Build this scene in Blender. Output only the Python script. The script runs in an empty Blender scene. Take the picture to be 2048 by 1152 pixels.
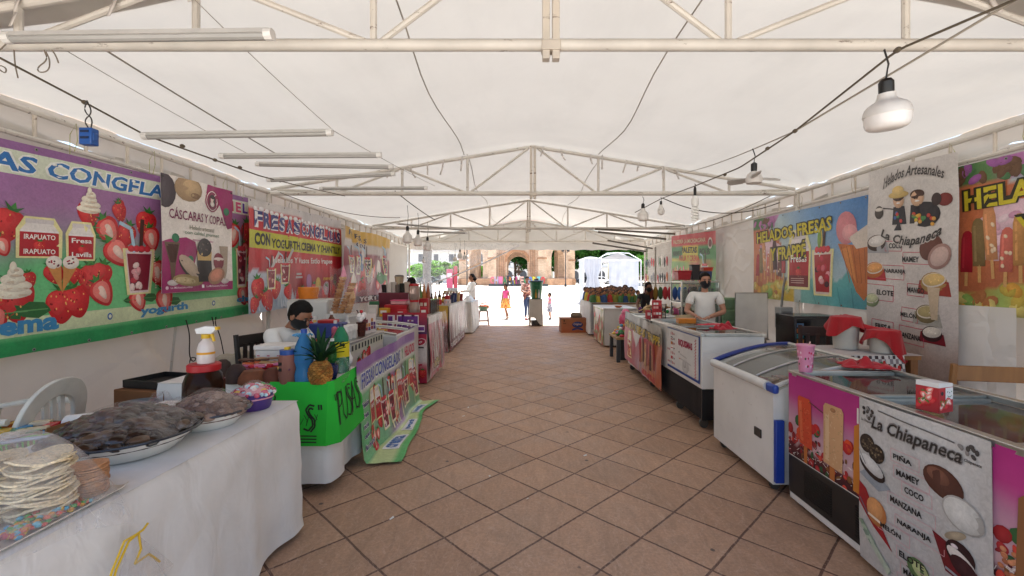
import bpy, bmesh, math, random
from math import sin, cos, pi, radians as R, sqrt, atan2
from mathutils import Vector, Matrix, noise as mnoise
random.seed(7)
SC = bpy.context.scene
COL = SC.collection
# ------------------------------------------------------------------ camera
cam_d = bpy.data.cameras.new('camera')
cam = bpy.data.objects.new('camera', cam_d); COL.objects.link(cam)
cam.location = (0, 0, 1.45); cam.rotation_euler = (R(90), 0, 0)
cam_d.sensor_width = 36.0; cam_d.lens = 36.0 * 890 / 2048
cam_d.shift_x = -21 / 2048; cam_d.shift_y = -16 / 2048
cam_d.clip_start = 0.05; cam_d.clip_end = 900
SC.camera = cam
# ------------------------------------------------------------------ sky, sun, exposure
SUN_EL, SUN_AZ = 81, 30            # azimuth measured from +Y towards +X
world = bpy.data.worlds.new('World'); SC.world = world; world.use_nodes = True
wn = world.node_tree.nodes; wl = world.node_tree.links
bg = wn.get('Background') or wn.new('ShaderNodeBackground')
sky = wn.new('ShaderNodeTexSky'); sky.sky_type = 'NISHITA'; sky.sun_disc = False
sky.sun_elevation = R(SUN_EL); sky.sun_rotation = R(SUN_AZ); sky.air_density = 1.2; sky.dust_density = 2.5
wl.new(sky.outputs[0], bg.inputs[0]); bg.inputs[1].default_value = 0.13
sun_d = bpy.data.lights.new('sun', 'SUN'); sun_d.energy = 5.0; sun_d.angle = R(0.53); sun_d.color = (1, .97, .93)
sun = bpy.data.objects.new('sun', sun_d); COL.objects.link(sun)
sd = Vector((sin(R(SUN_AZ)) * cos(R(SUN_EL)), cos(R(SUN_AZ)) * cos(R(SUN_EL)), sin(R(SUN_EL))))
sun.rotation_euler = sd.to_track_quat('Z', 'Y').to_euler(); sun.location = sd * 60
SC.view_settings.view_transform = 'Standard'; SC.view_settings.look = 'None'
SC.view_settings.exposure = 1.64; SC.view_settings.gamma = 1
SC.render.engine = 'CYCLES'
cy = SC.cycles
cy.use_denoising = True
try: cy.denoiser = 'OPENIMAGEDENOISE'; cy.denoising_input_passes = 'RGB_ALBEDO_NORMAL'
except Exception: pass
cy.max_bounces = 10; cy.diffuse_bounces = 5; cy.glossy_bounces = 3; cy.transmission_bounces = 6; cy.transparent_max_bounces = 16
cy.caustics_reflective = False; cy.caustics_refractive = False; cy.sample_clamp_indirect = 6

# ------------------------------------------------------------------ helpers
def lin(h):
    if not isinstance(h, str): return tuple(h)[:3]
    v = [int(h[i:i + 2], 16) / 255 for i in (0, 2, 4)]
    return tuple(c / 12.92 if c <= .04045 else ((c + .055) / 1.055) ** 2.4 for c in v)
def P(px, py, Y): return Vector(((px - 1045) * Y / 890, Y, 1.45 - (py - 560) * Y / 890))
def onX(px, py, X): return P(px, py, X * 890 / (px - 1045))
def onZ(px, py, Z): return P(px, py, (1.45 - Z) * 890 / (py - 560))
def nz(x, y=0., z=0.): return mnoise.noise(Vector((x, y, z)))

_M = {}
def _nodes(name):
    m = bpy.data.materials.new(name); m.use_nodes = True
    nt = m.node_tree; b = nt.nodes['Principled BSDF']
    return m, nt, b
def _n(nt, t, **kw):
    n = nt.nodes.new(t)
    for k, v in kw.items():
        if k in n.inputs: n.inputs[k].default_value = v
        else: setattr(n, k, v)
    return n
def _ramp(nt, src, lo, hi, p0=.35, p1=.65):
    r = nt.nodes.new('ShaderNodeMapRange'); r.inputs[1].default_value = p0; r.inputs[2].default_value = p1
    r.inputs[3].default_value = lo; r.inputs[4].default_value = hi
    nt.links.new(src, r.inputs[0]); return r.outputs[0]
def _bump(nt, b, src, strength, dist):
    u = _n(nt, 'ShaderNodeBump'); u.inputs['Strength'].default_value = strength; u.inputs['Distance'].default_value = dist
    nt.links.new(src, u.inputs['Height']); nt.links.new(u.outputs[0], b.inputs['Normal']); return u
def mat(style):
    """every material reads the mesh's own colour attribute and adds procedural wear, weave or gloss"""
    if style in _M: return _M[style]
    m, nt, b = _nodes(style); L = nt.links.new
    at = _n(nt, 'ShaderNodeAttribute'); at.attribute_name = 'Col'
    tc = _n(nt, 'ShaderNodeTexCoord')
    def noise(scale, detail=4, rough=.55, stretch=None, dist=0):
        n = _n(nt, 'ShaderNodeTexNoise'); n.inputs['Scale'].default_value = scale; n.inputs['Detail'].default_value = detail
        n.inputs['Roughness'].default_value = rough; n.inputs['Distortion'].default_value = dist
        if stretch:
            mp = _n(nt, 'ShaderNodeMapping'); mp.inputs['Scale'].default_value = stretch
            L(tc.outputs['Object'], mp.inputs[0]); L(mp.outputs[0], n.inputs['Vector'])
        else: L(tc.outputs['Object'], n.inputs['Vector'])
        return n.outputs['Fac']
    def creases(scale, w):
        nn = _n(nt, 'ShaderNodeTexNoise'); nn.inputs['Scale'].default_value = scale; nn.inputs['Detail'].default_value = 4; L(tc.outputs['Object'], nn.inputs['Vector'])
        ad = _n(nt, 'ShaderNodeVectorMath', operation='MULTIPLY_ADD'); ad.inputs[1].default_value = (.7, .7, .7); L(nn.outputs['Color'], ad.inputs[0]); L(tc.outputs['Object'], ad.inputs[2])
        vo = _n(nt, 'ShaderNodeTexVoronoi', feature='DISTANCE_TO_EDGE'); vo.inputs['Scale'].default_value = scale; L(ad.outputs[0], vo.inputs['Vector'])
        ma = _n(nt, 'ShaderNodeMath', operation='MULTIPLY_ADD'); ma.inputs[1].default_value = .25; L(_ramp(nt, vo.outputs['Distance'], 0, 1, 0, w), ma.inputs[0]); L(nn.outputs['Fac'], ma.inputs[2])
        return ma.outputs[0]
    def mul(fac_out, col_out):
        x = _n(nt, 'ShaderNodeMix'); x.data_type = 'RGBA'; x.blend_type = 'MULTIPLY'; x.inputs[0].default_value = 1
        L(col_out, x.inputs[6]); L(fac_out, x.inputs[7]); return x.outputs[2]
    def mixc(fac_out, a, c):
        x = _n(nt, 'ShaderNodeMix'); x.data_type = 'RGBA'; L(fac_out, x.inputs[0])
        L(a, x.inputs[6])
        if hasattr(c, 'links'): L(c, x.inputs[7])
        else: x.inputs[7].default_value = (*c, 1)
        return x.outputs[2]
    col = at.outputs['Color']
    if style == 'plastic':
        col = mul(_ramp(nt, noise(9), .9, 1.03), col); b.inputs['Roughness'].default_value = .42
        _bump(nt, b, noise(60, 2), .06, .004)
    elif style == 'gloss':
        col = mul(_ramp(nt, noise(6), .93, 1.02), col); b.inputs['Roughness'].default_value = .16
    elif style == 'clear':      # liquids and jars: glossy, faintly translucent
        b.inputs['Roughness'].default_value = .1; b.inputs['Transmission Weight'].default_value = .55; b.inputs['IOR'].default_value = 1.2
    elif style == 'cloth':
        n = noise(22, 5); col = mul(_ramp(nt, noise(4), .88, 1.04), col); b.inputs['Roughness'].default_value = .92
        _bump(nt, b, n, .35, .008)
        b.inputs['Sheen Weight'].default_value = .15
    elif style == 'linen':
        b.inputs['Roughness'].default_value = .85; col = mul(_ramp(nt, noise(3, 5), .9, 1.03), col); 
        ad = _n(nt, 'ShaderNodeMath', operation='ADD'); L(noise(3.2, 3, .5, (.5, 2.2, 1.3), .9), ad.inputs[0]); L(creases(1.7, .16), ad.inputs[1])
        _bump(nt, b, ad.outputs[0], .32, .03)
    elif style == 'vinyl':
        col = mul(_ramp(nt, noise(3, 6), .86, 1.04), col); col = mul(_ramp(nt, noise(38, 6, .7, None, 1), .84, 1.07, .3, .62), col); b.inputs['Roughness'].default_value = .4
        _bump(nt, b, noise(7, 5, .5, None, .8), .3, .02)
    elif style in ('film', 'sheeting'):      # transparent wrap / sheet over things
        milk = style == 'sheeting'; nt.nodes.remove(b); out = nt.nodes['Material Output']
        tr = _n(nt, 'ShaderNodeBsdfTransparent'); gl = _n(nt, 'ShaderNodeBsdfGlossy'); gl.inputs['Roughness'].default_value = .18
        gl.inputs['Color'].default_value = (.95, .95, 1, 1)
        df = _n(nt, 'ShaderNodeBsdfTranslucent'); df.inputs[0].default_value = (.85, .85, .88, 1)
        d2 = _n(nt, 'ShaderNodeBsdfDiffuse'); d2.inputs[0].default_value = (.85, .85, .88, 1)
        ad = _n(nt, 'ShaderNodeMixShader'); L(df.outputs[0], ad.inputs[1]); L(d2.outputs[0], ad.inputs[2])
        lw = _n(nt, 'ShaderNodeLayerWeight'); lw.inputs[0].default_value = .35
        bu = _n(nt, 'ShaderNodeBump'); bu.inputs['Strength'].default_value = .9; bu.inputs['Distance'].default_value = .02
        L(noise(14, 5, .6, (1, 1, .35), 1.5), bu.inputs['Height'])
        for s in (gl, lw): L(bu.outputs[0], s.inputs['Normal'])
        m1 = _n(nt, 'ShaderNodeMixShader'); L(_ramp(nt, noise(7, 6, .65, None, 2), (.0, .1)[milk], (.1, .42)[milk], .4, .8), m1.inputs[0])
        L(tr.outputs[0], m1.inputs[1]); L(ad.outputs[0], m1.inputs[2])
        m2 = _n(nt, 'ShaderNodeMixShader'); L(_ramp(nt, lw.outputs['Facing'], .03, .3, .15, 1), m2.inputs[0])
        L(m1.outputs[0], m2.inputs[1]); L(gl.outputs[0], m2.inputs[2]); L(m2.outputs[0], out.inputs[0])
        _M[style] = m; return m
    elif style == 'glass':
        nt.nodes.remove(b); out = nt.nodes['Material Output']
        tr = _n(nt, 'ShaderNodeBsdfTransparent'); L(col, tr.inputs[0])
        gl = _n(nt, 'ShaderNodeBsdfGlossy'); gl.inputs['Roughness'].default_value = .04
        fr = _n(nt, 'ShaderNodeFresnel'); fr.inputs[0].default_value = 1.5
        m2 = _n(nt, 'ShaderNodeMixShader'); L(fr.outputs[0], m2.inputs[0]); L(tr.outputs[0], m2.inputs[1]); L(gl.outputs[0], m2.inputs[2])
        df = _n(nt, 'ShaderNodeBsdfDiffuse'); df.inputs[0].default_value = (.6, .62, .62, 1)
        m3 = _n(nt, 'ShaderNodeMixShader'); L(_ramp(nt, noise(5, 5), .02, .1), m3.inputs[0]); L(m2.outputs[0], m3.inputs[1]); L(df.outputs[0], m3.inputs[2])
        L(m3.outputs[0], out.inputs[0]); _M[style] = m; return m
    elif style in ('canvas', 'roof'):
        nt.nodes.remove(b); out = nt.nodes['Material Output']
        c2 = mul(_ramp(nt, noise(1.3, 6, .6), .95, 1.02, .3, .7), col)
        c2 = mul(_ramp(nt, noise(.9, 5, .6, (2.5, .6, .6)), .95, 1.01, .28, .5), c2)
        d = _n(nt, 'ShaderNodeBsdfDiffuse'); t = _n(nt, 'ShaderNodeBsdfTranslucent'); L(c2, d.inputs[0]); L(c2, t.inputs[0])
        bu = _n(nt, 'ShaderNodeBump'); bu.inputs['Strength'].default_value = .3 if style == 'roof' else .8; bu.inputs['Distance'].default_value = .04
        L(noise(1.6, 4, .5, (1, 1, 1.6), .6) if style == 'roof' else creases(1.5, .12), bu.inputs['Height']); L(bu.outputs[0], d.inputs['Normal']); L(bu.outputs[0], t.inputs['Normal'])
        mx = _n(nt, 'ShaderNodeMixShader'); mx.inputs[0].default_value = .122 if style == 'roof' else .15
        L(d.outputs[0], mx.inputs[1]); L(t.outputs[0], mx.inputs[2])
        gl = _n(nt, 'ShaderNodeBsdfGlossy'); gl.inputs['Roughness'].default_value = .45; L(bu.outputs[0], gl.inputs['Normal'])
        m3 = _n(nt, 'ShaderNodeMixShader'); m3.inputs[0].default_value = .05; L(mx.outputs[0], m3.inputs[1]); L(gl.outputs[0], m3.inputs[2])
        L(m3.outputs[0], out.inputs[0]); _M[style] = m; return m
    elif style == 'leaf':
        nt.nodes.remove(b); out = nt.nodes['Material Output']
        c2 = mul(_ramp(nt, noise(1.2, 4), .6, 1.25), col)
        d = _n(nt, 'ShaderNodeBsdfDiffuse'); t = _n(nt, 'ShaderNodeBsdfTranslucent'); L(c2, d.inputs[0]); L(c2, t.inputs[0])
        mx = _n(nt, 'ShaderNodeMixShader'); mx.inputs[0].default_value = .35
        L(d.outputs[0], mx.inputs[1]); L(t.outputs[0], mx.inputs[2]); L(mx.outputs[0], out.inputs[0]); _M[style] = m; return m
    elif style == 'wood':
        col = mul(_ramp(nt, noise(9, 6, .6, (1, 1, .12), .6), .62, 1.1, .3, .7), col); b.inputs['Roughness'].default_value = .55
        _bump(nt, b, noise(30, 4, .6, (1, 1, .1)), .2, .004)
    elif style == 'paint':      # white painted tube steel with scuffs and rust
        s = _ramp(nt, noise(16, 8, .7, (.35, 1, 1)), 0, 1, .6, .68)
        col = mul(_ramp(nt, noise(3, 5), .84, 1.04), col)
        col = mixc(s, col, lin('5a3f2c')); b.inputs['Roughness'].default_value = .48
    elif style == 'steel':
        b.inputs['Metallic'].default_value = .9; b.inputs['Roughness'].default_value = .34
        col = mul(_ramp(nt, noise(12, 4), .85, 1.05), col)
    elif style == 'skin':
        b.inputs['Roughness'].default_value = .5; col = mul(_ramp(nt, noise(12, 4), .9, 1.06), col)
        b.inputs['Subsurface Weight'].default_value = .08; b.inputs['Subsurface Radius'].default_value = (.01, .004, .002)
    elif style == 'hair':
        b.inputs['Roughness'].default_value = .7; b.inputs['Specular IOR Level'].default_value = .2; _bump(nt, b, noise(60, 3, .6, (1, 1, .15)), .5, .01)
    elif style == 'clay':
        col = mul(_ramp(nt, noise(14, 6), .72, 1.12), col); b.inputs['Roughness'].default_value = .75
        _bump(nt, b, noise(26, 5), .4, .006)
    elif style == 'paper':
        col = mul(_ramp(nt, noise(5, 6), .9, 1.03), col); b.inputs['Roughness'].default_value = .8
        _bump(nt, b, noise(8, 4), .2, .01)
    elif style == 'appliance':   # enamelled sheet, dirt low down and scuffs
        s = _ramp(nt, noise(11, 9, .72), 0, .6, .62, .72)
        col = mul(_ramp(nt, noise(2.2, 6), .88, 1.03), col); col = mixc(s, col, lin('8a8378')); b.inputs['Roughness'].default_value = .3
        _bump(nt, b, noise(2.5, 2), .08, .02)
    elif style == 'brick':
        n = _n(nt, 'ShaderNodeTexBrick'); n.inputs['Scale'].default_value = 1; n.inputs['Brick Width'].default_value = .34; n.inputs['Row Height'].default_value = .11
        n.inputs['Mortar Size'].default_value = .014; n.inputs['Color1'].default_value = (1, 1, 1, 1); n.inputs['Color2'].default_value = (.72, .68, .66, 1)
        n.inputs['Mortar'].default_value = (.62, .58, .52, 1); n.inputs['Bias'].default_value = -.2
        sx = _n(nt, 'ShaderNodeSeparateXYZ'); cb = _n(nt, 'ShaderNodeCombineXYZ'); ad = _n(nt, 'ShaderNodeMath')
        L(tc.outputs['Object'], sx.inputs[0]); L(sx.outputs[0], ad.inputs[0]); L(sx.outputs[1], ad.inputs[1])
        L(ad.outputs[0], cb.inputs[0]); L(sx.outputs[2], cb.inputs[1]); L(cb.outputs[0], n.inputs['Vector'])
        col = mul(n.outputs['Color'], col); col = mul(_ramp(nt, noise(.8, 7, .65), .72, 1.15), col)
        b.inputs['Roughness'].default_value = .9; _bump(nt, b, n.outputs['Fac'], -.3, .02)
    elif style == 'stone':
        col = mul(_ramp(nt, noise(1.2, 8, .65), .85, 1.08), col); b.inputs['Roughness'].default_value = .9
    elif style == 'carpaint':
        b.inputs['Roughness'].default_value = .25; b.inputs['Coat Weight'].default_value = .6
    elif style == 'granule':     # sugar, crumbs, sweets
        n = noise(120, 3); col = mul(_ramp(nt, n, .75, 1.15), col); b.inputs['Roughness'].default_value = .6; _bump(nt, b, n, .5, .004)
    if hasattr(col, 'links'): L(col, b.inputs['Base Color'])
    _M[style] = m
    return m

def prop(o, label=None, cat=None, group=None, kind=None):
    if label: o['label'] = label
    if cat: o['category'] = cat
    if group: o['group'] = group
    if kind: o['kind'] = kind
    return o
def thing(name, label, cat, loc=(0, 0, 0), rz=0, group=None):
    o = bpy.data.objects.new(name, None); COL.objects.link(o); o.empty_display_size = .1
    o.location = loc; o.rotation_euler = (0, 0, rz)
    return prop(o, label, cat, group)
def dup(root, loc=None, rz=None, label=None, sc=None):
    def cp(o, par):
        c = o.copy(); COL.objects.link(c)
        if par is not None: c.parent = par
        for k in o.children: cp(k, c)
        return c
    r = cp(root, None)
    if loc is not None: r.location = loc
    if rz is not None: r.rotation_euler = (0, 0, rz)
    if label: r['label'] = label
    if sc: r.scale = (sc, sc, sc) if not hasattr(sc, '__len__') else sc
    return r

class MB:
    def __init__(self, style='plastic', col='ffffff'):
        self.v = []; self.f = []; self.c = []; self.s = []; self.style = style; self.col = lin(col); self.M = None; self.mats = []
    def use(self, style=None, col=None):
        if style: self.style = style
        if col is not None: self.col = lin(col)
        return self
    def add(self, vs, fs, col=None, style=None):
        """col: one colour, or a list with one per face or per vertex"""
        st = style or self.style
        if st not in self.mats: self.mats.append(st)
        mi = self.mats.index(st); o = len(self.v)
        vs = [Vector(p) for p in vs]
        if self.M is not None: vs = [self.M @ p for p in vs]
        self.v += vs
        if isinstance(col, list):
            pv = col
            for f in fs: self.f.append(tuple(i + o for i in f)); self.c.append([pv[i] for i in f]); self.s.append(mi)
        else:
            c = lin(col) if col is not None else self.col
            for f in fs: self.f.append(tuple(i + o for i in f)); self.c.append(c); self.s.append(mi)
        return self
    def box(self, c, s, col=None, rz=0, style=None, taper=1.0):
        x, y, z = c; a, b_, h = s[0] / 2, s[1] / 2, s[2] / 2
        vs = []
        for k, t in ((-1, 1), (1, taper)):
            for i, j in ((-1, -1), (1, -1), (1, 1), (-1, 1)):
                u, w = i * a * t, j * b_ * t
                vs.append((x + u * cos(rz) - w * sin(rz), y + u * sin(rz) + w * cos(rz), z + k * h))
        return self.add(vs, [(3, 2, 1, 0), (4, 5, 6, 7), (0, 1, 5, 4), (1, 2, 6, 5), (2, 3, 7, 6), (3, 0, 4, 7)], col, style)
    def tube(self, pts, r, n=8, col=None, style=None, caps=True, r1=None):
        pts = [Vector(p) for p in pts]; vs = []; fs = []; m = len(pts)
        up = Vector((0, 0, 1))
        for i, p in enumerate(pts):
            d = (pts[min(i + 1, m - 1)] - pts[max(i - 1, 0)]).normalized()
            a = d.cross(up)
            if a.length < .05: a = d.cross(Vector((0, 1, 0)))
            a.normalize(); b_ = a.cross(d).normalized()
            rr = r[i] if hasattr(r, '__len__') else (r if r1 is None else r + (r1 - r) * i / (m - 1))
            for k in range(n):
                t = 2 * pi * k / n; vs.append(p + a * cos(t) * rr + b_ * sin(t) * rr)
        for i in range(m - 1):
            for k in range(n):
                fs.append((i * n + k, i * n + (k + 1) % n, (i + 1) * n + (k + 1) % n, (i + 1) * n + k))
        if caps: fs.append(tuple(range(n - 1, -1, -1))); fs.append(tuple((m - 1) * n + k for k in range(n)))
        return self.add(vs, fs, col, style)
    def lathe(self, prof, c=(0, 0, 0), n=20, col=None, style=None, cols=None, sq=None):
        """prof: (r, z) from bottom to top; cols: a colour per profile point; sq: superellipse power for boxy sections"""
        vs = []; fs = []; cc = []
        for i, (r, z) in enumerate(prof):
            for k in range(n):
                t = 2 * pi * k / n; q = 1
                if sq: q = (abs(cos(t)) ** sq + abs(sin(t)) ** sq) ** (-1 / sq)
                vs.append((c[0] + r * q * cos(t), c[1] + r * q * sin(t), c[2] + z))
                if cols: cc.append(lin(cols[i]))
        m = len(prof)
        for i in range(m - 1):
            for k in range(n): fs.append((i * n + k, i * n + (k + 1) % n, (i + 1) * n + (k + 1) % n, (i + 1) * n + k))
        if prof[0][0] > 1e-4: fs.append(tuple(range(n - 1, -1, -1)))
        if prof[-1][0] > 1e-4: fs.append(tuple((m - 1) * n + k for k in range(n)))
        return self.add(vs, fs, cc if cols else col, style)
    def ball(self, c, r, n=12, col=None, style=None, rot=None, fn=None, colfn=None):
        r = (r, r, r) if not hasattr(r, '__len__') else r
        vs = []; fs = []; cc = []; m = max(4, n // 2 + 2)
        for i in range(m + 1):
            a = -pi / 2 + pi * i / m
            for k in range(n):
                t = 2 * pi * k / n; d = Vector((cos(a) * cos(t), cos(a) * sin(t), sin(a)))
                q = Vector((d.x * r[0], d.y * r[1], d.z * r[2]))
                if fn: q = fn(d, q)
                if colfn: cc.append(lin(colfn(d)))
                if rot is not None: q = rot @ q
                vs.append(Vector(c) + q)
        for i in range(m):
            for k in range(n):
                f = (i * n + k, i * n + (k + 1) % n, (i + 1) * n + (k + 1) % n, (i + 1) * n + k)
                fs.append(f)
        return self.add(vs, fs, cc if colfn else col, style)
    def grid(self, fn, nu, nv, col=None, style=None, colfn=None, flip=False):
        vs = [fn(i / nu, j / nv) for j in range(nv + 1) for i in range(nu + 1)]; fs = []
        for j in range(nv):
            for i in range(nu):
                a = j * (nu + 1) + i; f = (a, a + 1, a + nu + 2, a + nu + 1)
                fs.append(f[::-1] if flip else f)
        cc = [lin(colfn(i / nu, j / nv)) for j in range(nv + 1) for i in range(nu + 1)] if colfn else col
        return self.add(vs, fs, cc, style)
    def prism(self, pts, h0, h1, axis='z', col=None, style=None):
        """closed outline (2D) given thickness along an axis"""
        def q(a, b_, h): return {'z': (a, b_, h), 'y': (a, h, b_), 'x': (h, a, b_)}[axis]
        n = len(pts); vs = [q(a, b_, h0) for a, b_ in pts] + [q(a, b_, h1) for a, b_ in pts]
        fs = [tuple(range(n - 1, -1, -1)), tuple(range(n, 2 * n))] + [(i, (i + 1) % n, n + (i + 1) % n, n + i) for i in range(n)]
        return self.add(vs, fs, col, style)
    def build(self, name, parent=None, loc=None, rz=0, label=None, cat=None, group=None, kind=None, bev=0, smooth=35, solid=0, sub=0):
        me = bpy.data.meshes.new(name); me.from_pydata(self.v, [], self.f)
        for s in self.mats: me.materials.append(mat(s))
        at = me.color_attributes.new('Col', 'FLOAT_COLOR', 'CORNER')
        buf = []
        for poly, c in zip(me.polygons, self.c):
            if isinstance(c, list):
                for q in c: buf += (*q, 1)
            else: buf += (*c, 1) * poly.loop_total
        at.data.foreach_set('color', buf)
        me.polygons.foreach_set('material_index', self.s)
        me.update()
        if smooth:
            me.polygons.foreach_set('use_smooth', [True] * len(me.polygons)); me.set_sharp_from_angle(angle=R(smooth))
        o = bpy.data.objects.new(name, me); COL.objects.link(o)
        if parent is not None: o.parent = parent
        if loc is not None: o.location = loc
        o.rotation_euler = (0, 0, rz)
        if bev:
            w = o.modifiers.new('edge', 'BEVEL'); w.width = bev; w.segments = 2; w.limit_method = 'ANGLE'; w.angle_limit = R(40)
        if solid:
            w = o.modifiers.new('thick', 'SOLIDIFY'); w.thickness = solid; w.offset = 0
        if sub:
            w = o.modifiers.new('smooth', 'SUBSURF'); w.levels = sub; w.render_levels = sub
        return prop(o, label, cat, group, kind)

def smo(pts, k=2):
    pts = [Vector(p) for p in pts]
    for _ in range(k):
        r = [pts[0]]
        for p, q in zip(pts, pts[1:]): r += [p.lerp(q, .25), p.lerp(q, .75)]
        pts = r + [pts[-1]]
    return pts
def sag(a, b_, d, n=10):
    a, b_ = Vector(a), Vector(b_)
    return [a.lerp(b_, i / n) - Vector((0, 0, d * 4 * (i / n) * (1 - i / n))) for i in range(n + 1)]

# ------------------------------------------------------------------ text outlines (built-in font) as triangles, cached
_T = {}
def text_tris(s, bold=0.0, shear=0.0, res=2):
    k = (s, bold, shear, res)
    if k in _T: return _T[k]
    cu = bpy.data.curves.new('lettering', 'FONT'); cu.body = s; cu.offset = bold; cu.shear = shear; cu.resolution_u = res
    o = bpy.data.objects.new('lettering', cu); COL.objects.link(o)
    dg = bpy.context.evaluated_depsgraph_get(); dg.update()
    e = o.evaluated_get(dg); me = e.to_mesh(); me.calc_loop_triangles()
    vs = [(v.co.x, v.co.y) for v in me.vertices]; ts = [tuple(t.vertices) for t in me.loop_triangles]
    e.to_mesh_clear(); bpy.data.objects.remove(o); bpy.data.curves.remove(cu)
    xs = [v[0] for v in vs] or [0, 1]; ys = [v[1] for v in vs] or [0, 1]
    _T[k] = (vs, ts, min(xs), max(xs), min(ys), max(ys)); return _T[k]

def chaikin(o):
    r = []
    for p, q in zip(o, o[1:] + o[:1]): r += [(p[0] * .75 + q[0] * .25, p[1] * .75 + q[1] * .25), (p[0] * .25 + q[0] * .75, p[1] * .25 + q[1] * .75)]
    return r
class Print:
    """a printed sheet: a tessellated base plus shapes laid on it, all one mesh; fn(u,v,h) maps sheet metres to space"""
    def __init__(self, w, h, style='vinyl'):
        self.w, self.h, self.style = w, h, style; self.tr = []; self.bg = None; self.clip = True
    def base(self, colfn, step=.06):
        self.bg = (colfn, step); return self
    def tri(self, a, b_, c, col, lev, mx=.09):
        if len(a) == 2: a, b_, c = (*a, *col), (*b_, *col), (*c, *col)
        L = [((a[0] - b_[0]) ** 2 + (a[1] - b_[1]) ** 2, 0), ((b_[0] - c[0]) ** 2 + (b_[1] - c[1]) ** 2, 1), ((c[0] - a[0]) ** 2 + (c[1] - a[1]) ** 2, 2)]
        m, i = max(L)
        if m > mx * mx:
            if i == 0: q = tuple((x + y) / 2 for x, y in zip(a, b_)); self.tri(a, q, c, col, lev, mx); self.tri(q, b_, c, col, lev, mx)
            elif i == 1: q = tuple((x + y) / 2 for x, y in zip(c, b_)); self.tri(a, b_, q, col, lev, mx); self.tri(a, q, c, col, lev, mx)
            else: q = tuple((x + y) / 2 for x, y in zip(a, c)); self.tri(a, b_, q, col, lev, mx); self.tri(q, b_, c, col, lev, mx)
            return
        self.tr.append((a, b_, c, lev))
    def poly(self, pts, col, lev=1):
        c = lin(col); n = len(pts); lev = lev + random.random() * .5
        cx = sum(p[0] for p in pts) / n; cy_ = sum(p[1] for p in pts) / n
        if n == 3: self.tri(*pts, c, lev)
        elif n == 4: self.tri(pts[0], pts[1], pts[2], c, lev); self.tri(pts[0], pts[2], pts[3], c, lev)
        else:
            ys = [p[1] for p in pts]; y0 = min(ys); yr = (max(ys) - y0) or 1; xs = [p[0] for p in pts]; x0 = min(xs); xr = (max(xs) - x0) or 1
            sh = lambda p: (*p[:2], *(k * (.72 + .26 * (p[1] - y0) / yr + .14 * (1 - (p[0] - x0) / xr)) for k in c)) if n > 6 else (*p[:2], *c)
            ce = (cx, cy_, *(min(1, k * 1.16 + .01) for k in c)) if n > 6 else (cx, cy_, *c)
            for i in range(n): self.tri(ce, sh(pts[i]), sh(pts[(i + 1) % n]), c, lev)
        return self
    def rect(self, x, y, w, h, col, lev=1, sk=0): return self.poly([(x, y), (x + w, y), (x + w + sk, y + h), (x + sk, y + h)], col, lev)
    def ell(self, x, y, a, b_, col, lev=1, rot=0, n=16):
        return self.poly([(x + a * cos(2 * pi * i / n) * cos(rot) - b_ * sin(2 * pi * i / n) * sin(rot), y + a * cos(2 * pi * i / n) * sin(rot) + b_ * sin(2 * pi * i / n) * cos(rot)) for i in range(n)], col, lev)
    def line(self, pts, w, col, lev=2):
        for (x0, y0), (x1, y1) in zip(pts, pts[1:]):
            d = sqrt((x1 - x0) ** 2 + (y1 - y0) ** 2) or 1; a, b_ = -(y1 - y0) / d * w / 2, (x1 - x0) / d * w / 2
            self.poly([(x0 - a, y0 - b_), (x1 - a, y1 - b_), (x1 + a, y1 + b_), (x0 + a, y0 + b_)], col, lev)
        return self
    def frame(self, x, y, w, h, t, col, lev=2): return self.line([(x, y), (x + w, y), (x + w, y + h), (x, y + h), (x, y)], t, col, lev)
    def text(self, s, x, y, w, h, col, lev=4, bold=0.0, shear=0.0, arc=0, outline=None, ow=.03, rot=0, res=2):
        if outline:
            self.text(s, x - w * .012, y - h * .08, w * 1.024, h * 1.16, outline, lev - .8, bold + ow, shear, arc, None, 0, rot, res)
        vs, ts, x0, x1, y0, y1 = text_tris(s, bold, shear, res); c = lin(col); lv = lev + random.random() * .3
        def q(v):
            u = (v[0] - x0) / (x1 - x0); t = (v[1] - y0) / (y1 - y0)
            X, Y = u * w, t * h + arc * (1 - (2 * u - 1) ** 2)
            return (x + X * cos(rot) - Y * sin(rot), y + X * sin(rot) + Y * cos(rot))
        qs = [q(v) for v in vs]
        for t in ts: self.tri(qs[t[0]], qs[t[1]], qs[t[2]], c, lv, .15)
        return self
    # fruit and ice-cream drawings
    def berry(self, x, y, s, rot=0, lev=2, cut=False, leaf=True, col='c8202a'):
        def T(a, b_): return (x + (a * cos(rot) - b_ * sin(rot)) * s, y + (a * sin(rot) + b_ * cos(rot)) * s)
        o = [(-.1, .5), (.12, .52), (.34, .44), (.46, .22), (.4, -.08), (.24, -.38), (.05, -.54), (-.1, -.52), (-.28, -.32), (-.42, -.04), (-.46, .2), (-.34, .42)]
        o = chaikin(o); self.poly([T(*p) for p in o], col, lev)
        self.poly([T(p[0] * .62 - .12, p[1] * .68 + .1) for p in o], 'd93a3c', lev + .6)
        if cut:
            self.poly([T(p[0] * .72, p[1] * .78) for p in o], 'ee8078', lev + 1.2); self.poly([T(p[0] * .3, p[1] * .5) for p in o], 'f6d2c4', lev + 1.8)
        elif s > .09:
            for i in range(14):
                a, b_ = random.uniform(-.33, .33), random.uniform(-.36, .36)
                if abs(a) < .42 - abs(b_) * .35: self.ell(*T(a, b_), .022 * s, .034 * s, 'f0b868' if i % 2 else '8e1018', lev + 1.3, rot, 6)
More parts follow.
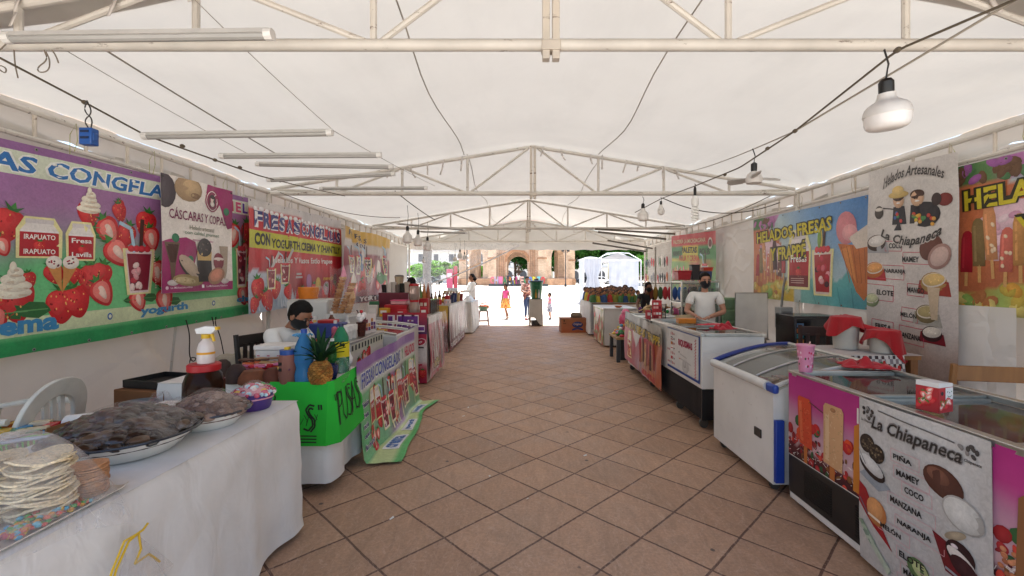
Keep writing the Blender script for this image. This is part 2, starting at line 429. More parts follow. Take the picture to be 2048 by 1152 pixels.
        if leaf:
            for k in range(5):
                t = pi / 2 + (k - 2) * .62
                self.poly([T(-.03 + .1 * cos(t + 1.5), .46), T(cos(t) * .48, .44 + sin(t) * .3), T(.03 + .1 * cos(t - 1.5), .46)], '2c6a32' if k % 2 else '3f8a3c', lev + 1.6)
        return self
    def swirl(self, x, y, s, col='f4ead8', lev=3):
        for k, (w, d) in enumerate(((.46, 0), (.4, .17), (.3, .34), (.2, .5), (.09, .64))):
            self.ell(x + (.03 if k % 2 else -.03) * s, y + d * s, w * s, .15 * s, col, lev + k * .5)
            self.ell(x + .05 * s, y + (d - .07) * s, w * s * .75, .035 * s, 'd8c4ac', lev + k * .5 + .25)
        return self
    def carton(self, x, y, w, h, lev=3, top='ece6e2', words=('FRESA',)):
        self.poly([(x - .08 * w, y - .05 * h), (x + 1.08 * w, y - .05 * h), (x + 1.1 * w, y + .72 * h), (x + .88 * w, y + 1.08 * h), (x + .12 * w, y + 1.08 * h), (x - .1 * w, y + .72 * h)], 'efe6a8', lev - .7)
        self.rect(x, y, w, .7 * h, 'b81c2c', lev); self.poly([(x, y + .7 * h), (x + w, y + .7 * h), (x + .84 * w, y + .9 * h), (x + .16 * w, y + .9 * h)], top, lev)
        self.rect(x + .14 * w, y + .9 * h, .72 * w, .12 * h, 'd8d0d0', lev); self.rect(x, y + .66 * h, w, .05 * h, 'f6eeee', lev + .7)
        self.berry(x + .5 * w, y + .24 * h, .36 * w, 0, lev + 1, leaf=True)
        for k, t in enumerate(words): self.text(t, x + .1 * w, y + (.46 - .4 * k) * h, .8 * w, .14 * h, 'f8f4f0', lev + 4, .02)
        return self
    def pop(self, x, y, w, h, col, lev=3, stick='d8a86a', rot=0, col2=None):
        def T(a, b_): return (x + a * cos(rot) - b_ * sin(rot), y + a * sin(rot) + b_ * cos(rot))
        self.poly([T(-.13 * w, -.34 * h), T(.13 * w, -.34 * h), T(.13 * w, .03 * h), T(-.13 * w, .03 * h)], stick, lev - .4)
        o = [(-.5 * w, 0), (.5 * w, 0), (.5 * w, .8 * h), (.38 * w, .94 * h), (.15 * w, h), (-.15 * w, h), (-.38 * w, .94 * h), (-.5 * w, .8 * h)]
        self.poly([T(*p) for p in o], col, lev)
        c = [min(1, v * 1.35 + .02) for v in lin(col)]
        self.poly([T(-.36 * w, .1 * h), T(-.18 * w, .1 * h), T(-.18 * w, .85 * h), T(-.36 * w, .85 * h)], c, lev + .6)
        if col2:
            for k in range(5): self.ell(*T(random.uniform(-.3, .3) * w, random.uniform(.1, .9) * h), .14 * w, .05 * h, col2, lev + 1, rot + random.random(), 8)
        return self
    def cup(self, x, y, w, h, lev=3, fill='8a2038', rim='ecd8d8'):
        self.poly([(x - .6 * w, y + h * 1.04), (x + .6 * w, y + h * 1.04), (x + .45 * w, y - .04 * h), (x - .45 * w, y - .04 * h)], 'efe6a8', lev - .6)
        self.poly([(x - .5 * w, y + h), (x + .5 * w, y + h), (x + .36 * w, y), (x - .36 * w, y)], rim, lev)
        self.poly([(x - .45 * w, y + .92 * h), (x + .45 * w, y + .92 * h), (x + .33 * w, y + .05 * h), (x - .33 * w, y + .05 * h)], fill, lev + .5)
        for k in range(10):
            self.ell(x + random.uniform(-.3, .3) * w, y + random.uniform(.12, .86) * h, .13 * w, .07 * h, random.choice(['c23046', 'e4a0a8', '4a1424', 'f0d4d0', 'd86a78']), lev + 1.2, random.random() * 3, 8)
        self.line([(x + .05 * w, y + h * .95), (x + .14 * w, y + h * 1.75)], .13 * w, '4a2a24', lev + 1.8)
        self.line([(x - .18 * w, y + h * .95), (x - .28 * w, y + h * 1.5), (x - .7 * w, y + h * 1.62)], .12 * w, 'b8d8ec', lev + 1.8)
        for k in range(4): self.ell(x + (k - 1.5) * .2 * w, y + h * 1.04, .13 * w, .08 * h, 'd03040', lev + 2.4, 0, 10)
        return self
    def build(self, name, fn, parent=None, **kw):
        mb = MB(self.style); colfn, step = self.bg
        nu, nv = max(1, round(self.w / step)), max(1, round(self.h / step))
        mb.grid(lambda u, v: fn(u * self.w, v * self.h, 0), nu, nv, colfn=lambda u, v: colfn(u, v))
        vid = {}; vs = []; fs = []; cs = []
        W, H = self.w, self.h; e = .002
        def cl(p): return (min(max(p[0], e), W - e), min(max(p[1], e), H - e), *p[2:])
        for a, b_, c, lev in self.tr:
            a, b_, c = cl(a), cl(b_), cl(c)
            if abs((b_[0] - a[0]) * (c[1] - a[1]) - (c[0] - a[0]) * (b_[1] - a[1])) < 1e-9: continue
            ids = []
            for p in (a, b_, c):
                k = (round(p[0], 5), round(p[1], 5), lev)
                if k not in vid: vid[k] = len(vs); vs.append(fn(p[0], p[1], .0014 + lev * .0007))
                ids.append(vid[k])
            sgn = (b_[0] - a[0]) * (c[1] - a[1]) - (c[0] - a[0]) * (b_[1] - a[1])
            fs.append(tuple(ids) if sgn > 0 else tuple(ids[::-1])); cs.append([a[2:], b_[2:], c[2:]] if sgn > 0 else [c[2:], b_[2:], a[2:]])
        st = mb.style
        if st not in mb.mats: mb.mats.append(st)
        o = len(mb.v); mi = mb.mats.index(st); mb.v += [Vector(p) for p in vs]
        for f, c in zip(fs, cs): mb.f.append(tuple(i + o for i in f)); mb.c.append(c); mb.s.append(mi)
        return mb.build(name, parent, **kw)

def sheet(o, ux, vx, nrm, wr=.012, seed=0, fx=2.2, fy=1.3, droop=0):
    """maps a flat sheet into space with gentle creases"""
    o, ux, vx, nrm = Vector(o), Vector(ux), Vector(vx), Vector(nrm)
    def fn(u, v, h):
        d = wr * (nz(u * fx + seed, v * fy, seed * .37) + .45 * nz(u * fx * 2.6 + seed, v * fy * 1.7, seed + 9.1))
        z = droop * sin(u * 2.4 + seed) * v
        return o + ux * u + vx * (v + z) + nrm * (d + h)
    return fn
# ------------------------------------------------------------------ ground
def floor_material():
    m, nt, b = _nodes('stamped_floor'); L = nt.links.new
    tc = _n(nt, 'ShaderNodeTexCoord'); mp = _n(nt, 'ShaderNodeMapping')
    a = R(45); v0 = (-.155, 2.78)
    mp.inputs['Rotation'].default_value = (0, 0, a)
    mp.inputs['Location'].default_value = (-(v0[0] * cos(a) - v0[1] * sin(a)), -(v0[0] * sin(a) + v0[1] * cos(a)), 0)
    L(tc.outputs['Object'], mp.inputs[0])
    wob = _n(nt, 'ShaderNodeTexNoise'); wob.inputs['Scale'].default_value = 5; wob.inputs['Detail'].default_value = 3; L(tc.outputs['Object'], wob.inputs['Vector'])
    va = _n(nt, 'ShaderNodeVectorMath', operation='MULTIPLY_ADD'); va.inputs[1].default_value = (.012, .012, 0); L(wob.outputs['Color'], va.inputs[0]); L(mp.outputs[0], va.inputs[2])
    br = _n(nt, 'ShaderNodeTexBrick'); br.offset = 0; br.squash = 1
    br.inputs['Scale'].default_value = 1; br.inputs['Brick Width'].default_value = .3925; br.inputs['Row Height'].default_value = .3925
    br.inputs['Mortar Size'].default_value = .0078; br.inputs['Mortar Smooth'].default_value = .35; br.inputs['Bias'].default_value = 0
    br.inputs['Color1'].default_value = (*lin('b89377'), 1); br.inputs['Color2'].default_value = (*lin('aa866b'), 1); br.inputs['Mortar'].default_value = (*lin('66483a'), 1)
    L(va.outputs[0], br.inputs['Vector'])
    def noi(sc, det, ro, dist=0, st=None, rot=0):
        n = _n(nt, 'ShaderNodeTexNoise'); n.inputs['Scale'].default_value = sc; n.inputs['Detail'].default_value = det; n.inputs['Roughness'].default_value = ro; n.inputs['Distortion'].default_value = dist
        q = _n(nt, 'ShaderNodeMapping'); q.inputs['Scale'].default_value = st or (1, 1, 1); q.inputs['Rotation'].default_value = (0, 0, rot); L(tc.outputs['Object'], q.inputs[0]); L(q.outputs[0], n.inputs['Vector'])
        return n.outputs['Fac']
    def mul(f, c):
        x = _n(nt, 'ShaderNodeMix'); x.data_type = 'RGBA'; x.blend_type = 'MULTIPLY'; x.inputs[0].default_value = 1; L(c, x.inputs[6]); L(f, x.inputs[7]); return x.outputs[2]
    def mix(f, c, col):
        x = _n(nt, 'ShaderNodeMix'); x.data_type = 'RGBA'; L(f, x.inputs[0]); L(c, x.inputs[6]); x.inputs[7].default_value = (*col, 1); return x.outputs[2]
    n1 = noi(2.2, 8, .65, 1.2); n2 = noi(7, 8, .7, 2.5, (1, .28, 1), R(35)); n3 = noi(55, 5, .75)
    c = mul(_ramp(nt, n1, .9, 1.06), br.outputs['Color']); c = mul(_ramp(nt, n2, .84, 1.09, .32, .68), c); c = mul(_ramp(nt, n3, .8, 1.12), c)
    ridged = noi(5, 6, .6, 3.5, (1, .5, 1), R(-20))
    ab = _n(nt, 'ShaderNodeMath', operation='SUBTRACT'); ab.inputs[1].default_value = .5; L(ridged, ab.inputs[0])
    a2 = _n(nt, 'ShaderNodeMath', operation='ABSOLUTE'); L(ab.outputs[0], a2.inputs[0])
    c = mix(_ramp(nt, a2.outputs[0], .5, 0, .0, .014), c, lin('c9ab96'))          # pale worn ridges
    vo = _n(nt, 'ShaderNodeTexVoronoi'); vo.inputs['Scale'].default_value = 2.6; L(tc.outputs['Object'], vo.inputs['Vector'])
    wn2 = _n(nt, 'ShaderNodeMath', operation='ADD'); L(vo.outputs['Distance'], wn2.inputs[0])
    mm = _n(nt, 'ShaderNodeMath', operation='MULTIPLY'); mm.inputs[1].default_value = .06; L(n3, mm.inputs[0]); L(mm.outputs[0], wn2.inputs[1])
    c = mix(_ramp(nt, wn2.outputs[0], .85, 0, .062, .075), c, lin('4a4040'))        # trodden gum spots
    L(c, b.inputs['Base Color'])
    L(_ramp(nt, n1, .5, .72), b.inputs['Roughness'])
    h = _n(nt, 'ShaderNodeMath', operation='MULTIPLY_ADD'); h.inputs[1].default_value = .35; L(n2, h.inputs[0])
    iv = _n(nt, 'ShaderNodeMath', operation='SUBTRACT'); iv.inputs[0].default_value = 1; L(br.outputs['Fac'], iv.inputs[1]); L(iv.outputs[0], h.inputs[2])
    _bump(nt, b, h.outputs[0], .55, .012)
    return m
def rise(y): return 0 if y < 20 else min(.66, (y - 20) * .66 / 42)
_M['stamped_floor'] = floor_material()
g = MB('stamped_floor')
g.grid(lambda u, v: Vector((-30 + 60 * u, -.2 + 14.55 * v, 0)), 4, 4)
g.build('market_floor', kind='structure', smooth=0)
g = MB('stone', 'b9b1a6')  # paler than the tent floor, so sunlit glare is put into the colour
ys = [14.35, 20, 26, 34, 44, 54, 62, 80, 120, 400]
for y0, y1 in zip(ys, ys[1:]):
    g.add([(-300, y0, rise(y0) - .004), (300, y0, rise(y0) - .004), (300, y1, rise(y1) - .004), (-300, y1, rise(y1) - .004)], [(0, 1, 2, 3)])
for x0, x1, y0, y1 in ((-300, -30, -300, 14.35), (30, 300, -300, 14.35), (-30, 30, -300, -.2)):  # last strip, behind the camera, is unseen and added to bounce daylight in
    g.add([(x0, y0, -.004), (x1, y0, -.004), (x1, y1, -.004), (x0, y1, -.004)], [(0, 1, 2, 3)])
g.build('plaza', kind='structure', smooth=0)

# ------------------------------------------------------------------ the tent
X0, W, ZC = .15, 3.75, 2.69
TY = [2.35, 6.38, 10.68, 14.3]
tent = thing('market_tent', 'long white canvas tent on pale steel trusses covering the stalls', 'tent')
def roof_z(x, y):
    a = abs(x - X0); base = 2.75 + .66 * (1 - sqrt(a * a + .09) / W) + .045
    t = 0
    for p, q in zip([-1.7] + TY, TY):
        if p <= y <= q: t = sin(pi * (y - p) / (q - p))
    s = -.05 * t * (1 - (a / W) ** 4) + .018 * nz(x * .8, y * .7, 3) * t + .012 * nz(x * 3, y * .6, 7) * (.3 + t)
    for q in TY:
        dx, dy = W + .05 - a, y - q; d = sqrt(dx * dx + dy * dy)
        if d < 3: s += .03 * math.exp(-d / .95) * min(1, d * 3) * sin(atan2(dy, dx + .15) * 15 + q)
    return base + s
def ripple(y): return .03 * nz(y * 3.1, 4.4) + .02 * nz(y * 9, 1.2)
rf = MB('roof', 'd9d6cf')
rf.grid(lambda u, v: Vector((X0 + (u - .5) * 7.7, 2.3 + 12.15 * v, roof_z(X0 + (u - .5) * 7.7, 2.3 + 12.15 * v))), 110, 170)
rf.build('roof_canvas', tent, smooth=60)
for sx in (-1, 1):      # side flaps of the roof, scalloped
    vb = MB('roof', 'd9d6cf')
    def fl(u, v, sx=sx):
        y = .2 + 14.25 * u; x = X0 + sx * (3.85 + ripple(y) + .02 * v); zt = roof_z(x - sx * .02, y) - .004
        return Vector((x, y, zt - v * (.2 + .03 * abs(sin(y * 5.2)))))
    vb.grid(fl, 220, 3); vb.build('roof_valance', tent, smooth=60)
# gable and front valance at the far end
gb = MB('roof', 'd8d4cc')
def gable(u, v):
    x = X0 + (u - .5) * 7.7; zt = roof_z(x, 14.45) - .005; zb = 2.41 + .025 * abs(sin(x * 5.6)) + .02 * nz(x, 3)
    d = .035 * nz(x * 1.1 + v * 2.2, v * 1.3, 5) + .02 * nz(x * 2.4 - v * 3, v * 2, 8)
    return Vector((x, 14.46 + d - .05 * v * 0, zb + (zt - zb) * v))
gb.grid(gable, 160, 14); gb.build('gable_canvas', tent, smooth=60)
# second cover over the near end, its brown standing for shaded canvas
tp = MB('roof', '86664a')
tp.grid(lambda u, v: Vector((X0 + (u - .5) * 7.9, 0.2 + 2.37 * v + .03 * nz(u * 9, 2), roof_z(X0 + (u - .5) * 7.9, 0.2 + 2.37 * v) + .012)), 50, 30)
tp.build('tarpaulin', label='brown tarpaulin over the near end of the tent, coloured like shaded double canvas', cat='tarpaulin', smooth=60, solid=.004)

def truss():
    t = MB('paint', 'dad5cc').tube([(X0 - W, 0, ZC), (X0 + W, 0, ZC)], .031, 12)
    root = t.build('roof_truss', tent)
    top = MB('paint', 'dad5cc')
    for s in (-1, 1): top.tube([(X0 + s * W, 0, ZC + .06), (X0, 0, 3.36)], .024, 10)
    top.build('top_chord', root)
    kp = MB('paint', 'cfc6b9')
    for s in (-.026, .026): kp.box((X0 + s, 0, 2.99), (.038, .05, .76))
    kp.box((X0, 0, ZC - .012), (.1, .07, .05)); kp.build('king_post', root, bev=.004)
    def zt(k): return ZC + .06 + (3.36 - ZC - .06) * (1 - k / 4)
    for s in (-1, 1):
        for k in (1, 2, 3):
            MB('paint', 'dad5cc').tube([(X0 + s * k * W / 4, .002, ZC + .02), (X0 + s * k * W / 4, .002, zt(k))], .019, 8).build('post', root)
        for k, j in ((1, .08), (1, 1.95), (3, 2.05), (3, 3.9)):
            MB('paint', 'dad5cc').tube([(X0 + s * (k + (.05 if j > k else -.05)) * W / 4, -.003, ZC + .02), (X0 + s * j * W / 4, -.003, zt(j) - .02)], .017, 8).build('brace', root)
    return root
tr0 = truss(); tr0.location.y = TY[0]
for y in TY[1:]: 
    c = dup(tr0); c.parent = tent; c.location.y = y
# legs and eave beams
for sx in (-1, 1):
    x = X0 + sx * (W + .04)
    for y in TY:
        MB('paint', 'dad5cc').tube([(x, y, 0), (x, y, ZC)], .03, 10).box((x, y, .006), (.16, .16, .012)).build('leg', tent)
    for z, r in ((2.7, .024), (2.5, .02)):
        MB('paint', 'dad5cc').tube([(x, .2, z), (x, 14.3, z)], r, 8).build('eave_rail', tent)
    y = .2
    while y < 14:
        MB('paint', 'd2c9bc').tube([(x, y, 2.5), (x, y, 2.7)], .014, 6).build('eave_post', tent); y += .39
# side wall canvases, one per bay
def wall_panel(x, y0, y1, zt, seed, amp=.03, sx=1):
    m = MB('canvas', 'bebbb4')
    def fn(u, v):
        y = y0 + (y1 - y0) * u; z = .02 + (zt - .02) * v
        d = amp * (nz(y * .9 + z * .5, z * .7, seed) + .6 * nz(y * 2.2 - z * 1.6, z * 1.1, seed + 5)) + .018 * nz(y * 4, z * .6, seed + 2)
        rel = .012 * sin(z * 7.2) * (1 - v)
        for q in range(5):
            a = 6.28 * nz(seed, q * 1.7) + q; cy_, cz = y0 + (y1 - y0) * (.5 + .5 * sin(seed * 3 + q * 2.1)), .7 + .5 * sin(q * 1.9 + seed); s_ = (y - cy_) * sin(a) + (z - cz) * cos(a); l_ = (y - cy_) * cos(a) - (z - cz) * sin(a)
            rel += .07 * math.exp(-(s_ / .07) ** 2 - (l_ / .8) ** 2)
        gap = -.05 * abs(sin(y * 2.1 + seed)) ** 3 * max(0, v - .93) * 14
        return Vector((x + sx * (d + rel), y, z + gap))
    m.grid(fn, int((y1 - y0) * 14), 40)
    m.build('side_wall', tent, smooth=60)
XL, XR = -3.72, 4.02
for k, (a, b_) in enumerate(((.2, 2.36), (2.34, 6.39), (6.37, 10.69), (10.67, 14.3))): wall_panel(XL, a, b_, 2.6, k * 3.1, sx=-1)
for k, (a, b_) in enumerate(((.2, 2.36), (2.34, 6.39), (6.37, 10.69), (10.67, 14.3))): wall_panel(XR, a, b_, 2.6, 20 + k * 2.7)
# seam cords running under the roof canvas
for x, seeds in ((X0 - .97, 1), (X0 + .97, 2)):
    for y0, y1 in zip([.3] + TY, TY):
        pts = []
        for i in range(13):
            t = i / 12; y = y0 + (y1 - y0) * t; xx = x + .03 * sin(t * 9 + seeds)
            pts.append((xx, y, roof_z(xx, y) - .03 - .06 * sin(pi * t)))
        MB('cloth', 'b0a89e').tube(pts, .006, 6).build('seam_cord', tent)
# cloth ties hanging from the trusses
for y, xs in ((2.35, (-2.62, -2.1, -1.72, .94, 1.86, 1.98, 2.42)), (6.38, (-1.9, -1.6, -1.35, -1.12, -.86, .3, .55, .97, 1.14, 1.48, 1.66, 2.0, 2.2)), (14.28, (-.6, .35, 1.1, 1.6))):
    for x in xs:
        a = abs(x - X0) / W; zt = ZC + .06 + .61 * (1 - a) - .01; ln = random.uniform(.1, .2); sw = random.uniform(-.07, .07)
        m = MB('cloth', 'd8d2cc'); w = .012
        pts = [(x, zt + .03), (x + sw * .3, zt - ln * .4), (x + sw + .012, zt - ln)]
        for (x0, z0), (x1, z1) in zip(pts, pts[1:]): m.add([(x0 - w, y - .03, z0), (x0 + w, y - .035, z0), (x1 + w, y - .045, z1), (x1 - w, y - .04, z1)], [(0, 1, 2, 3)])
        m.build('tie_strip', tent, solid=.002)

# ------------------------------------------------------------------ ropes, cables
def rope(name, pts, r, col, label, cat, knots=(), group=None):
    m = MB('cloth', col).tube(smo(pts), r, 6)
    for p in knots: m.ball(p, (r * 2.6, r * 3.6, r * 2.4), 8)
    return m.build(name, label=label, cat=cat, group=group)
a = onX(0, 112, -2.9); LR = [P(-40, 95, 2.1), P(170, 205, 2.55), P(290, 270, 2.9), P(430, 320, 3.35), P(520, 352, 3.95), P(600, 372, 4.75), P(690, 392, 6.2)]
def dense(pts, n=5):
    o = []
    for a, b_ in zip(pts, pts[1:]): o += [a.lerp(b_, i / n) for i in range(n)]
    return o + [pts[-1]]
rope('power_rope', dense(LR), .0055, '5f5444', 'dark twisted rope and power lead carrying the tube lights along the left side', 'rope', knots=[LR[1], LR[2], LR[3], P(365, 292, 3.1), P(480, 335, 3.6), P(560, 362, 4.3)])
for k, (p, q, lb) in enumerate((((80, 70, 2.36), (500, 310, 3.6), 'thin grey wire stretched from the near truss between the ropes on the left'),
                              ((390, 0, 2.2), (668, 262, 2.83), 'thin wire holding the right end of the second tube light'),
                              ((668, 262, 2.83), (870, 372, 5.0), 'thin wire running on past the tube light ends towards the second truss'),
                              ((150, 62, 2.5), (560, 312, 5.2), 'flat grey strap under the canvas on the left side'))):
    rope('wire', sag(P(*p), P(*q), .012), .0022 if k < 3 else .006, '9a9389', lb, 'wire')
RR = [P(2070, -18, 1.5), P(1795, 100, 1.92), P(1590, 262, 2.6), P(1480, 335, 3.3), P(1390, 372, 4.2), P(1325, 396, 5.6), P(1270, 425, 6.35)]
rope('power_rope', dense(RR), .0052, '5f5444', 'dark rope and power lead carrying the bulbs and small fan on the right side', 'rope', knots=[RR[1], RR[2], P(1535, 297, 2.95), P(1450, 349, 3.6)])
rope('wire', sag(P(2030, 0, 1.6), P(1590, 262, 2.6), .0), .005, 'a79e90', 'pale cord beside the bulb rope on the right, tied to it by a knot', 'wire')
rope('wire', sag(P(1590, 262, 2.6), P(1370, 345, 6.3), .03), .004, '9a9184', 'pale cord from the knot on the right up to the second truss', 'wire')
rope('wire', sag(P(1325, 396, 5.6), P(1560, 405, 5.4), .16), .006, '3c362e', 'black cable sagging from the right bulbs to the side wall', 'wire')
rope('wire', sag(P(790, 382, 6.36), P(870, 440, 7.9), .02), .007, '4b4438', 'dark lead from the second truss to the three hanging bulbs on the left', 'wire')
rope('wire', sag(P(560, 385, 6.2), P(800, 435, 7.4), .1), .005, '5b5348', 'sagging cable near the left eave behind the second truss', 'wire')
rope('wire', sag(P(1540, 392, 5.2), P(1330, 452, 8.5), .12), .005, '5b5348', 'sagging cable near the right eave above the red banner', 'wire')
# loose rope ends at the near left truss
for k, (pts, lb) in enumerate((([(20, 80), (-20, 120), (10, 150), (14, 135), (-10, 128)], 'loose loop of grey cord at the left end of the near truss'),
                             ([(28, 100), (30, 130), (36, 156)], 'short frayed cord end hanging from the near truss'),
                             ([(88, 100), (96, 120), (74, 135), (78, 146), (98, 142), (100, 120), (92, 104)], 'knotted cord loop hanging under the left of the near truss'),
                             ([(104, 100), (112, 112), (117, 126)], 'short dark cord tail right of the knotted loop'))):
    rope('rope_end', [P(x, y, 2.3) for x, y in pts], .0032, '857b6e', lb, 'rope')

# ------------------------------------------------------------------ tube lights
def tube_light(a, b_, label, r=.02, group='tube lights under the roof', dark=False):
    a, b_ = Vector(a), Vector(b_); mid = (a + b_) / 2; d = (b_ - a); ln = d.length
    t = thing('tube_light', label, 'tube light', mid, 0, group); t.rotation_euler = (0, -atan2(d.z, sqrt(d.x ** 2 + d.y ** 2)), atan2(d.y, d.x))
    h = ln / 2
    MB('gloss', '8c8880' if dark else 'a4a29e').tube([(-h + .03, 0, -.006), (h - .03, 0, -.006)], r * .82, 10).build('lamp_tube', t)
    MB('plastic' if not dark else 'steel', 'c4c2be' if not dark else '5a5148').prism([(-r, 0), (r, 0), (r * .8, r * .9), (-r * .8, r * .9)], -h + .01, h - .01, 'x').build('fitting', t)
    for s in (-1, 1): MB('plastic', 'e4e2de' if not dark else '6b5f52').tube([(s * h, 0, 0), (s * (h - .035), 0, 0)], r * 1.12, 10).build('end_cap', t)
    return t
tube_light(P(10, 76, 2.03), P(546, 69, 2.03), 'nearest tube light, lying along the first truss at upper left', .024)
tube_light(P(285, 272, 2.81), P(665, 265, 2.81), 'second tube light, hung level beside the blue power socket', .021)
tube_light(P(440, 312, 3.3), P(763, 310, 3.3), 'third tube light from the front in the left row', .019)
tube_light(P(512, 328, 3.9), P(786, 334, 3.9), 'fourth tube light, sloping slightly down to the right', .019)
tube_light(P(535, 360, 4.2), P(790, 348, 4.2), 'fifth tube light, sloping slightly up to the right', .019)
tube_light(P(640, 377, 5.0), P(855, 376, 5.0), 'sixth tube light, just in front of the second truss', .019)
for p, q, lb in (((793, 447, 7.6), (930, 460, 7.6), 'upper thin tube light among the three bulbs on the left'), ((838, 463, 8.2), (934, 466, 8.2), 'lower thin tube light behind the left bulbs'),
                 ((1190, 458, 7.9), (1350, 468, 7.9), 'upper sloping tube light at the right of the third truss'), ((1196, 464, 7.4), (1332, 478, 7.4), 'second sloping tube light at the right of the third truss'),
                 ((1185, 486, 9.3), (1292, 503, 9.3), 'lowest brown tube light at the right far end'), ((1215, 481, 9.8), (1305, 497, 9.8), 'brown tube light just above the lowest one at right'),
                 ((983, 455, 10.6), (1100, 455, 10.6), 'pale tube light along the third truss at centre')):
    if 'centre' in lb: continue
    tube_light(P(*p), P(*q), lb, .016, dark='brown' in lb or 'sloping' in lb)

# ------------------------------------------------------------------ bulbs
def bulb(top, h, rad, label, kind='drum', wire=.1, group='bare bulbs hung from cables'):
    t = thing('hanging_bulb', label, 'light bulb', top, 0, group)
    MB('plastic', '1a1918').lathe([(.3 * rad, -.30 * h), (.33 * rad, -.24 * h), (.33 * rad, -.06 * h), (.22 * rad, 0), (.0, .01 * h)], n=16).build('socket', t)
    if kind == 'drum': pf = [(0, -h), (.4 * rad, -.997 * h), (.66 * rad, -.985 * h), (.82 * rad, -.96 * h), (.92 * rad, -.92 * h), (.98 * rad, -.86 * h), (rad, -.7 * h)]; pg = [(1.03 * rad, -.71 * h), (1.03 * rad, -.68 * h), (1.0 * rad, -.62 * h), (.94 * rad, -.555 * h), (.82 * rad, -.5 * h), (.64 * rad, -.455 * h), (.48 * rad, -.415 * h), (.4 * rad, -.36 * h), (.37 * rad, -.28 * h)]
    elif kind == 'pear': pf = [(0, -h), (.6 * rad, -.96 * h), (.92 * rad, -.84 * h), (rad, -.7 * h)]; pg = [(rad, -.7 * h), (.86 * rad, -.54 * h), (.5 * rad, -.38 * h), (.34 * rad, -.26 * h)]
    if kind == 'spiral':
        MB('gloss', 'e6e4e0').lathe([(.6 * rad, -.58 * h), (.8 * rad, -.5 * h), (.8 * rad, -.36 * h), (.4 * rad, -.26 * h)], n=16).build('ballast', t)
        MB('gloss', 'f0eee8').tube([(.62 * rad * cos(i * .5), .62 * rad * sin(i * .5), -.6 * h - .4 * h * i / 60) for i in range(61)], .011, 6).build('spiral_tube', t)
    else:
        MB('gloss', 'eeeae6').lathe(pf, n=24).build('diffuser', t); MB('plastic', 'dedad4').lathe(pg, n=24).build('bulb_base', t)
    m = MB('plastic', '2c2824')
    m.tube([(0, 0, 0), (.012, 0, wire * .5), (-.004, 0, wire)], .004, 5)
    m.build('lead', t)
    return t
b0 = bulb(P(1772, 158, 1.85), .21, .082, 'largest white bulb, hung nearest from the right rope', wire=.12); b0.rotation_euler = (R(4), R(-5), 0)
bulb(P(1286, 407, 5.6), .225, .067, 'drum shaped bulb, left one of the pair under the second truss at right', wire=.09)
bulb(P(1322, 402, 5.6), .18, .045, 'pear shaped bulb right of the drum bulb under the second truss', 'pear', wire=.05)
bulb(P(1390, 374, 4.1), .31, .04, 'spiral energy saving bulb hanging beside the strawberry banner', 'spiral', wire=.03)
bulb(P(815, 452, 6.9), .27, .07, 'first and nearest of three drum bulbs hanging at left', wire=.32)
bulb(P(836, 460, 7.3), .27, .07, 'middle one of three drum bulbs hanging at left', wire=.28)
bulb(P(855, 474, 7.8), .245, .067, 'farthest and lowest of three drum bulbs hanging at left', wire=.26)
bulb(P(920, 499, 11.6), .24, .065, 'drum bulb with dark socket in front of the clear sheet', wire=.3)
bulb(P(910, 508, 11.9), .2, .055, 'lowest left bulb of the far cluster by the clear sheet', wire=.3)
bulb(P(929, 504, 11.4), .2, .05, 'right bulb of the far cluster by the clear sheet', wire=.3)
bulb(P(847, 514, 12.2), .17, .04, 'small lone pear bulb against the clear sheet', 'pear', wire=.3)
# small socket fan
t = thing('socket_fan', 'small white three bladed fan screwed into a lamp socket on the right rope', 'fan', P(1508, 325, 3.2))
MB('plastic', '1a1918').lathe([(.018, -.07), (.021, -.05), (.021, -.01), (.01, 0)], n=14).build('socket', t)
MB('plastic', 'd8d2cc').lathe([(.0, -.155), (.05, -.15), (.058, -.12), (.045, -.085), (.02, -.065)], n=20).build('hub', t)
for a in (8, 128, 248):
    q = Matrix.Rotation(R(a), 4, 'Z') @ Matrix.Rotation(R(24), 4, 'X'); m = MB('plastic', 'a8a29c'); m.M = Matrix.Translation((0, 0, -.115)) @ q
    m.prism([(.045, -.015), (.1, -.035), (.185, -.032), (.2, 0), (.18, .03), (.1, .028), (.045, .015)], -.004, .004); m.build('blade', t)
MB('plastic', '2c2824').tube([(0, 0, 0), (.008, 0, .05), (-.01, 0, .1)], .004, 5).build('lead', t)
# blue power socket on its lead
t = thing('power_socket', 'blue multi outlet socket dangling from the left rope', 'socket', P(178, 258, 2.5))
MB('plastic', '2456a0').box((0, 0, -.045), (.07, .05, .095)).box((0, 0, -.045), (.075, .03, .05)).build('socket_body', t, bev=.006)
for z in (-.02, -.055): MB('plastic', '14264a').box((0, -.027, z), (.045, .004, .012)).build('outlet', t)
MB('plastic', '2c2824').tube(smo([(.0, 0, 0), (-.03, 0, .05), (.02, 0, .09), (-.012, 0, .16)]), .0035, 5).tube(smo([(.01, 0, 0), (.012, .01, .06), (-.03, 0, .1), (-.012, 0, .16)]), .0035, 5).build('lead', t)
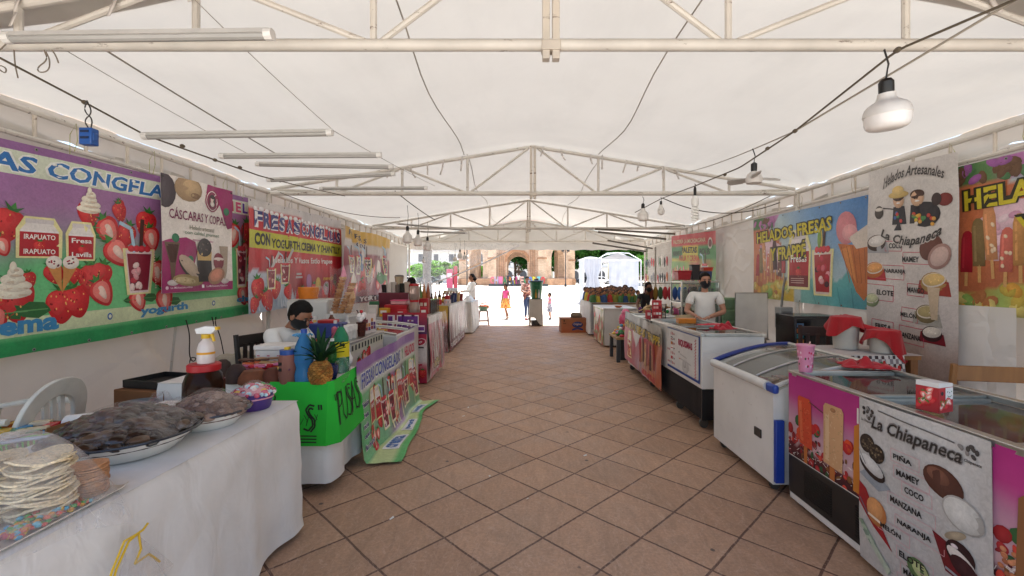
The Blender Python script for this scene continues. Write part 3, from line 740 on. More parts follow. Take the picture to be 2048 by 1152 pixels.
# ------------------------------------------------------------------ printed banners on the side walls
def blend(stops, t):
    stops = [(p, lin(c)) for p, c in stops]
    if t <= stops[0][0]: return stops[0][1]
    for (p, a), (q, b_) in zip(stops, stops[1:]):
        if t <= q:
            k = (t - p) / (q - p); return tuple(x + (y - x) * k for x, y in zip(a, b_))
    return stops[-1][1]
def grommets(p, n=9):
    for i in range(n):
        for y in (.02, p.h - .025): p.ell(.04 + (p.w - .08) * i / (n - 1), y, .013, .013, '8a8a88', 6).ell(.04 + (p.w - .08) * i / (n - 1), y, .006, .006, '20201e', 7)
class Wall:
    """a sheet hung along one side of the tent; uv() reads a spot on it from its place in the photograph"""
    def __init__(self, X, Y0, Z0, side, slope=0.0): self.X, self.Y0, self.Z0, self.side, self.k = X, Y0, Z0, side, slope
    def uv(self, px, py):
        Y = self.X * 890 / (px - 1045); Z = 1.45 - (py - 560) * Y / 890; u = (Y - self.Y0) * self.side
        return u, Z - self.Z0 - self.k * u
    def m(self, px, n): return n * abs(self.X) / abs(px - 1045)          # n pixels there, in metres (vertical)
    def fn(self, wr=.012, seed=0, **kw): return sheet((self.X, self.Y0, self.Z0), (0, self.side, self.k), (0, 0, 1), (self.side * 1.0, 0, 0) if self.side > 0 else (-1, 0, 0), wr, seed, **kw)

random.seed(11)
# --- long green and purple strawberry banner
w1 = Wall(-3.55, 2.0, .88, 1, .035); p = Print(4.08, 1.5)
def c1(u, v):
    if v > .956: return lin('94649c')
    if v < .085: return lin('2f9a5a')
    return blend([(0, '7ed08e'), (.4, '6cc884'), (.5, '86a890'), (.58, '9a88a0'), (.72, 'a878a8'), (1, '9a66a0')], v + .07 * sin(u * 5 + 1) + .05 * sin(u * 13))
p.base(c1, .045)
p.rect(0, 1.27, 4.08, .17, 'd8e0cc', 1); p.rect(0, .13, 4.08, .13, 'd4deb4', 1)
for s, u, w_ in (('FRES', .12, .75), ('AS', .94, .31), ('CONGELADAS', 1.315, 1.5)):
    p.text(s, u, 1.29, w_, .125, '2a72b8', 5, .03, .12, outline='f2f4ee', ow=.05)
    for k in range(int(w_ * 5)): p.ell(u + w_ * random.random(), 1.385 + .02 * random.random(), .02, .012, 'eef2ec', 6)
p.text('Y', 2.92, 1.29, .1, .12, '2a72b8', 5, .03, outline='f2f4ee')
for s, u, c in (('H', 3.36, 'c82a4a'), ('E', 3.51, 'e25a86'), ('L', 3.64, '5c3fa0'), ('A', 3.77, '2a72b8'), ('D', 3.9, 'c82a4a')): p.text(s, u, 1.29, .1, .125, c, 5, .04, outline='fbf6f0', ow=.05)
for s, a, b_ in (('crema', (-75, 672), (118, 640)), ('yogurth', (280, 632), (376, 612)), ('chantilly', (472, 604), (545, 590))):
    (u0, v0), (u1, v1) = w1.uv(*a), w1.uv(*b_); p.text(s, u0, .145, u1 - u0, .1, '3f8ec0', 5, .045)
for px, py in ((217, 631), (428, 602)): u, v = w1.uv(px, py); p.ell(u, .195, .024, .03, '2f66b0', 2).ell(u, .195, .014, .018, 'e8ecd0', 3.5)
def B(px, py, n, rot=0, cut=False, lev=2, leaf=True):
    u, v = w1.uv(px, py); p.berry(u, v, w1.m(px, n) * .8, rot, lev, cut, leaf)
for a in ((12, 452, 88, -.3), (2, 492, 50, .4, True), (33, 602, 105, .15), (-10, 640, 70, .2, True), (176, 428, 66, 0), (217, 462, 70, .5, True, 2.4), (240, 425, 46, .2), (236, 505, 78, .7, True), (252, 470, 60, -.4), (292, 450, 66, -.2),
          (302, 478, 60, .2, True), (110, 548, 52, .4), (148, 552, 44, -.4), (125, 612, 84, 0), (152, 604, 78, .3), (182, 560, 80, .1), (200, 552, 66, -.3), (203, 585, 70, .5, True, 2.8), (276, 600, 58, .4, True), (313, 545, 60, .2, True, 2.2), (330, 600, 60, .2, True),
          (241, 412, 30, .3), (497, 470, 66, .2), (486, 590, 50, .3, True), (500, 585, 60, 0), (466, 470, 60, -.2, True), (509, 530, 52, .1), (60, 560, 40, .2), (330, 565, 50, .1), (492, 500, 40, .4, True), (-60, 470, 90, .2), (-90, 590, 110, -.2), (-150, 520, 100, .1, True)): B(*a)
for px, py, n in ((28, 566, 80), (178, 405, 56), (332, 536, 34), (498, 548, 36), (-95, 545, 90)): u, v = w1.uv(px, py); p.swirl(u, v - w1.m(px, n * .25), w1.m(px, n), lev=5)
for a, b_, wd in (((38, 512), (118, 440), ('IRAPUATO', 'IRAPUATO')), ((136, 518), (185, 448), ('Fresa', 'Lavilla'))):
    (u0, v0), (u1, v1) = w1.uv(*a), w1.uv(*b_); p.carton(u0, v0, u1 - u0, (v1 - v0) * .95, 5, words=wd)
for px, py, n, h in ((277, 585, 46, 84), (483, 572, 26, 72)):
    u, v = w1.uv(px, py); p.cup(u, v, w1.m(px, n) * 1.35, w1.m(px, h), 5.5)
for px, py in ((108, 530), (140, 530)):
    u, v = w1.uv(px, py); s = w1.m(px, 44); p.poly([(u - s * .3, v), (u + s * .3, v), (u + (.35 if px < 120 else -.35) * s, v - s * 1.25)], 'd09050', 6).ell(u, v + .02, s * .34, s * .3, 'f0e6dc', 6.6)
    for k in range(7): p.ell(u + random.uniform(-.2, .2) * s, v + .02 + random.uniform(-.18, .18) * s, .05 * s, .04 * s, 'b0203a' if k % 2 else '5a1830', 7.4, 0, 6)
for px, py, n in ((68, 620, 70), (30, 625, 60), (190, 455, 44), (200, 470, 40), (300, 595, 36), (350, 602, 34), (-40, 610, 60), (258, 600, 30), (480, 500, 40)):
    u, v = w1.uv(px, py); s = w1.m(px, n) / 2; p.poly([(u - s, v), (u - s * .2, v + s * .5), (u + s * .6, v + s * .4), (u + s, v - s * .1), (u + s * .3, v - s * .5), (u - s * .5, v - s * .35)], '2d6a38', 2.2).line([(u - s, v), (u + s * .8, v)], s * .06, '63a060', 3)
for k in range(16): u, v = w1.uv(306 + .3 * k, 500 + 5 * k); p.ell(u, v, .009, .009, 'f2c8bc', 6, 0, 6)
grommets(p, 11)
p.build('vinyl_banner', w1.fn(.02, 1.3), label='long purple and green strawberry banner at the left, reading AS CONGELA', cat='banner')

# --- cups and shells poster hanging over it
w2 = Wall(-3.44, 4.24, 1.32, 1, .02); p = Print(1.02, 1.16)
def c2(u, v): return blend([(0, 'e6ded8'), (1, 'f0eae4')], v)
p.base(c2, .045)
p.poly([(.6, 1.16), (1.02, 1.16), (1.02, .72), (.95, .7), (.9, .78), (.88, .98), (.8, 1.0), (.66, 1.02), (.58, 1.06)], 'a02a6a', 1)
p.poly([(.0, .5), (.1, .53), (.3, .56), (.42, .52), (.46, .42), (.42, .25), (.3, .12), (.0, .08)], 'a02a6a', 1)
p.rect(0, 0, 1.02, .1, 'a02a6a', 1.6); p.rect(.0, .0, .09, .4, 'a02a6a', 1.4)
p.ell(.05, 1.0, .14, .17, '4a4048', 2); p.ell(.34, 1.06, .17, .13, 'ad9272', 2.6).ell(.38, 1.07, .11, .09, 'c4a882', 3.4); p.ell(.42, 1.0, .06, .03, '8a6e54', 4)
p.ell(.69, .99, .125, .125, 'a02a5a', 3).ell(.69, .99, .11, .11, 'f2e6e4', 4).ell(.69, .99, .1, .1, '8e2450', 5).ell(.69, .99, .07, .07, '3a2a2c', 6).ell(.69, 1.0, .04, .04, 'ead8cc', 7).ell(.69, .955, .045, .03, 'f0e8e2', 7).ell(.69, 1.03, .05, .02, '2a2024', 7.6)
p.text('CÁSCARAS Y COPAS,', .1, .72, .84, .135, '7c1f52', 5, .012)
p.text('Helado artesanal', .34, .645, .4, .045, '8a8a78', 5, .01); p.text('con calidad gourmet', .28, .585, .54, .045, '6f8a72', 5, .012); p.text('PREGUNTA POR EL MENÚ', .38, .53, .34, .022, 'b0508a', 5, .012)
for x, y in ((.92, .9), (.17, .545), (.36, .33)): p.ell(x, y, .045, .045, '2f7a58', 4)
p.poly([(.03, .5), (.22, .5), (.16, .3), (.14, .12), (.11, .12), (.09, .3)], '6d5548', 4).poly([(.05, .48), (.2, .48), (.15, .3), (.1, .3)], '4a2c26', 5).ell(.13, .1, .07, .03, 'cfc4c4', 5)
p.poly([(.82, .5), (.95, .5), (.93, .2), (.9, .1), (.86, .2)], 'b0a090', 4).ell(.9, .1, .06, .03, 'cfc4c4', 5)
p.ell(.36, .24, .19, .08, '3a2c2c', 4, -.6).ell(.36, .26, .19, .07, 'c4ad98', 5, -.6); p.ell(.34, .12, .22, .06, 'a08a5c', 5.4, -.1).ell(.3, .12, .15, .035, 'c8b48a', 6.2, -.1)
p.poly([(.46, .38), (.68, .38), (.7, .1), (.5, .1)], '2b2428', 6).poly([(.45, .43), (.69, .43), (.68, .33), (.47, .33)], 'c9a86a', 7).ell(.57, .47, .12, .1, '2b2024', 7.6)
for k in range(16): p.ell(.57 + random.uniform(-.09, .09), .47 + random.uniform(-.07, .07), .014, .01, '5c4a48' if k % 2 else '140e10', 9, 0, 6)
p.ell(.8, .32, .08, .1, '8a3a4a', 5).ell(.8, .35, .08, .02, 'e6d6d0', 6); p.ell(.76, .16, .14, .09, 'a87a60', 8, .35).ell(.76, .17, .11, .065, 'd08a72', 9, .35)
p.ell(.06, .05, .018, .018, 'e8c8d8', 4); p.text('La Michoacana.online', .1, .04, .3, .022, 'f0dce6', 4, .01); p.rect(.54, .035, .03, .035, 'f0f0f4', 4); p.text('La Michoacana Helados', .6, .04, .34, .022, 'f0dce6', 4, .01)
for x in (.03, .99): p.ell(x, 1.13, .012, .012, '2a2a28', 6)
p.build('vinyl_poster', w2.fn(.022, 5.1, fx=3.2), label='white and magenta poster reading CÁSCARAS Y COPAS, pinned over the green banner', cat='poster')

# --- red banner
w3 = Wall(-3.42, 5.55, 1.02, 1, .03); p = Print(2.85, 1.46)
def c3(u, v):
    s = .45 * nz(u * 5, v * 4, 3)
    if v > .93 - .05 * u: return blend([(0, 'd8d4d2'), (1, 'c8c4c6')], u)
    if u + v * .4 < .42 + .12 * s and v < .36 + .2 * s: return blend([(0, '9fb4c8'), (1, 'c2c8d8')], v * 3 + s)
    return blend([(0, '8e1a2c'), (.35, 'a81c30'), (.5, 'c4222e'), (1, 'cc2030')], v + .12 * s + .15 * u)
p.base(c3, .045)
p.poly([(0, 1.07), (2.85, 1.0), (2.85, .78), (0, .84)], 'c6c42c', 1)
for i, ch in enumerate('FRESAS'): p.text(ch, .12 + i * .19, 1.12 - .006 * i, .17, .2, '2a2f7c', 5, .045, outline='f0eef0', ow=.05)
for i, ch in enumerate('CONGELADAS'): p.text(ch, 1.33 + i * .145, 1.09 - .006 * i, .13, .19, '2a2f7c', 5, .045, outline='f0eef0', ow=.05)
for i in range(22): p.ell(.15 + i * .12, 1.33 - .005 * i + .03 * random.random(), .05, .03, 'eceaec', 6)
p.text('CON', .12, .875, .36, .165, '1d1c1a', 4, .05); p.text('YOGURTH, CREMA Y CHANTILLY', .52, .83, 2.25, .155, '1d1c1a', 4, .035, rot=-.012)
p.text('Helados Y Vasos Estilo Frapee', .55, .62, 1.85, .115, 'e8dcdc', 4, .03)
p.text('nevería', 2.1, .36, .35, .07, 'd8b040', 4, .02, .3)
for x, y, s in ((.2, .3, .3), (.62, .28, .26), (.42, .14, .3), (.95, .22, .24), (1.3, .14, .26), (1.75, .2, .24), (2.15, .14, .26), (2.5, .2, .22), (.12, .1, .22)): p.berry(x, y, s, random.uniform(-.5, .5), 2)
for x, y, s in ((.5, .3, .3), (.85, .36, .3)): p.cup(x, y, .2, .26, 5); p.line([(x, y + .25), (x + .2, y + .5)], .05, 'c8c4c4', 6)
for k in range(26): a = random.random() * 1.3; p.poly([(a, .02), (a + .05, .02), (a + random.uniform(-.1, .1), random.uniform(.1, .34))], random.choice(['b8c6dc', 'd0dae8', '93a8c4']), 1.4)
for k in range(12): a = 1.3 + random.random() * 1.5; p.poly([(a, .1), (a + .05, .1), (a + random.uniform(-.1, .1), random.uniform(.3, .5))], random.choice(['7a1426', 'dc5a60', '92304a']), 1.4)
for x, y, c in ((1.9, .3, 'd0b050'), (2.2, .22, 'b8a0b0'), (1.55, .36, 'a868a0'), (2.55, .35, '6a1020')): p.ell(x, y, .1, .12, c, 3)
for k in range(5): p.rect(1.15 + .02 * k, .42 - .0 * k + .05 * (k % 2), .12, .03, 'c0b6bc', 3)
grommets(p, 8)
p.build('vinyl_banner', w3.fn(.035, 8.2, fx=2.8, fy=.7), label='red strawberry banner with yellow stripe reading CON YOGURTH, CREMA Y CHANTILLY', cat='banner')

# --- rumpled banner behind the cone towers
w4 = Wall(-3.3, 8.15, .98, 1, 0); p = Print(2.9, 1.48)
def c4(u, v):
    s = nz(u * 4, v * 5, 8)
    if v > .86 - .06 * sin(u * 3): return blend([(0, 'caa040'), (1, 'd8b050')], u)
    if v > .74 - .1 * u: return lin('c9c2c0')
    return blend([(-.5, '6e2036'), (0, '9c5060'), (.3, 'b48890'), (.6, '8a2a40')], s)
p.base(c4, .05)
for i, ch in enumerate('FRESAS'): p.text(ch, .2 + i * .2, 1.34 - .02 * i, .13, .1, '33303c', 5, .03)
for i, ch in enumerate('CON'): p.text(ch, .62 + i * .24, 1.13 - .01 * i, .14, .11, '2e3458', 5, .04, outline='e8e4e4')
for x, y, w_, h_ in ((.3, .62, .26, .3), (.75, .6, .26, .34), (1.3, .55, .3, .36), (2.5, .6, .3, .4)): p.cup(x, y, w_, h_, 4, random.choice(['5c5058', '3e4056', '7a3a4a']), 'cfc8cc')
for k in range(16): p.berry(random.uniform(.2, 2.7), random.uniform(.16, .7), random.uniform(.16, .3), random.uniform(-1, 1), 2, k % 3 == 0)
for k in range(8): p.ell(random.uniform(.9, 2.6), random.uniform(.3, 1.0), .14, .2, random.choice(['d8d0d0', '4a6a9a', 'e2dcd8', '5a8a58']), 3, random.random() * 3)
p.rect(0, .02, 2.9, .12, '4a1830', 5); p.text('YOGURT Y CREMA', .9, .03, 1.9, .1, 'e8e0e0', 7, .04)
p.build('vinyl_banner', w4.fn(.1, 3.3, fx=2.0, fy=1.1, droop=.012), label='rumpled yellow topped strawberry banner behind the towers of cones', cat='banner')

# --- right side: two copies of the ice-cream banner
def helados(p):
    W_, H = p.w, p.h
    def cb(u, v):
        s = nz(u * 4, v * 4, 2) * .3
        if v > .86 and u < .3 + s * .3: return blend([(0, '3f6f45'), (.12, '5d8450'), (.16, 'b068a8'), (.3, 'c890c0')], u + s * .2)
        if v < .2 + s * .4 and u < .45: return blend([(0, 'b8a858'), (.2, 'a6c068'), (.4, 'd8b84a')], u + s)
        if v < .3 + .06 * sin(u * 30) and u > .5: return blend([(.5, '8ac0b8'), (.8, '5fb0b4'), (1, '4f9aa8')], u + s * .4)
        if u + .1 * v < .34 + s * .5: return blend([(0, 'b86a48'), (.5, 'cf7c52'), (1, 'c46a44')], v + s)
        return blend([(.3, 'b8c4c0'), (.55, 'b4ccd4'), (.8, '6f9fd0'), (1, '3d78b8')], u * .6 + v * .42 + s * .3)
    p.base(cb, .04)
    for x, y, a, b_ in ((.52, .7, .34, .2), (.38, .6, .26, .15), (.66, .6, .25, .18), (.5, .82, .2, .12)): p.ell(x, y, a, b_, 'e2c0cc', 1, 0, 22)
    for k in range(24): p.ell(.5 + random.uniform(-.3, .3), .68 + random.uniform(-.15, .16), .05, .03, random.choice(['d8a8bc', 'ecd4dc', 'd098b4']), 2, random.random() * 3, 9)
    for k in range(18): p.ell(random.uniform(.05, .6), H - .12 + random.uniform(-.04, .1), .06, .035, random.choice(['9a5a9c', '4c7a4c', 'b870a8', '6a4a30']), 1.4, random.random() * 3, 9)
    cols = ['a8182e', '857048', 'd09060', 'c86858', 'c08a4e', '4a2430', '6a3028', 'b02030']
    for k, c in enumerate(cols): p.pop(.12 + k * .105, .36 + .05 * ((k * 7) % 3) - .02 * k * 0, .1, .36 + .05 * (k % 3), c, 3 + .35 * k, rot=.05 * (k % 3 - 1), col2='e8d0b0' if k in (2, 3, 6) else None)
    for k in range(20): p.ell(random.uniform(.05, 1.0), random.uniform(.04, .24), .07, .05, random.choice(['c8b048', '8ab058', 'd8a040', 'd8c878', 'b87848']), 2, random.random() * 3, 9)
    p.carton(1.0, .22, .44, .75, 5, 'e6dede', ('Fresas',)); p.rect(1.0, .22, .44, .16, '7a1420', 6.8)
    for k in range(3): p.rect(1.05, .27 + .03 * k, .3, .01, 'd8b0a8', 9)
    p.cup(1.72, .14, .36, .56, 5, 'b02a30', 'e6d4cc')
    p.line([(1.72, .72), (1.68, 1.0)], .05, 'd8c060', 7).ell(1.66, .86, .04, .12, '7aa048', 8)
    p.poly([(2.0, .78), (2.5, .72), (2.5, .2), (2.42, .1), (2.3, .2), (2.14, .5)], 'c47038', 3).poly([(2.05, .7), (2.2, .74), (2.3, .3), (2.2, .42)], 'd88a48', 4)
    for k in range(5): p.line([(2.06 + .09 * k, .74), (2.2 + .06 * k, .3)], .008, '9a5228', 5)
    p.ell(2.14, .96, .17, .2, 'd4848c', 4).ell(2.2, .9, .12, .1, 'e0a0a4', 5); p.poly([(2.18, .84), (2.5, .98), (2.5, .72), (2.3, .7)], 'd8ccc0', 5)
    for k in range(5): p.line([(1.6 + .22 * k, .0), (1.5 + .24 * k, .24)], .006, '3c8088', 2)
    p.text('HELADOS, FRESAS', .12, .86, 1.78, .21, 'd2c22c', 9, .03, rot=.035, outline='2e2a14', ow=.1)
    p.text('Y FRAPPÉ', .52, .6, .86, .24, 'd2c22c', 9, .03, rot=.035, outline='2e2a14', ow=.1)
    grommets(p, 7)
random.seed(5)
w5 = Wall(3.9, 7.5, 1.16, -1, -.02); p = Print(2.5, 1.3); helados(p)
p.build('vinyl_banner', w5.fn(.014, 2.2), label='whole ice cream banner reading HELADOS, FRESAS Y FRAPPÉ, between the poster and the dark cabinet', cat='banner', group='ice cream banners on the right wall')
random.seed(9)
w6 = Wall(3.9, 4.03, 1.16, -1, -.012); p = Print(2.5, 1.3); helados(p)
p.build('vinyl_banner', w6.fn(.016, 6.2), label='ice cream banner cut by the right edge of the photo, only HELAD and Y readable', cat='banner', group='ice cream banners on the right wall')

# --- tall flavour poster
def fruit_half(p, x, y, s, skin, flesh, lev=3, rot=0, plate=None):
    if plate: p.poly([(x - s * 1.3, y - s * .9), (x + s * 1.3, y - s * .9), (x + s * 1.1, y + s * .1), (x - s * 1.1, y + s * .1)], plate, lev - 1)
    p.ell(x, y, s, s * .72, skin, lev, rot, 20).ell(x + .04 * s, y + s * .16, s * .9, s * .5, 'e6ddd2', lev + .8, rot, 20).ell(x + .04 * s, y + s * .2, s * .82, s * .43, flesh, lev + 1.6, rot, 20)
    for k in range(6): p.ell(x + random.uniform(-.5, .5) * s, y + s * .2 + random.uniform(-.2, .2) * s, .1 * s, .05 * s, [min(1, c * 1.25) for c in lin(flesh)], lev + 2.4, random.random() * 3, 7)
w7 = Wall(3.8, 4.9, .42, -1, -.07); p = Print(1.02, 2.22)
p.base(lambda u, v: blend([(0, 'a08a80'), (.18, 'b09a90'), (.3, 'd0c8c4'), (1, 'd8d4d0')], v + .03 * sin(u * 9)), .05)
def X7(px, py): return w7.uv(px, py)
p.text('Helados Artesanales', .2, 2.0, .7, .1, '3c3836', 5, .02, .35, arc=.09, outline='c8c2be', ow=.06)
p.text('La Chiapaneca', .17, 1.48, .7, .12, '3c3836', 5, .03, .35, arc=-.1, outline='c8c2be', ow=.06)
# emblem: two small figures in regional dress
for x, hat in ((.4, True), (.62, False)):
    p.poly([(x - .09, 1.62), (x + .09, 1.62), (x + .07, 1.8), (x - .07, 1.8)], '23202a', 3).ell(x, 1.86, .07, .075, 'd8b090', 4)
    p.ell(x, 1.90, .075, .045, '4a2c20', 4.6); p.ell(x, 1.835, .025, .008, 'f4f0ec', 5.4)
    for e in (-.025, .025): p.ell(x + e, 1.865, .008, .011, '181412', 5.4)
    if hat: p.ell(x, 1.92, .13, .035, 'cdb06a', 5.6).ell(x, 1.96, .075, .05, 'd8bc78', 6.2)
    for k in range(5): p.ell(x + random.uniform(-.06, .06), 1.7 + random.uniform(-.06, .06), .02, .02, random.choice(['c83a30', '3a8a4a', 'd8b840', '3a5aa0']), 5, 0, 8)
p.poly([(.33, 1.56), (.4, 1.66), (.43, 1.56)], '23202a', 3); p.ell(.7, 1.7, .16, .12, '221e26', 2.6)
for k in range(12): p.ell(.7 + random.uniform(-.12, .12), 1.68 + random.uniform(-.08, .08), .022, .02, random.choice(['c8402e', 'd8a040', '4a8a50', 'd8d0c8']), 6, 0, 8)
p.ell(.15, 1.76, .055, .07, '4a4440', 4).ell(.15, 1.79, .05, .02, 'd8d0c8', 5); p.line([(.2, 1.8), (.33, 1.78)], .012, '3c3836', 4); p.ell(.9, 1.82, .07, .06, '7a2a24', 4).ell(.82, 1.83, .05, .06, '3a2624', 4.5)
for s, px, py, bx in (('COCO', 1789, 491, (1768, 1801, 482, 502)), ('MAMEY', 1820, 518, (1804, 1868, 505, 527)), ('NARANJA', 1788, 543, (1742, 1806, 532, 555)), ('MANGO', 1832, 580, (1814, 1850, 570, 590)), ('ELOTE', 1770, 585, (1730, 1785, 572, 596)), ('MELÓN', 1817, 629, (1802, 1837, 619, 640)), ('FRESA', 1767, 653, (1745, 1786, 645, 662)), ('MANZANA', 1820, 672, (1798, 1850, 660, 682))):
    u0, v0 = X7(bx[0], bx[3]); u1, v1 = X7(bx[1], bx[2]); w_ = min(.26, max(.14, .036 * len(s) + .02)); u, v = X7(px, py)
    p.frame(u0, v0, u1 - u0, v1 - v0, .006, 'c84a62', 2); p.text(s, u - w_ / 2, v - .03, w_, .055, '1e1c1e', 4, .025)
for px, py, s, sk, fl, pl in ((1752, 486, .12, '4a3a34', 'dcd8d4', 'a8a8ac'), (1748, 540, .12, 'c06a30', 'e0a060', 'b02a30'), (1745, 600, .1, '8a9a70', 'c4c8a0', None), (1868, 565, .13, 'b08a50', 'd8b878', '9a3a30'), (1855, 628, .12, '7a6a48', 'b0a070', 'a8a49c'), (1865, 668, .1, '3a1c20', 'e0d8cc', '7c1a28')):
    u, v = X7(px, py); fruit_half(p, u, v, s, sk, fl, 3, .2, pl)
u, v = X7(1862, 495); p.ell(u, v, .13, .11, '6a3c30', 3, .9, 20); u, v = X7(1880, 513); p.ell(u, v, .13, .1, 'a8847c', 4, .9, 20).ell(u, v, .1, .075, 'd0b4ac', 5, .9, 20)
u, v = X7(1872, 575); p.poly([(u - .07, v), (u + .05, v), (u + .03, v - .3), (u - .03, v - .3)], 'c8b49a', 6)
p.build('vinyl_poster', w7.fn(.018, 4.4, fx=3), label='tall pale flavour poster with two figures in its emblem, hung behind the buckets', cat='poster')

# --- red topped lolly banner further along
w8 = Wall(3.85, 11.5, 1.12, -1, -.055); p = Print(2.62, 1.46)
def c8(u, v):
    if v > .82: return lin('b8242e')
    if v > .6 and u < .3: return lin('2e7a4a')
    if v > .56 and u < .66: return lin('cfc23c')
    if v > .6: return lin('3f8a4a')
    return blend([(0, '5a9a50'), (.3, '9ab050'), (.55, 'c83a3a'), (.8, '8a9a4a'), (1, '6aa058')], u + .3 * nz(u * 5, v * 5, 1))
p.base(c8, .06)
p.text('PALETERÍA LA MICHOACANA', .15, 1.25, 2.0, .12, 'd8c8a8', 4, .02, .2); p.text('NIEVES', .1, .95, .6, .12, '1e3a28', 4, .03); p.text('BOLIS', 1.85, .98, .5, .14, '1e3a28', 4, .03)
p.text('PALETAS', .75, 1.02, .95, .14, '2a2620', 4, .04); p.text('AGUA Y CREMA', .55, .83, 1.3, .14, 'c84a28', 4, .035)
for k in range(12): p.pop(.14 + k * .15, .3 + .04 * (k % 3), .1, .34, ['b02030', 'c88a40', 'd8c8b0', '6a3a20', '8ab060', 'd86a80'][k % 6], 3)
for k in range(8): p.ell(random.uniform(.1, 2.5), random.uniform(.08, .7), .1, .1, random.choice(['b83040', 'd8a050', '4a8a48', 'e0d8d0']), 2)
p.cup(2.1, .35, .32, .4, 4, '9a9aa0', 'c8c8cc'); p.ell(2.36, 1.22, .1, .12, 'd8ccc4', 5).ell(2.36, 1.22, .07, .08, '6a2028', 6)
p.text('ELOTES', 1.75, .16, .8, .14, '1c1a18', 5, .04); p.rect(1.8, .0, .8, .12, 'd8a838', 3)
for k in range(4): p.berry(2.0 + .16 * k, .1, .14, .2, 4)
p.build('vinyl_banner', w8.fn(.02, 9.4), label='red, yellow and green lolly banner behind the woman in white', cat='banner')
# plain white sheet right of the tall poster
m = MB('canvas', 'eeece8'); m.grid(lambda u, v: Vector((3.86 + .012 * nz(u * 3, v * 4, 2), 4.1 - .62 * u, .25 + .98 * v)), 12, 16)
m.build('cloth_sheet', label='plain white cloth sheet hanging below the right ice cream banner', cat='cloth', smooth=60)
# cords holding the sheets up
for x, ys_, z, s in ((-3.6, (2.9, 3.5, 4.25, 5.3, 5.62, 6.8, 7.9, 9.0, 10.4), 2.43, 1), (3.93, (2.9, 3.4, 4.0, 4.9, 5.2, 6.2, 7.3, 9.0, 10.2, 11.3), 2.44, -1)):
    for k, y in enumerate(ys_):
        m = MB('cloth', random.choice(['b8a888', '8a8478', 'c8a0a0', 'b0b070'])); m.tube([(x + s * .04, y, z + .01), (x + s * .02, y + .02, 2.6), (x - s * -.06, y + .03, 2.69), (x + s * .05, y + .05, 2.56), (x + s * .045, y + .03, 2.47)], .003, 5)
        m.build('tie_cord', tent)
# ------------------------------------------------------------------ left hand stalls
def drape(x0, x1, y0, y1, zt, zb, col, seed=0, fold=.03, style='cloth', top=True, n=160, rows=12, rad=.03, jag=.02):
    """cloth over a box: flat top and a skirt that falls in soft folds"""
    m = MB(style, col); per = []
    pts = [(x0, y0), (x1, y0), (x1, y1), (x0, y1)]; L = 2 * (x1 - x0 + y1 - y0); acc = 0
    for i in range(n):
        d = L * i / n; k = 0
        for (a, b_), (c, e) in zip(pts, pts[1:] + pts[:1]):
            l = abs(c - a) + abs(e - b_)
            if d <= l: per.append((a + (c - a) * d / l, b_ + (e - b_) * d / l, (e - b_) / l, -(c - a) / l, i)); break
            d -= l
    cx, cy_ = (x0 + x1) / 2, (y0 + y1) / 2
    vs = []; fs = []
    for j in range(rows + 1):
        t = j / rows
        for (x, y, nx, ny, i) in per:
            f = fold * (t ** .8) * (nz(x * 4.3 + seed, y * 4.3, seed) + .6 * nz(x * 9 + seed, y * 9, t * .6 + seed) + .45) + .006 * nz(x * 5 + t * 9, y * 5 - t * 7, seed) * 1.5
            z = zt - (zt - zb) * t + (jag * nz(x * 3, y * 3, seed + 4) * t if j == rows else 0)
            r = rad * .5 * (1 if j == 0 else 0)
            vs.append((x + nx * f - nx * r, y + ny * f - ny * r, z + (0 if j else .0)))
    for j in range(rows):
        for i in range(n): fs.append(((j + 1) * n + i, (j + 1) * n + (i + 1) % n, j * n + (i + 1) % n, j * n + i))
    m.add(vs, fs)
    if top:
        nu, nv = max(4, int((x1 - x0) * 16)), max(4, int((y1 - y0) * 16))
        m.grid(lambda u, v: Vector((x0 + (x1 - x0) * u, y0 + (y1 - y0) * v, zt + .0025 + .005 * nz(x0 + u * 3, v * 4 * (y1 - y0), seed) * (1 if 0 < u < 1 and 0 < v < 1 else 0))), nu, nv)
    return m
T1Z, T2Z = .754, .742
t = thing('draped_table', 'near left table under a creased white cloth, with the enamel basins on it', 'table', (0, 0, 0))
drape(-2.06, -1.29, .5, 2.56, T1Z, .035, 'dfdcd7', 2, .035, 'linen').build('tablecloth', t, smooth=60)
MB('wood', '8a6a48').box((-1.675, 1.53, .72), (.7, 2.0, .04)).build('tabletop', t)
t = thing('draped_table', 'second left table in white cloth, wearing the green paper sign', 'table', (0, 0, 0))
drape(-2.5, -1.33, 3.04, 3.62, T2Z, .06, 'dfdcd7', 8, .05, 'linen', rows=14).build('tablecloth', t, smooth=60)
MB('wood', '8a6a48').box((-1.915, 3.33, .71), (1.1, .5, .04)).build('tabletop', t)

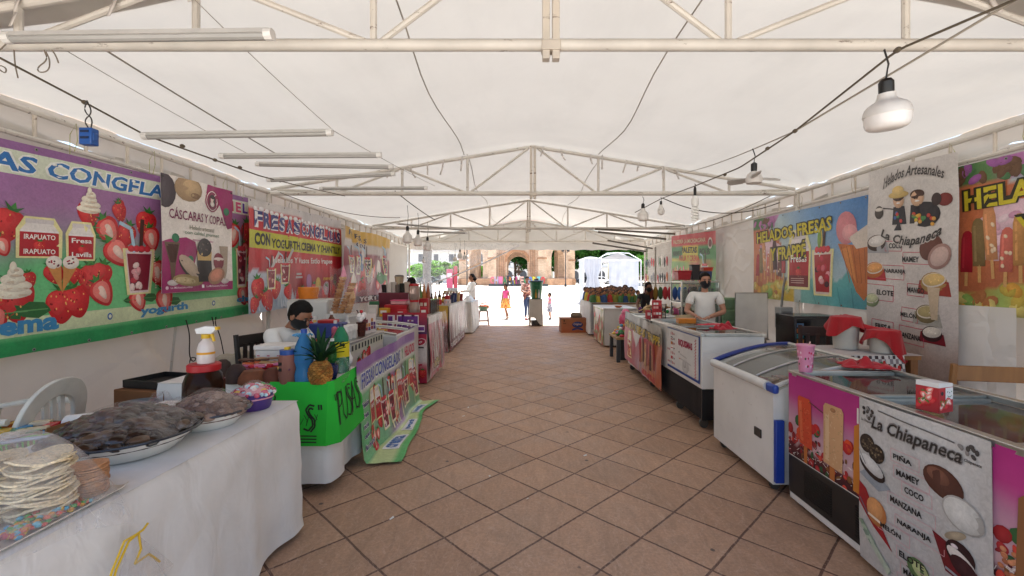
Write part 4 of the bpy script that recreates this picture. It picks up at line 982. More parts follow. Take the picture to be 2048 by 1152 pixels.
# green hand lettered sign folded round the corner of that table
def brush(p, strokes, x, y, s, w=.014, lev=3):
    for st in strokes: p.line([(x + a * s, y + b_ * s) for a, b_ in st], w, '1c2416', lev)
LET = {'P': [[(0, 0), (.03, 1)], [(.06, 0), (.1, 1)], [(.03, 1), (.3, .95), (.36, .75), (.28, .58), (.08, .52)]], 'U': [[(.02, 1), (.04, .2), (.2, 0), (.36, .2), (.4, 1)]],
       'S': [[(.4, .95), (.2, 1), (.06, .8), (.16, .6), (.32, .42), (.36, .2), (.2, 0), (.0, .08)], [(.36, .82), (.24, .88), (.16, .78), (.24, .62), (.42, .42), (.44, .16), (.28, -.05)]], 'A': [[(0, 0), (.2, 1), (.4, 0)], [(.08, .4), (.36, .42)], [(.05, 0), (.22, .86)]],
       'O': [[(.2, 0), (.02, .3), (.04, .8), (.22, 1), (.4, .8), (.4, .25), (.2, 0)]], 's': [[(.3, .55), (.1, .6), (.1, .4), (.28, .3), (.26, .05), (.02, .06)]], 'a': [[(.3, .5), (.1, .55), (.04, .2), (.16, .02), (.3, .15), (.32, .5), (.34, 0)]], '"': [[(0, 1), (.02, .8)], [(.1, 1), (.12, .8)]]}
def word(p, s, x, y, h, adv=.52, w=.012, up=0):
    for ch in s: brush(p, LET[ch], x, y, h, w); x += adv * h * (.4 if ch == '"' else 1); y += up
    return x
p = Print(.98, .42); p.style = 'paper'
p.base(lambda u, v: blend([(0, '1fae2c'), (1, '28c038')], v + .2 * nz(u * 4, v * 3)), .04)
word(p, 'as', .06, .29, .12, .42, .01); word(p, 'SAS"', .15, .1, .17, .56, .012); word(p, '"PUSAS', .51, .11, .22, .34, .011, .003)
for k in range(3): p.line([(.19, .07 - .02 * k), (.43, .065 - .02 * k)], .008, '1c2416', 3)
for k in range(14): x = .13 + random.random() * .3; p.line([(x, .12 + random.random() * .1), (x + .02, .16 + random.random() * .06)], .004, '1c2416', 2.4)
def signfn(u, v, h):
    wv = .006 * nz(u * 5, v * 4, 3); c = .5
    if u < c: q = Vector((-1.30 - (c - u), 3.005 - h + wv - .05 * (1 - v / .42) * .7, .345 + v)); q.y -= .012
    else: q = Vector((-1.285 + h + wv + .05 * (1 - v / .42), 3.0 + (u - c), .345 + v + .04 * (u - c)))
    return q
p.build('paper_sign', signfn, label='bright green paper sign with black hand lettering on the second left table', cat='sign')

# ---- things on the near table
def basin(loc, r, h, label, style, col, rim, cat='basin'):
    t = thing('enamel_basin', label, cat, loc)
    MB(style, col).lathe([(.0, .004), (r * .62, .0), (r * .66, .006), (r * .9, h * .75), (r * .99, h), (r * .96, h - .002), (r * .87, h * .75), (r * .62, .012), (0, .012)], n=48).build('bowl', t)
    MB('gloss', rim).tube([(r * cos(a * pi / 24), r * sin(a * pi / 24), h) for a in range(49)], .0055, 8, caps=False).build('rim', t)
    return t
def mound(name, loc, r, hz, cols, n, size, parent=None, flat=.55, seed=0, style='plastic', under=None):
    """a heap of sweets: each lump is part of one heap mesh"""
    m = MB(style); rnd = random.Random(seed)
    m.lathe([(r * .94, -.02), (r * .8, hz * .35), (r * .5, hz * .7), (0, hz * .88)], n=20, col=under or cols[0])
    for k in range(n):
        a, q = rnd.random() * 2 * pi, sqrt(rnd.random()) * r * .95; z = hz * (1 - (q / r) ** 1.6) * .9
        s = size * rnd.uniform(.7, 1.25); rot = Matrix.Rotation(rnd.random() * 6, 3, 'Z') @ Matrix.Rotation(rnd.uniform(-.6, .6), 3, 'X')
        m.ball((q * cos(a), q * sin(a), z), (s, s * rnd.uniform(.8, 1), s * flat), 8, rnd.choice(cols), rot=rot)
    return m
def wrap(r, z0, hz, seed, over=1.04, n=56, rows=14):
    """cling film stretched over a heap"""
    m = MB('film')
    vs = []; fs = []
    for j in range(rows + 1):
        t = j / rows
        for i in range(n):
            a = 2 * pi * i / n; q = r * over * t; z = z0 + hz * (1 - t ** 1.7) + .012 * nz(cos(a) * 2.5 * t + seed, sin(a) * 2.5 * t, seed) + .006 * sin(a * 17 + seed) * t * t
            vs.append((q * cos(a), q * sin(a), z))
    for j in range(rows):
        for i in range(n): fs.append((j * n + i, (j + 1) * n + i, (j + 1) * n + (i + 1) % n, j * n + (i + 1) % n))
    return m.add(vs, fs)
b1 = (-1.6, 1.8, T1Z + .004)
basin(b1, .25, .085, 'larger white enamel basin with dark rim, nearer of the two, full of dark sweets', 'gloss', 'dcdad4', '23252c')
m = mound('x', b1, .235, .1, ['2a1c16', '36261c', '4a3428', '221816', '584434'], 150, .034, seed=4, style='gloss', under='33261f')
o = m.build('dark_sweets', loc=(b1[0], b1[1], b1[2] + .075), label='heap of dark brown tamarind sweets in the nearer enamel basin', cat='sweets')
wrap(.245, .087, .112, 3, .985).build('plastic_wrap', loc=(b1[0], b1[1], b1[2] + .002), label='clear plastic wrap stretched over the dark sweets in the nearer basin', cat='plastic wrap', smooth=80)
b2 = (-1.5, 2.13, T1Z + .004)
basin(b2, .175, .075, 'smaller white enamel basin behind the larger one, heaped with grey brown sweets', 'gloss', 'dcdad4', '2c2e36')
mound('x', b2, .165, .085, ['7a5e50', '8a7060', '6a5044', '9a8070'], 90, .026, seed=9, style='granule', under='6a5044').build('brown_sweets', loc=(b2[0], b2[1], b2[2] + .066), label='heap of pale brown sweets in the smaller basin', cat='sweets')
wrap(.172, .077, .1, 7, .985).build('plastic_wrap', loc=b2, label='creased plastic wrap over the pale brown sweets', cat='plastic wrap', smooth=80)
pb = (-1.45, 2.4, T1Z + .004)
t = thing('plastic_bowl', 'purple plastic bowl of mixed candy at the table corner', 'bowl', pb)
MB('plastic', '4a3278').lathe([(0, .003), (.075, 0), (.082, .01), (.1, .085), (.106, .09), (.1, .088), (.078, .012), (0, .01)], n=32).build('bowl', t)
mound('x', pb, .105, .05, ['d85a70', 'f0e8e0', 'e8b850', 'c83a5a', 'b8d8e0', 'f0d0c8', 'a02848'], 90, .015, seed=2, flat=.8, style='gloss', under='d89098').build('candy', loc=(pb[0], pb[1], pb[2] + .08), label='pile of pink, white and yellow candy in the purple bowl', cat='candy')
wrap(.1, .088, .06, 12, 1.12, 36, 8).build('plastic_wrap', loc=pb, label='clear wrap bunched over the candy in the purple bowl', cat='plastic wrap', smooth=80)
jl = (-1.76, 2.46, T1Z + .004)
t = thing('sweets_jar', 'big brown jar with red screw lid behind the basins', 'jar', jl)
MB('clear', '3e2216').lathe([(.0, .0), (.085, .0), (.095, .012), (.1, .06), (.098, .13), (.085, .17), (.072, .19), (.072, .2)], n=10).build('jar_body', t, bev=.006)
MB('plastic', 'b81e26').lathe([(.076, .192), (.08, .196), (.08, .226), (.074, .232), (0, .233)], n=36).build('lid', t)
t = thing('spray_bottle', 'white and yellow trigger spray bottle standing on the red jar lid', 'spray bottle', (jl[0] + .01, jl[1] + .0, jl[2] + .234))
MB('gloss', 'e0d4cc').lathe([(0, 0), (.04, 0), (.043, .01), (.042, .08), (.034, .11), (.018, .128), (.016, .138)], n=24).build('bottle', t)
MB('plastic', 'e0b41c').lathe([(.022, .136), (.022, .158), (.015, .16)], n=18).build('collar', t)
MB('plastic', 'ecebe6').prism([(-.045, .16), (.035, .16), (.06, .182), (.055, .2), (.0, .204), (-.055, .188)], -.014, .014, 'y').build('spray_head', t, bev=.004)
MB('plastic', 'e0b41c').prism([(.026, .16), (.04, .16), (.05, .12), (.042, .118)], -.006, .006, 'y').build('trigger', t)
MB('plastic', 'e0b41c').prism([(.06, .182), (.072, .184), (.07, .2), (.055, .2)], -.012, .012, 'y').build('nozzle', t)
for k in range(2): MB('paper', 'e0a030').lathe([(.0432, .05 - .02 * k), (.0432, .062 - .02 * k)], n=24).build('label_band', t) if k == 0 else None
# wafers, candy tray and the tied bag at the near end
def wafers(loc, r, n, hz, col, label, wob, seed):
    m = MB('granule', col); rnd = random.Random(seed)
    for k in range(n):
        z = hz * k / n; ox, oy = rnd.uniform(-wob, wob), rnd.uniform(-wob, wob); q = 28; ph = rnd.random() * 6
        rr = [r * (1 + (.09 if wob > .006 else .015) * sin(3 * 2 * pi * i / q + ph) + rnd.uniform(-.03, .03) * (wob > .006)) for i in range(q)]
        cf = rnd.uniform(.8, 1.08); c = tuple(min(1, x * cf) for x in lin(col)); th = hz / n * .86
        vs = []
        for s in (0, 1):
            for i in range(q): vs.append((ox + rr[i] * cos(2 * pi * i / q), oy + rr[i] * sin(2 * pi * i / q), z + th * s + wob * .9 * sin(2 * 2 * pi * i / q + ph)))
        m.add(vs, [tuple(range(q - 1, -1, -1)), tuple(range(q, 2 * q))] + [(i, (i + 1) % q, q + (i + 1) % q, q + i) for i in range(q)], c)
    return m.build('wafer_stack', loc=loc, label=label, cat='wafers', group='stacked wafers in the clear bag', smooth=50)
wafers((-1.53, 1.24, T1Z + .012), .085, 26, .18, 'ecd8ae', 'leftmost stack of cream puffed wafers in the tied clear bag', .012, 3)
wafers((-1.41, 1.30, T1Z + .012), .07, 24, .17, 'eedab2', 'cream puffed wafer stack between the leftmost stack and the tan one', .012, 5)
wafers((-1.395, 1.43, T1Z + .012), .05, 22, .095, 'c48e62', 'short neat stack of tan wafers in the clear bag', .002, 8)
m = MB('paper', 'd8cdbb'); m.grid(lambda u, v: Vector((-1.62 + .31 * u, .98 + .5 * v, T1Z + .006 + .012 * (max(0, abs(u - .5) - .44) * 16 + max(0, abs(v - .5) - .46) * 16))), 24, 24)
m.build('paper_tray', label='shallow paper tray under the wafers and loose candy', cat='tray', solid=.003)
m = MB('gloss'); rnd = random.Random(3)
for k in range(230):
    u, v = rnd.random(), rnd.random(); x, y = -1.40 + .075 * u + .0, 1.17 + .2 * v
    m.ball((x, y, T1Z + .018 + .022 * rnd.random() * (1 - abs(2 * v - 1))), (.008, .008, .006), 6, rnd.choice(['d84a3a', '3aa0c0', '58a848', 'e0b830', 'd86a50', '70b8c8', '4a9a40', 'd89030']))
m.build('loose_candy', label='bright button candy spilled in the paper tray beside the wafers', cat='candy', kind='stuff')
m = MB('granule', '8a2434')
for k in range(120): m.ball((-1.45 + .11 * rnd.random(), 1.0 + .16 * rnd.random(), T1Z + .016 + .02 * rnd.random()), .009, 6, rnd.choice(['8a2030', 'a03040', '6a1828', 'b04050']))
m.build('red_candy', label='dark red sugared candy at the near end of the paper tray', cat='candy', kind='stuff')
# clear bag: over the stacks, gathered to a knot in front of the cloth
kn = Vector((-1.235, 1.415, .645))
m = MB('sheeting')
def bag(u, v):
    a = 2 * pi * u; cx, cyy = -1.47, 1.24
    rx, ry = .25, .29
    e = Vector((cx + rx * cos(a), cyy + ry * sin(a), T1Z + .012))
    if e.x > -1.275: e.x = -1.275 + .01 * sin(a * 9)
    top = Vector((cx, cyy, T1Z + .25)); s = v
    q = top.lerp(e, s ** .8); q.z = T1Z + .012 + .238 * (1 - s ** 2.4) + .012 * nz(u * 9, v * 3, 2) + .005 * sin(u * 60)
    pull = max(0, cos(a - .55)) ** 3 * s ** 2
    return q.lerp(kn + Vector((.0, .0, .02)), pull * .92) + Vector((.006, 0, .0)) * nz(u * 22, v * 5, 4)
m.grid(bag, 72, 22); 
m.grid(lambda u, v: kn + Vector(((.01 + .07 * v) * .4 * cos(2 * pi * u) + .03 * v, (.012 + .09 * v * (1 + .3 * sin(u * 30))) * sin(2 * pi * u), -.01 - .17 * v)), 30, 8)
m.build('clear_bag', label='large clear plastic bag over the wafer stacks, gathered in front of the white cloth', cat='plastic bag', smooth=80)
m = MB('plastic', 'd8b022')
for pts in ([(0, 0, 0), (-.0, -.05, .004), (.01, -.1, -.05), (.012, -.125, -.1)], [(0, 0, 0), (.004, -.04, -.004), (.012, -.09, -.055), (.014, -.11, -.1)], [(0, 0, 0), (.008, .0, -.05), (.006, -.02, -.085)], [(.006, -.02, -.085), (.008, .03, -.085), (.01, .07, -.135)], [(0, -.03, .0), (.006, .01, .005), (.0, .035, .012)]):
    m.tube([kn + Vector(q) + Vector((.014, 0, 0)) for q in pts], .0035, 6)
m.build('ribbon_tie', label='yellow ribbon tie at the gathered neck of the clear bag', cat='ribbon')
m = MB('steel', 'a8a6a2'); 
for s in (-.012, .012): m.tube([(-1.88, 1.62 + s, .86), (-1.79, 1.66 + s * .6, .864), (-1.7, 1.7 + s * .2, .868)], .006, 6)
m.tube([(-1.88, 1.608, .86), (-1.9, 1.62, .86), (-1.88, 1.632, .86)], .006, 6)
m.build('serving_tongs', label='metal tongs resting on the rim of the nearer enamel basin', cat='tongs')
m = MB('film'); m.grid(lambda u, v: Vector((-2.0 + .3 * u, 2.2 + .16 * v, T1Z + .02 + .07 * sin(pi * u) * sin(pi * v) * (1.2 + nz(u * 6, v * 6, 2)))), 16, 12)
m.build('plastic_bag', label='limp white and red plastic bag behind the smaller basin', cat='plastic bag', smooth=80)
m = MB('paper', 'c86a6a'); m.grid(lambda u, v: Vector((-1.98 + .24 * u, 2.24 + .1 * v, T1Z + .012 + .035 * sin(pi * u) * sin(pi * v))), 8, 6); m.build('snack_packet', label='pink snack packet inside the limp plastic bag', cat='packet')

# low bench behind the table with its basin, basket and bucket
t = thing('wooden_bench', 'low wooden bench against the left wall behind the near table', 'bench', (-2.62, 2.25, 0))
MB('wood', 'a8875e').box((0, 0, .435), (.66, 1.7, .03)).build('seat', t, bev=.004)
for x in (-.28, .28):
    for y in (-.78, .78): MB('wood', '9a7850').box((x, y, .21), (.05, .05, .42)).build('leg', t)
t = thing('plastic_basin', 'blue plastic basin holding a paper roll on the low bench', 'basin', (-2.62, 2.72, .452))
MB('plastic', '1f4a7c').lathe([(0, .003), (.1, 0), (.105, .01), (.14, .1), (.155, .105), (.136, .098), (.1, .012), (0, .01)], n=32).build('basin_body', t)
MB('paper', 'ecebe8').tube([(-.12, -.04, .11), (.14, .02, .125)], .055, 20, caps=False).tube([(-.12, -.04, .11), (.14, .02, .125)], .05, 20, caps=False).build('paper_roll', loc=(-2.62, 2.72, .47), label='white kitchen paper roll lying in the blue basin', cat='paper roll')
t = thing('bucket', 'grey plastic bucket at the far end of the low bench', 'bucket', (-2.5, 2.9, .452))
MB('plastic', '6e7072').lathe([(0, 0), (.082, 0), (.098, .2), (.102, .205), (.096, .205), (.08, .01), (0, .01)], n=32).build('bucket_body', t)
t = thing('plastic_basket', 'lime green plastic basket on the low bench', 'basket', (-2.5, 2.28, .452))
m = MB('plastic', '76c82a')
for z, r in ((.01, .15), (.05, .158), (.09, .166), (.135, .178), (.15, .182)): m.tube([(r * 1.25 * cos(a * pi / 20), r * sin(a * pi / 20), z) for a in range(41)], .006, 5, caps=False)
for k in range(60): a = 2 * pi * k / 60; m.tube([(.15 * 1.25 * cos(a), .15 * sin(a), .01), (.18 * 1.25 * cos(a), .18 * sin(a), .15)], .004, 4)
m.lathe([(0, 0), (.18, .002)], n=24); m.build('basket_body', t)
t = thing('carton', 'open brown carton of wrapped snacks at the left edge', 'box', (-2.86, 2.5, .452))
m = MB('paper', '8a5e38'); m.box((-.17, 0, .08), (.006, .3, .16)).box((.17, 0, .08), (.006, .3, .16)).box((0, -.15, .08), (.34, .006, .16)).box((0, .15, .08), (.34, .006, .16)).box((0, 0, .003), (.34, .3, .006)); m.build('carton_body', t)
m = MB('gloss'); rnd = random.Random(12)
for k in range(26): m.box((rnd.uniform(-.13, .13), rnd.uniform(-.12, .12), .13 + .03 * rnd.random()), (.09, .05, .02), rnd.choice(['d8b030', '4a90c0', 'c83030', '3a8a4a', 'e0d0b0', 'd07030']), rnd.random() * 3)
m.build('wrapped_snacks', loc=(-2.86, 2.5, .452), label='yellow, blue and red wrapped snacks filling the brown carton', cat='snacks', kind='stuff')
MB('plastic', '8a1e2a').lathe([(0, .002), (.035, 0), (.055, .04), (.05, .04), (.032, .006), (0, .005)], n=24).build('small_bowl', loc=(-2.62, 2.5, .452), label='small dark red bowl beside the lime basket', cat='bowl')
# white plastic garden chair
t = thing('plastic_chair', 'white moulded plastic chair with arched slotted back by the left wall', 'chair', (-3.2, 2.72, 0), R(-80))
m = MB('plastic', 'dcdad2')
ao = [(-.26 * cos(pi * i / 24), .42 * sin(pi * i / 24) ** .55) for i in range(25)]; ai = [(-.17 * cos(pi * i / 24), .31 * sin(pi * i / 24) ** .6) for i in range(25)]
vs = [Vector((x, .22 + .1 * z / .42 + o, .42 + z)) for o in (0, .028) for x, z in ao + ai]; fs = []
for i in range(24): fs += [(i, i + 1, 26 + i, 25 + i), (50 + i, 75 + i, 76 + i, 51 + i), (i, 50 + i, 51 + i, i + 1), (25 + i, 26 + i, 76 + i, 75 + i)]
m.add(vs, fs); m.build('back_arch', t, bev=.006)
for x in (-.06, 0, .06): MB('plastic', 'dcdad2').box((x, .285, .58), (.036, .014, .32)).build('back_slat', t, bev=.004)
MB('plastic', 'd8d6ce').box((0, 0, .42), (.46, .44, .025)).build('seat', t, bev=.01)
for x in (-.21, .21):
    for y in (-.2, .22): MB('plastic', 'dcdad2').tube([(x, y, .42), (x * 1.1, y * 1.15, 0)], [.024, .018], 8).build('leg', t)
    MB('plastic', 'dcdad2').tube([(x * 1.15, .24, .64), (x * 1.2, 0, .65), (x * 1.15, -.2, .62), (x * 1.05, -.22, .42)], .02, 8).build('armrest', t)
# carton stack with black tray
t = thing('carton', 'tall printed brown carton behind the brown jar', 'box', (-2.62, 3.28, 0), R(-12))
MB('paper', '7d5230').box((0, 0, .34), (.44, .4, .68)).build('carton_body', t, bev=.004)
m = MB('paper', '9a3028')
for k in range(4): m.box((-.12 + .09 * k, -.2025, .58), (.05, .003, .03))
m.build('red_print', t)
MB('plastic', '1c1b1c').box((0, 0, .01), (.4, .3, .02)).box((0, -.15, .03), (.4, .012, .05)).box((0, .15, .03), (.4, .012, .05)).box((-.2, 0, .03), (.012, .3, .05)).box((.2, 0, .03), (.012, .3, .05)).build('tray', loc=(-2.62, 3.28, .682), rz=R(-12), label='black plastic tray on top of the tall brown carton', cat='tray')
# cables hanging on the left wall
for pts, lb in (([(372, 640), (380, 670), (378, 712), (386, 725), (394, 716), (380, 714), (379, 738), (384, 745)], 'thin black cable with a loop and plug hanging from the green banner'),
                ([(424, 634), (428, 650), (424, 668)], 'left brown wire running down behind the spray bottle'), ([(432, 634), (430, 648), (440, 670), (446, 700), (450, 720)], 'right brown wire looping down behind the spray bottle')):
    rope('cable', [onX(x, y, -3.5) for x, y in pts], .006, '2a2422', lb, 'cable')
MB('paint', 'b8b0a6').tube([onX(353, 640, -3.6), onX(338, 775, -3.6)], .012, 8).build('metal_pole', label='thin leaning grey pole against the left wall', cat='pole')
# ---- things on the second table
def T2(px, py): return onZ(px, py, T2Z + .004)
def shell(px, py, r, h, col, label, top=.35):
    return MB('clay', col).lathe([(r * .93, 0), (r, h * .12), (r * .94, h * .5), (r * .75, h * .82), (r * top, h), (0, h)], n=28).build('gourd_bowl', loc=T2(px, py), label=label, cat='bowl', group='upturned bowls on the second table')
shell(473, 765, .068, .125, '3a2620', 'darkest round gourd bowl, left on the second table'); shell(446, 752, .06, .12, '3e2a22', 'dark gourd bowl half hidden behind the brown jar')
shell(507, 766, .095, .088, '7a4428', 'wide flat reddish clay bowl, upturned beside the dark one', .62); shell(545, 765, .066, .1, '6a3622', 'small red brown clay bowl touching the candy jar', .4)
m = MB('gloss'); rnd = random.Random(21)
for k in range(40): m.box((rnd.uniform(-.14, .14), rnd.uniform(-.06, .06), .02 + .085 * rnd.random()), (.07, .04, .012), rnd.choice(['d83848', 'e080a8', 'f0e0e0', 'c02838', 'e8a0c0', 'd87040']), rnd.random() * 3)
m.build('snack_wrappers', loc=T2(520, 755), label='pile of pink and red wrapped sweets behind the clay bowls', cat='sweets', kind='stuff')
for k, (px, py, z) in enumerate(((505, 752, .118), (545, 752, .1), (540, 750, .122))):
    q = T2(px, py); t = thing('wooden_spoon', ('dark long handled wooden spoon on the sweets', 'pale wooden spoon lowest on the sweets', 'pale wooden spoon lying across the others')[k], 'spoon', (q.x, q.y, q.z + z), R(8 * k - 5), 'wooden spoons on the sweets')
    MB('wood', ('5a3a28', 'b8905e', 'a87c50')[k]).ball((-.06, 0, 0), (.05, .03, .012), 12).build('spoon_bowl', t); MB('wood', ('5a3a28', 'b8905e', 'a87c50')[k]).tube([(-.02, 0, .0), (.12, .01, .004)], .008, 8).build('handle', t)
def bottle(loc, prof, style, col, cap, caph, label, bands=(), name='bottle', cat='bottle', group=None, n=24, rz=0):
    t = thing(name, label, cat, loc, rz, group); MB(style, col).lathe(prof, n=n).build('bottle_body', t)
    r, z = prof[-1]; MB('plastic', cap).lathe([(r * 1.15, z - .004), (r * 1.18, z + caph), (0, z + caph + .001)], n=20).build('cap', t)
    for (z0, z1, rr, c) in bands: MB('paper', c).lathe([(rr, z0), (rr, z1)], n=n).build('label_band', t)
    return t
q = T2(575, 766); t = bottle(q, [(0, 0), (.052, 0), (.057, .01), (.057, .17), (.05, .195), (.042, .2)], 'clear', 'c88a7a', '24509a', .028, 'clear jar of salmon pink sweets with blue lid', name='candy_jar', cat='jar')
m = MB('plastic'); 
for k in range(60): m.ball((random.uniform(-.04, .04), random.uniform(-.04, .04), .01 + .11 * random.random()), .011, 6, random.choice(['d86a50', 'c85848', 'e0a070', '6a3848', 'd8b050']))
m.build('candy', t)
MB('plastic', 'e0b81e').box((0, 0, .236), (.03, .03, .02)).build('lid_tab', t)
for z in (.1, .14): MB('paper', '1a1818').box((-.02, -.0575, z), (.022, .004, .022)).build('black_mark', t, bev=.004)
q = T2(608, 765); bottle(q, [(0, .0), (.05, 0), (.058, .012), (.06, .06), (.052, .1), (.056, .13), (.062, .15), (.062, .22), (.057, .25), (.03, .315), (.018, .335), (.018, .345)], 'clear', '4f9ad8', '1f4aa0', .022, 'large blue water bottle between the candy jar and the pineapple', [(.15, .152, .0622, '2a64b0'), (.21, .212, .0622, '2a64b0')])
t = thing('pineapple', 'ripe pineapple with spiky green crown on the table corner', 'pineapple', T2(641, 767))
m = MB('clay')
def pine(d, q):
    return q
rows = 11
for j in range(rows):
    z = .012 + .135 * j / (rows - 1); rr = .066 * sqrt(max(.05, 1 - ((z - .07) / .088) ** 2)); nn = 13
    for k in range(nn):
        a = 2 * pi * (k + .5 * (j % 2)) / nn
        m.ball((rr * cos(a), rr * sin(a), z), (.0165, .0165, .0115), 7, random.choice(['a8702a', '9a5e22', 'b8823a', '8e6426']))
m.ball((0, 0, .074), (.062, .062, .074), 14, '6e4418'); m.build('fruit', t)
m = MB('leaf')
for k in range(40):
    a = k * 2.4; tl = .12 + .1 * random.random(); sp = .25 + .95 * random.random(); pts = []
    for i in range(6):
        u = i / 5; rr = .012 + tl * u * sin(sp) * (.5 + .6 * u); z = .142 + tl * u * cos(sp) * (1.35 - .5 * u * sp)
        w_ = .021 * (1 - u) ** .6 * (.6 + .8 * u) + .0008; pts.append((rr, z, w_))
    vs = []; fs = []
    for rr, z, w_ in pts:
        for s in (-1, 0, 1): vs.append((rr * cos(a) - s * w_ * sin(a), rr * sin(a) + s * w_ * cos(a), z + (.004 if s else -.002)))
    for i in range(5):
        for s in (0, 1): fs.append((i * 3 + s, i * 3 + s + 1, i * 3 + s + 4, i * 3 + s + 3))
    m.add(vs, fs, random.choice(['2c4a2a', '36583a', '476b44', '2a4432']))
m.build('leaf_crown', t)
t = thing('soda_bottle', 'big green soda bottle with yellow label behind the pineapple', 'bottle', T2(682, 744))
MB('clear', '4aa878').lathe([(0, 0), (.056, 0), (.06, .015), (.06, .23), (.056, .27), (.03, .325), (.017, .345), (.017, .352)], n=28).build('bottle_body', t)
MB('paper', 'd8c820').lathe([(.0612, .12), (.0612, .235)], n=28).build('label_band', t); MB('plastic', '1e2c54').lathe([(.019, .348), (.019, .372), (0, .373)], n=18).build('cap', t)
m = MB('paper', '1a1a1a'); 
for k in range(2): m.ball((.022 + .02 * k, -.058, .215), (.011, .006, .014), 8)
m.build('black_mark', t)
bottle(T2(664, 752), [(0, 0), (.03, 0), (.033, .01), (.033, .16), (.028, .2), (.013, .25), (.013, .26)], 'clear', '3f8a4a', 'e8eee8', .015, 'slim green bottle with white cap between pineapple leaves and yellow label')
MB('gloss', '1e2c5a').lathe([(0, 0), (.035, 0), (.05, .06), (.05, .105), (.046, .105), (.034, .01), (0, .008)], n=24).build('small_tub', loc=T2(662, 758), label='dark blue tub tucked behind the pineapple', cat='tub')
t = thing('foam_cooler', 'white foam cooler with flaking print behind the bottles', 'cooler', (-1.9, 3.46, T2Z + .004))
MB('plastic', 'dedad4').box((0, 0, .085), (.25, .18, .17)).build('cooler_body', t, bev=.008); MB('plastic', 'e4e0da').box((0, 0, .19), (.27, .2, .035)).build('lid', t, bev=.008)
m = MB('paper', '3a2a28')
for k in range(9): m.box((-.1 + .025 * k, -.0905, .13 - .02 * (k % 3)), (.02, .003, .008), random.choice(['3a2a28', 'c83848', 'c86070']))
m.build('flaked_print', t)
t = thing('yogurt_tub', 'white yogurt tub with red print in front of the seated man', 'tub', (-1.66, 3.52, T2Z + .004))
MB('plastic', 'ebe4e0').lathe([(0, 0), (.042, 0), (.056, .2), (.06, .205), (.06, .22), (.0, .222)], n=28).build('tub_body', t)
m = MB('paper', 'c83a3a')
for k in range(7): a = -1.9 + .12 * k; m.ball((.052 * cos(a), .052 * sin(a), .06 + .02 * (k % 3)), .012, 6)
m.build('red_print', t); MB('plastic', 'b81e28').tube([(.03, 0, .2), (.05, .0, .28)], .009, 8).build('spoon', t)
for k, (px, py) in enumerate(((690, 738), (684, 758))):
    m = MB('film' if k else 'paper', 'e6e4e2'); q = T2(px, py); m.ball((0, 0, .07), (.055, .05, .085), 18, fn=lambda d, v: v * (1 + .3 * nz(d.x * 3, d.y * 3, d.z * 3 + 2)))
    m.build('plastic_bag', loc=q, label=('crumpled white plastic bag at the right corner of the second table', 'thin clear plastic bag in front of the white one')[k], cat='plastic bag', smooth=80)
m = MB('gloss', '5aa8d8')
for k in range(9): a = random.uniform(0, 6); m.tube([(0, 0, 0), (.05 * cos(a), .04 * sin(a), .04), (.07 * cos(a), .06 * sin(a), .03)], .008, 5)
m.build('ribbon_bow', loc=T2(600, 758) + Vector((-.02, .08, .27)), label='blue ribbon bow behind the water bottle', cat='ribbon')
# sacks behind
m = MB('cloth', 'a69a86'); m.ball((0, 0, .38), (.34, .24, .42), 36, fn=lambda d, v: v * (1 + .16 * nz(d.x * 3, d.y * 3, d.z * 3) + .06 * nz(d.x * 9, d.y * 9, d.z * 9)))
m.build('cloth_sack', loc=(-2.55, 4.0, 0), label='slumped beige cloth sack behind the clay bowls', cat='sack', smooth=80)
# small printed freezer, curved freezer and the hanging menu banner
random.seed(31)
t = thing('display_freezer', 'low freezer with strawberry printed side behind the tilted banner', 'freezer', (0, 0, 0))
MB('appliance', 'c9c5c0').box((-1.88, 4.48, .44), (.66, .94, .86)).build('freezer_body', t, bev=.01); MB('steel', 'b8b6b2').box((-1.88, 4.48, .88), (.68, .96, .02)).build('top_frame', t, bev=.004)
p = Print(.92, .5); p.style = 'paper'; p.base(lambda u, v: lin('d8ccc6') if v < .86 else lin('cfcbb8'), .06)
for k in range(11): p.rect(.01 + .083 * k, .44, .04, .05, '3a3634', 1)
for k in range(12): p.berry(random.uniform(.05, .88), random.uniform(.06, .36), .13, random.random() * 3, 2, k % 2 == 0)
p.text('Fresas', .3, .14, .5, .16, 'b02838', 6, .05, .3, outline='f0e8e4')
p.build('printed_side', lambda u, v, h: Vector((-1.548 + h, 4.02 + u, .36 + v)), t)
t = thing('display_freezer', 'freezer with curved glass lid next to the wrapped stall', 'freezer', (0, 0, 0))
MB('appliance', 'cfccc8').box((-1.82, 5.55, .42), (.8, 1.05, .8)).build('freezer_body', t, bev=.01)
m = MB('glass', 'e0e8ea'); m.grid(lambda u, v: Vector((-1.43 - .78 * u, 5.04 + 1.02 * v, .83 + .06 * sin(pi * .5 * u) ** .8)), 10, 2); m.build('glass_lid', t)
m = MB('steel', 'c8c6c2')
for y in (5.04, 5.55, 6.06): m.tube([(-1.43 - .78 * k / 8, y, .835 + .06 * sin(pi * .5 * k / 8) ** .8) for k in range(9)], .014, 6)
m.build('lid_rail', t)
p = Print(1.84, 1.06)
def cm(u, v):
    if v > .92: return lin('8a62a4')
    if v > .76: return lin('d0d4cc')
    if v < .05: return lin('58b868')
    if v < .2: return lin('ccdca0')
    return blend([(0, '6ab87a'), (.3, '88b890'), (.55, 'a070a0'), (.8, '78b080'), (1, '90b888')], u + .2 * nz(u * 6, v * 5))
p.base(cm, .04)
p.text('FRESAS CONGELADAS', .06, .83, 1.2, .12, '3a50a8', 5, .03, .15, outline='f2f2ee'); p.text('Y', 1.33, .83, .06, .11, '3a8a50', 5, .03); p.text('HELADOS', 1.45, .83, .36, .11, 'c83a60', 5, .03)
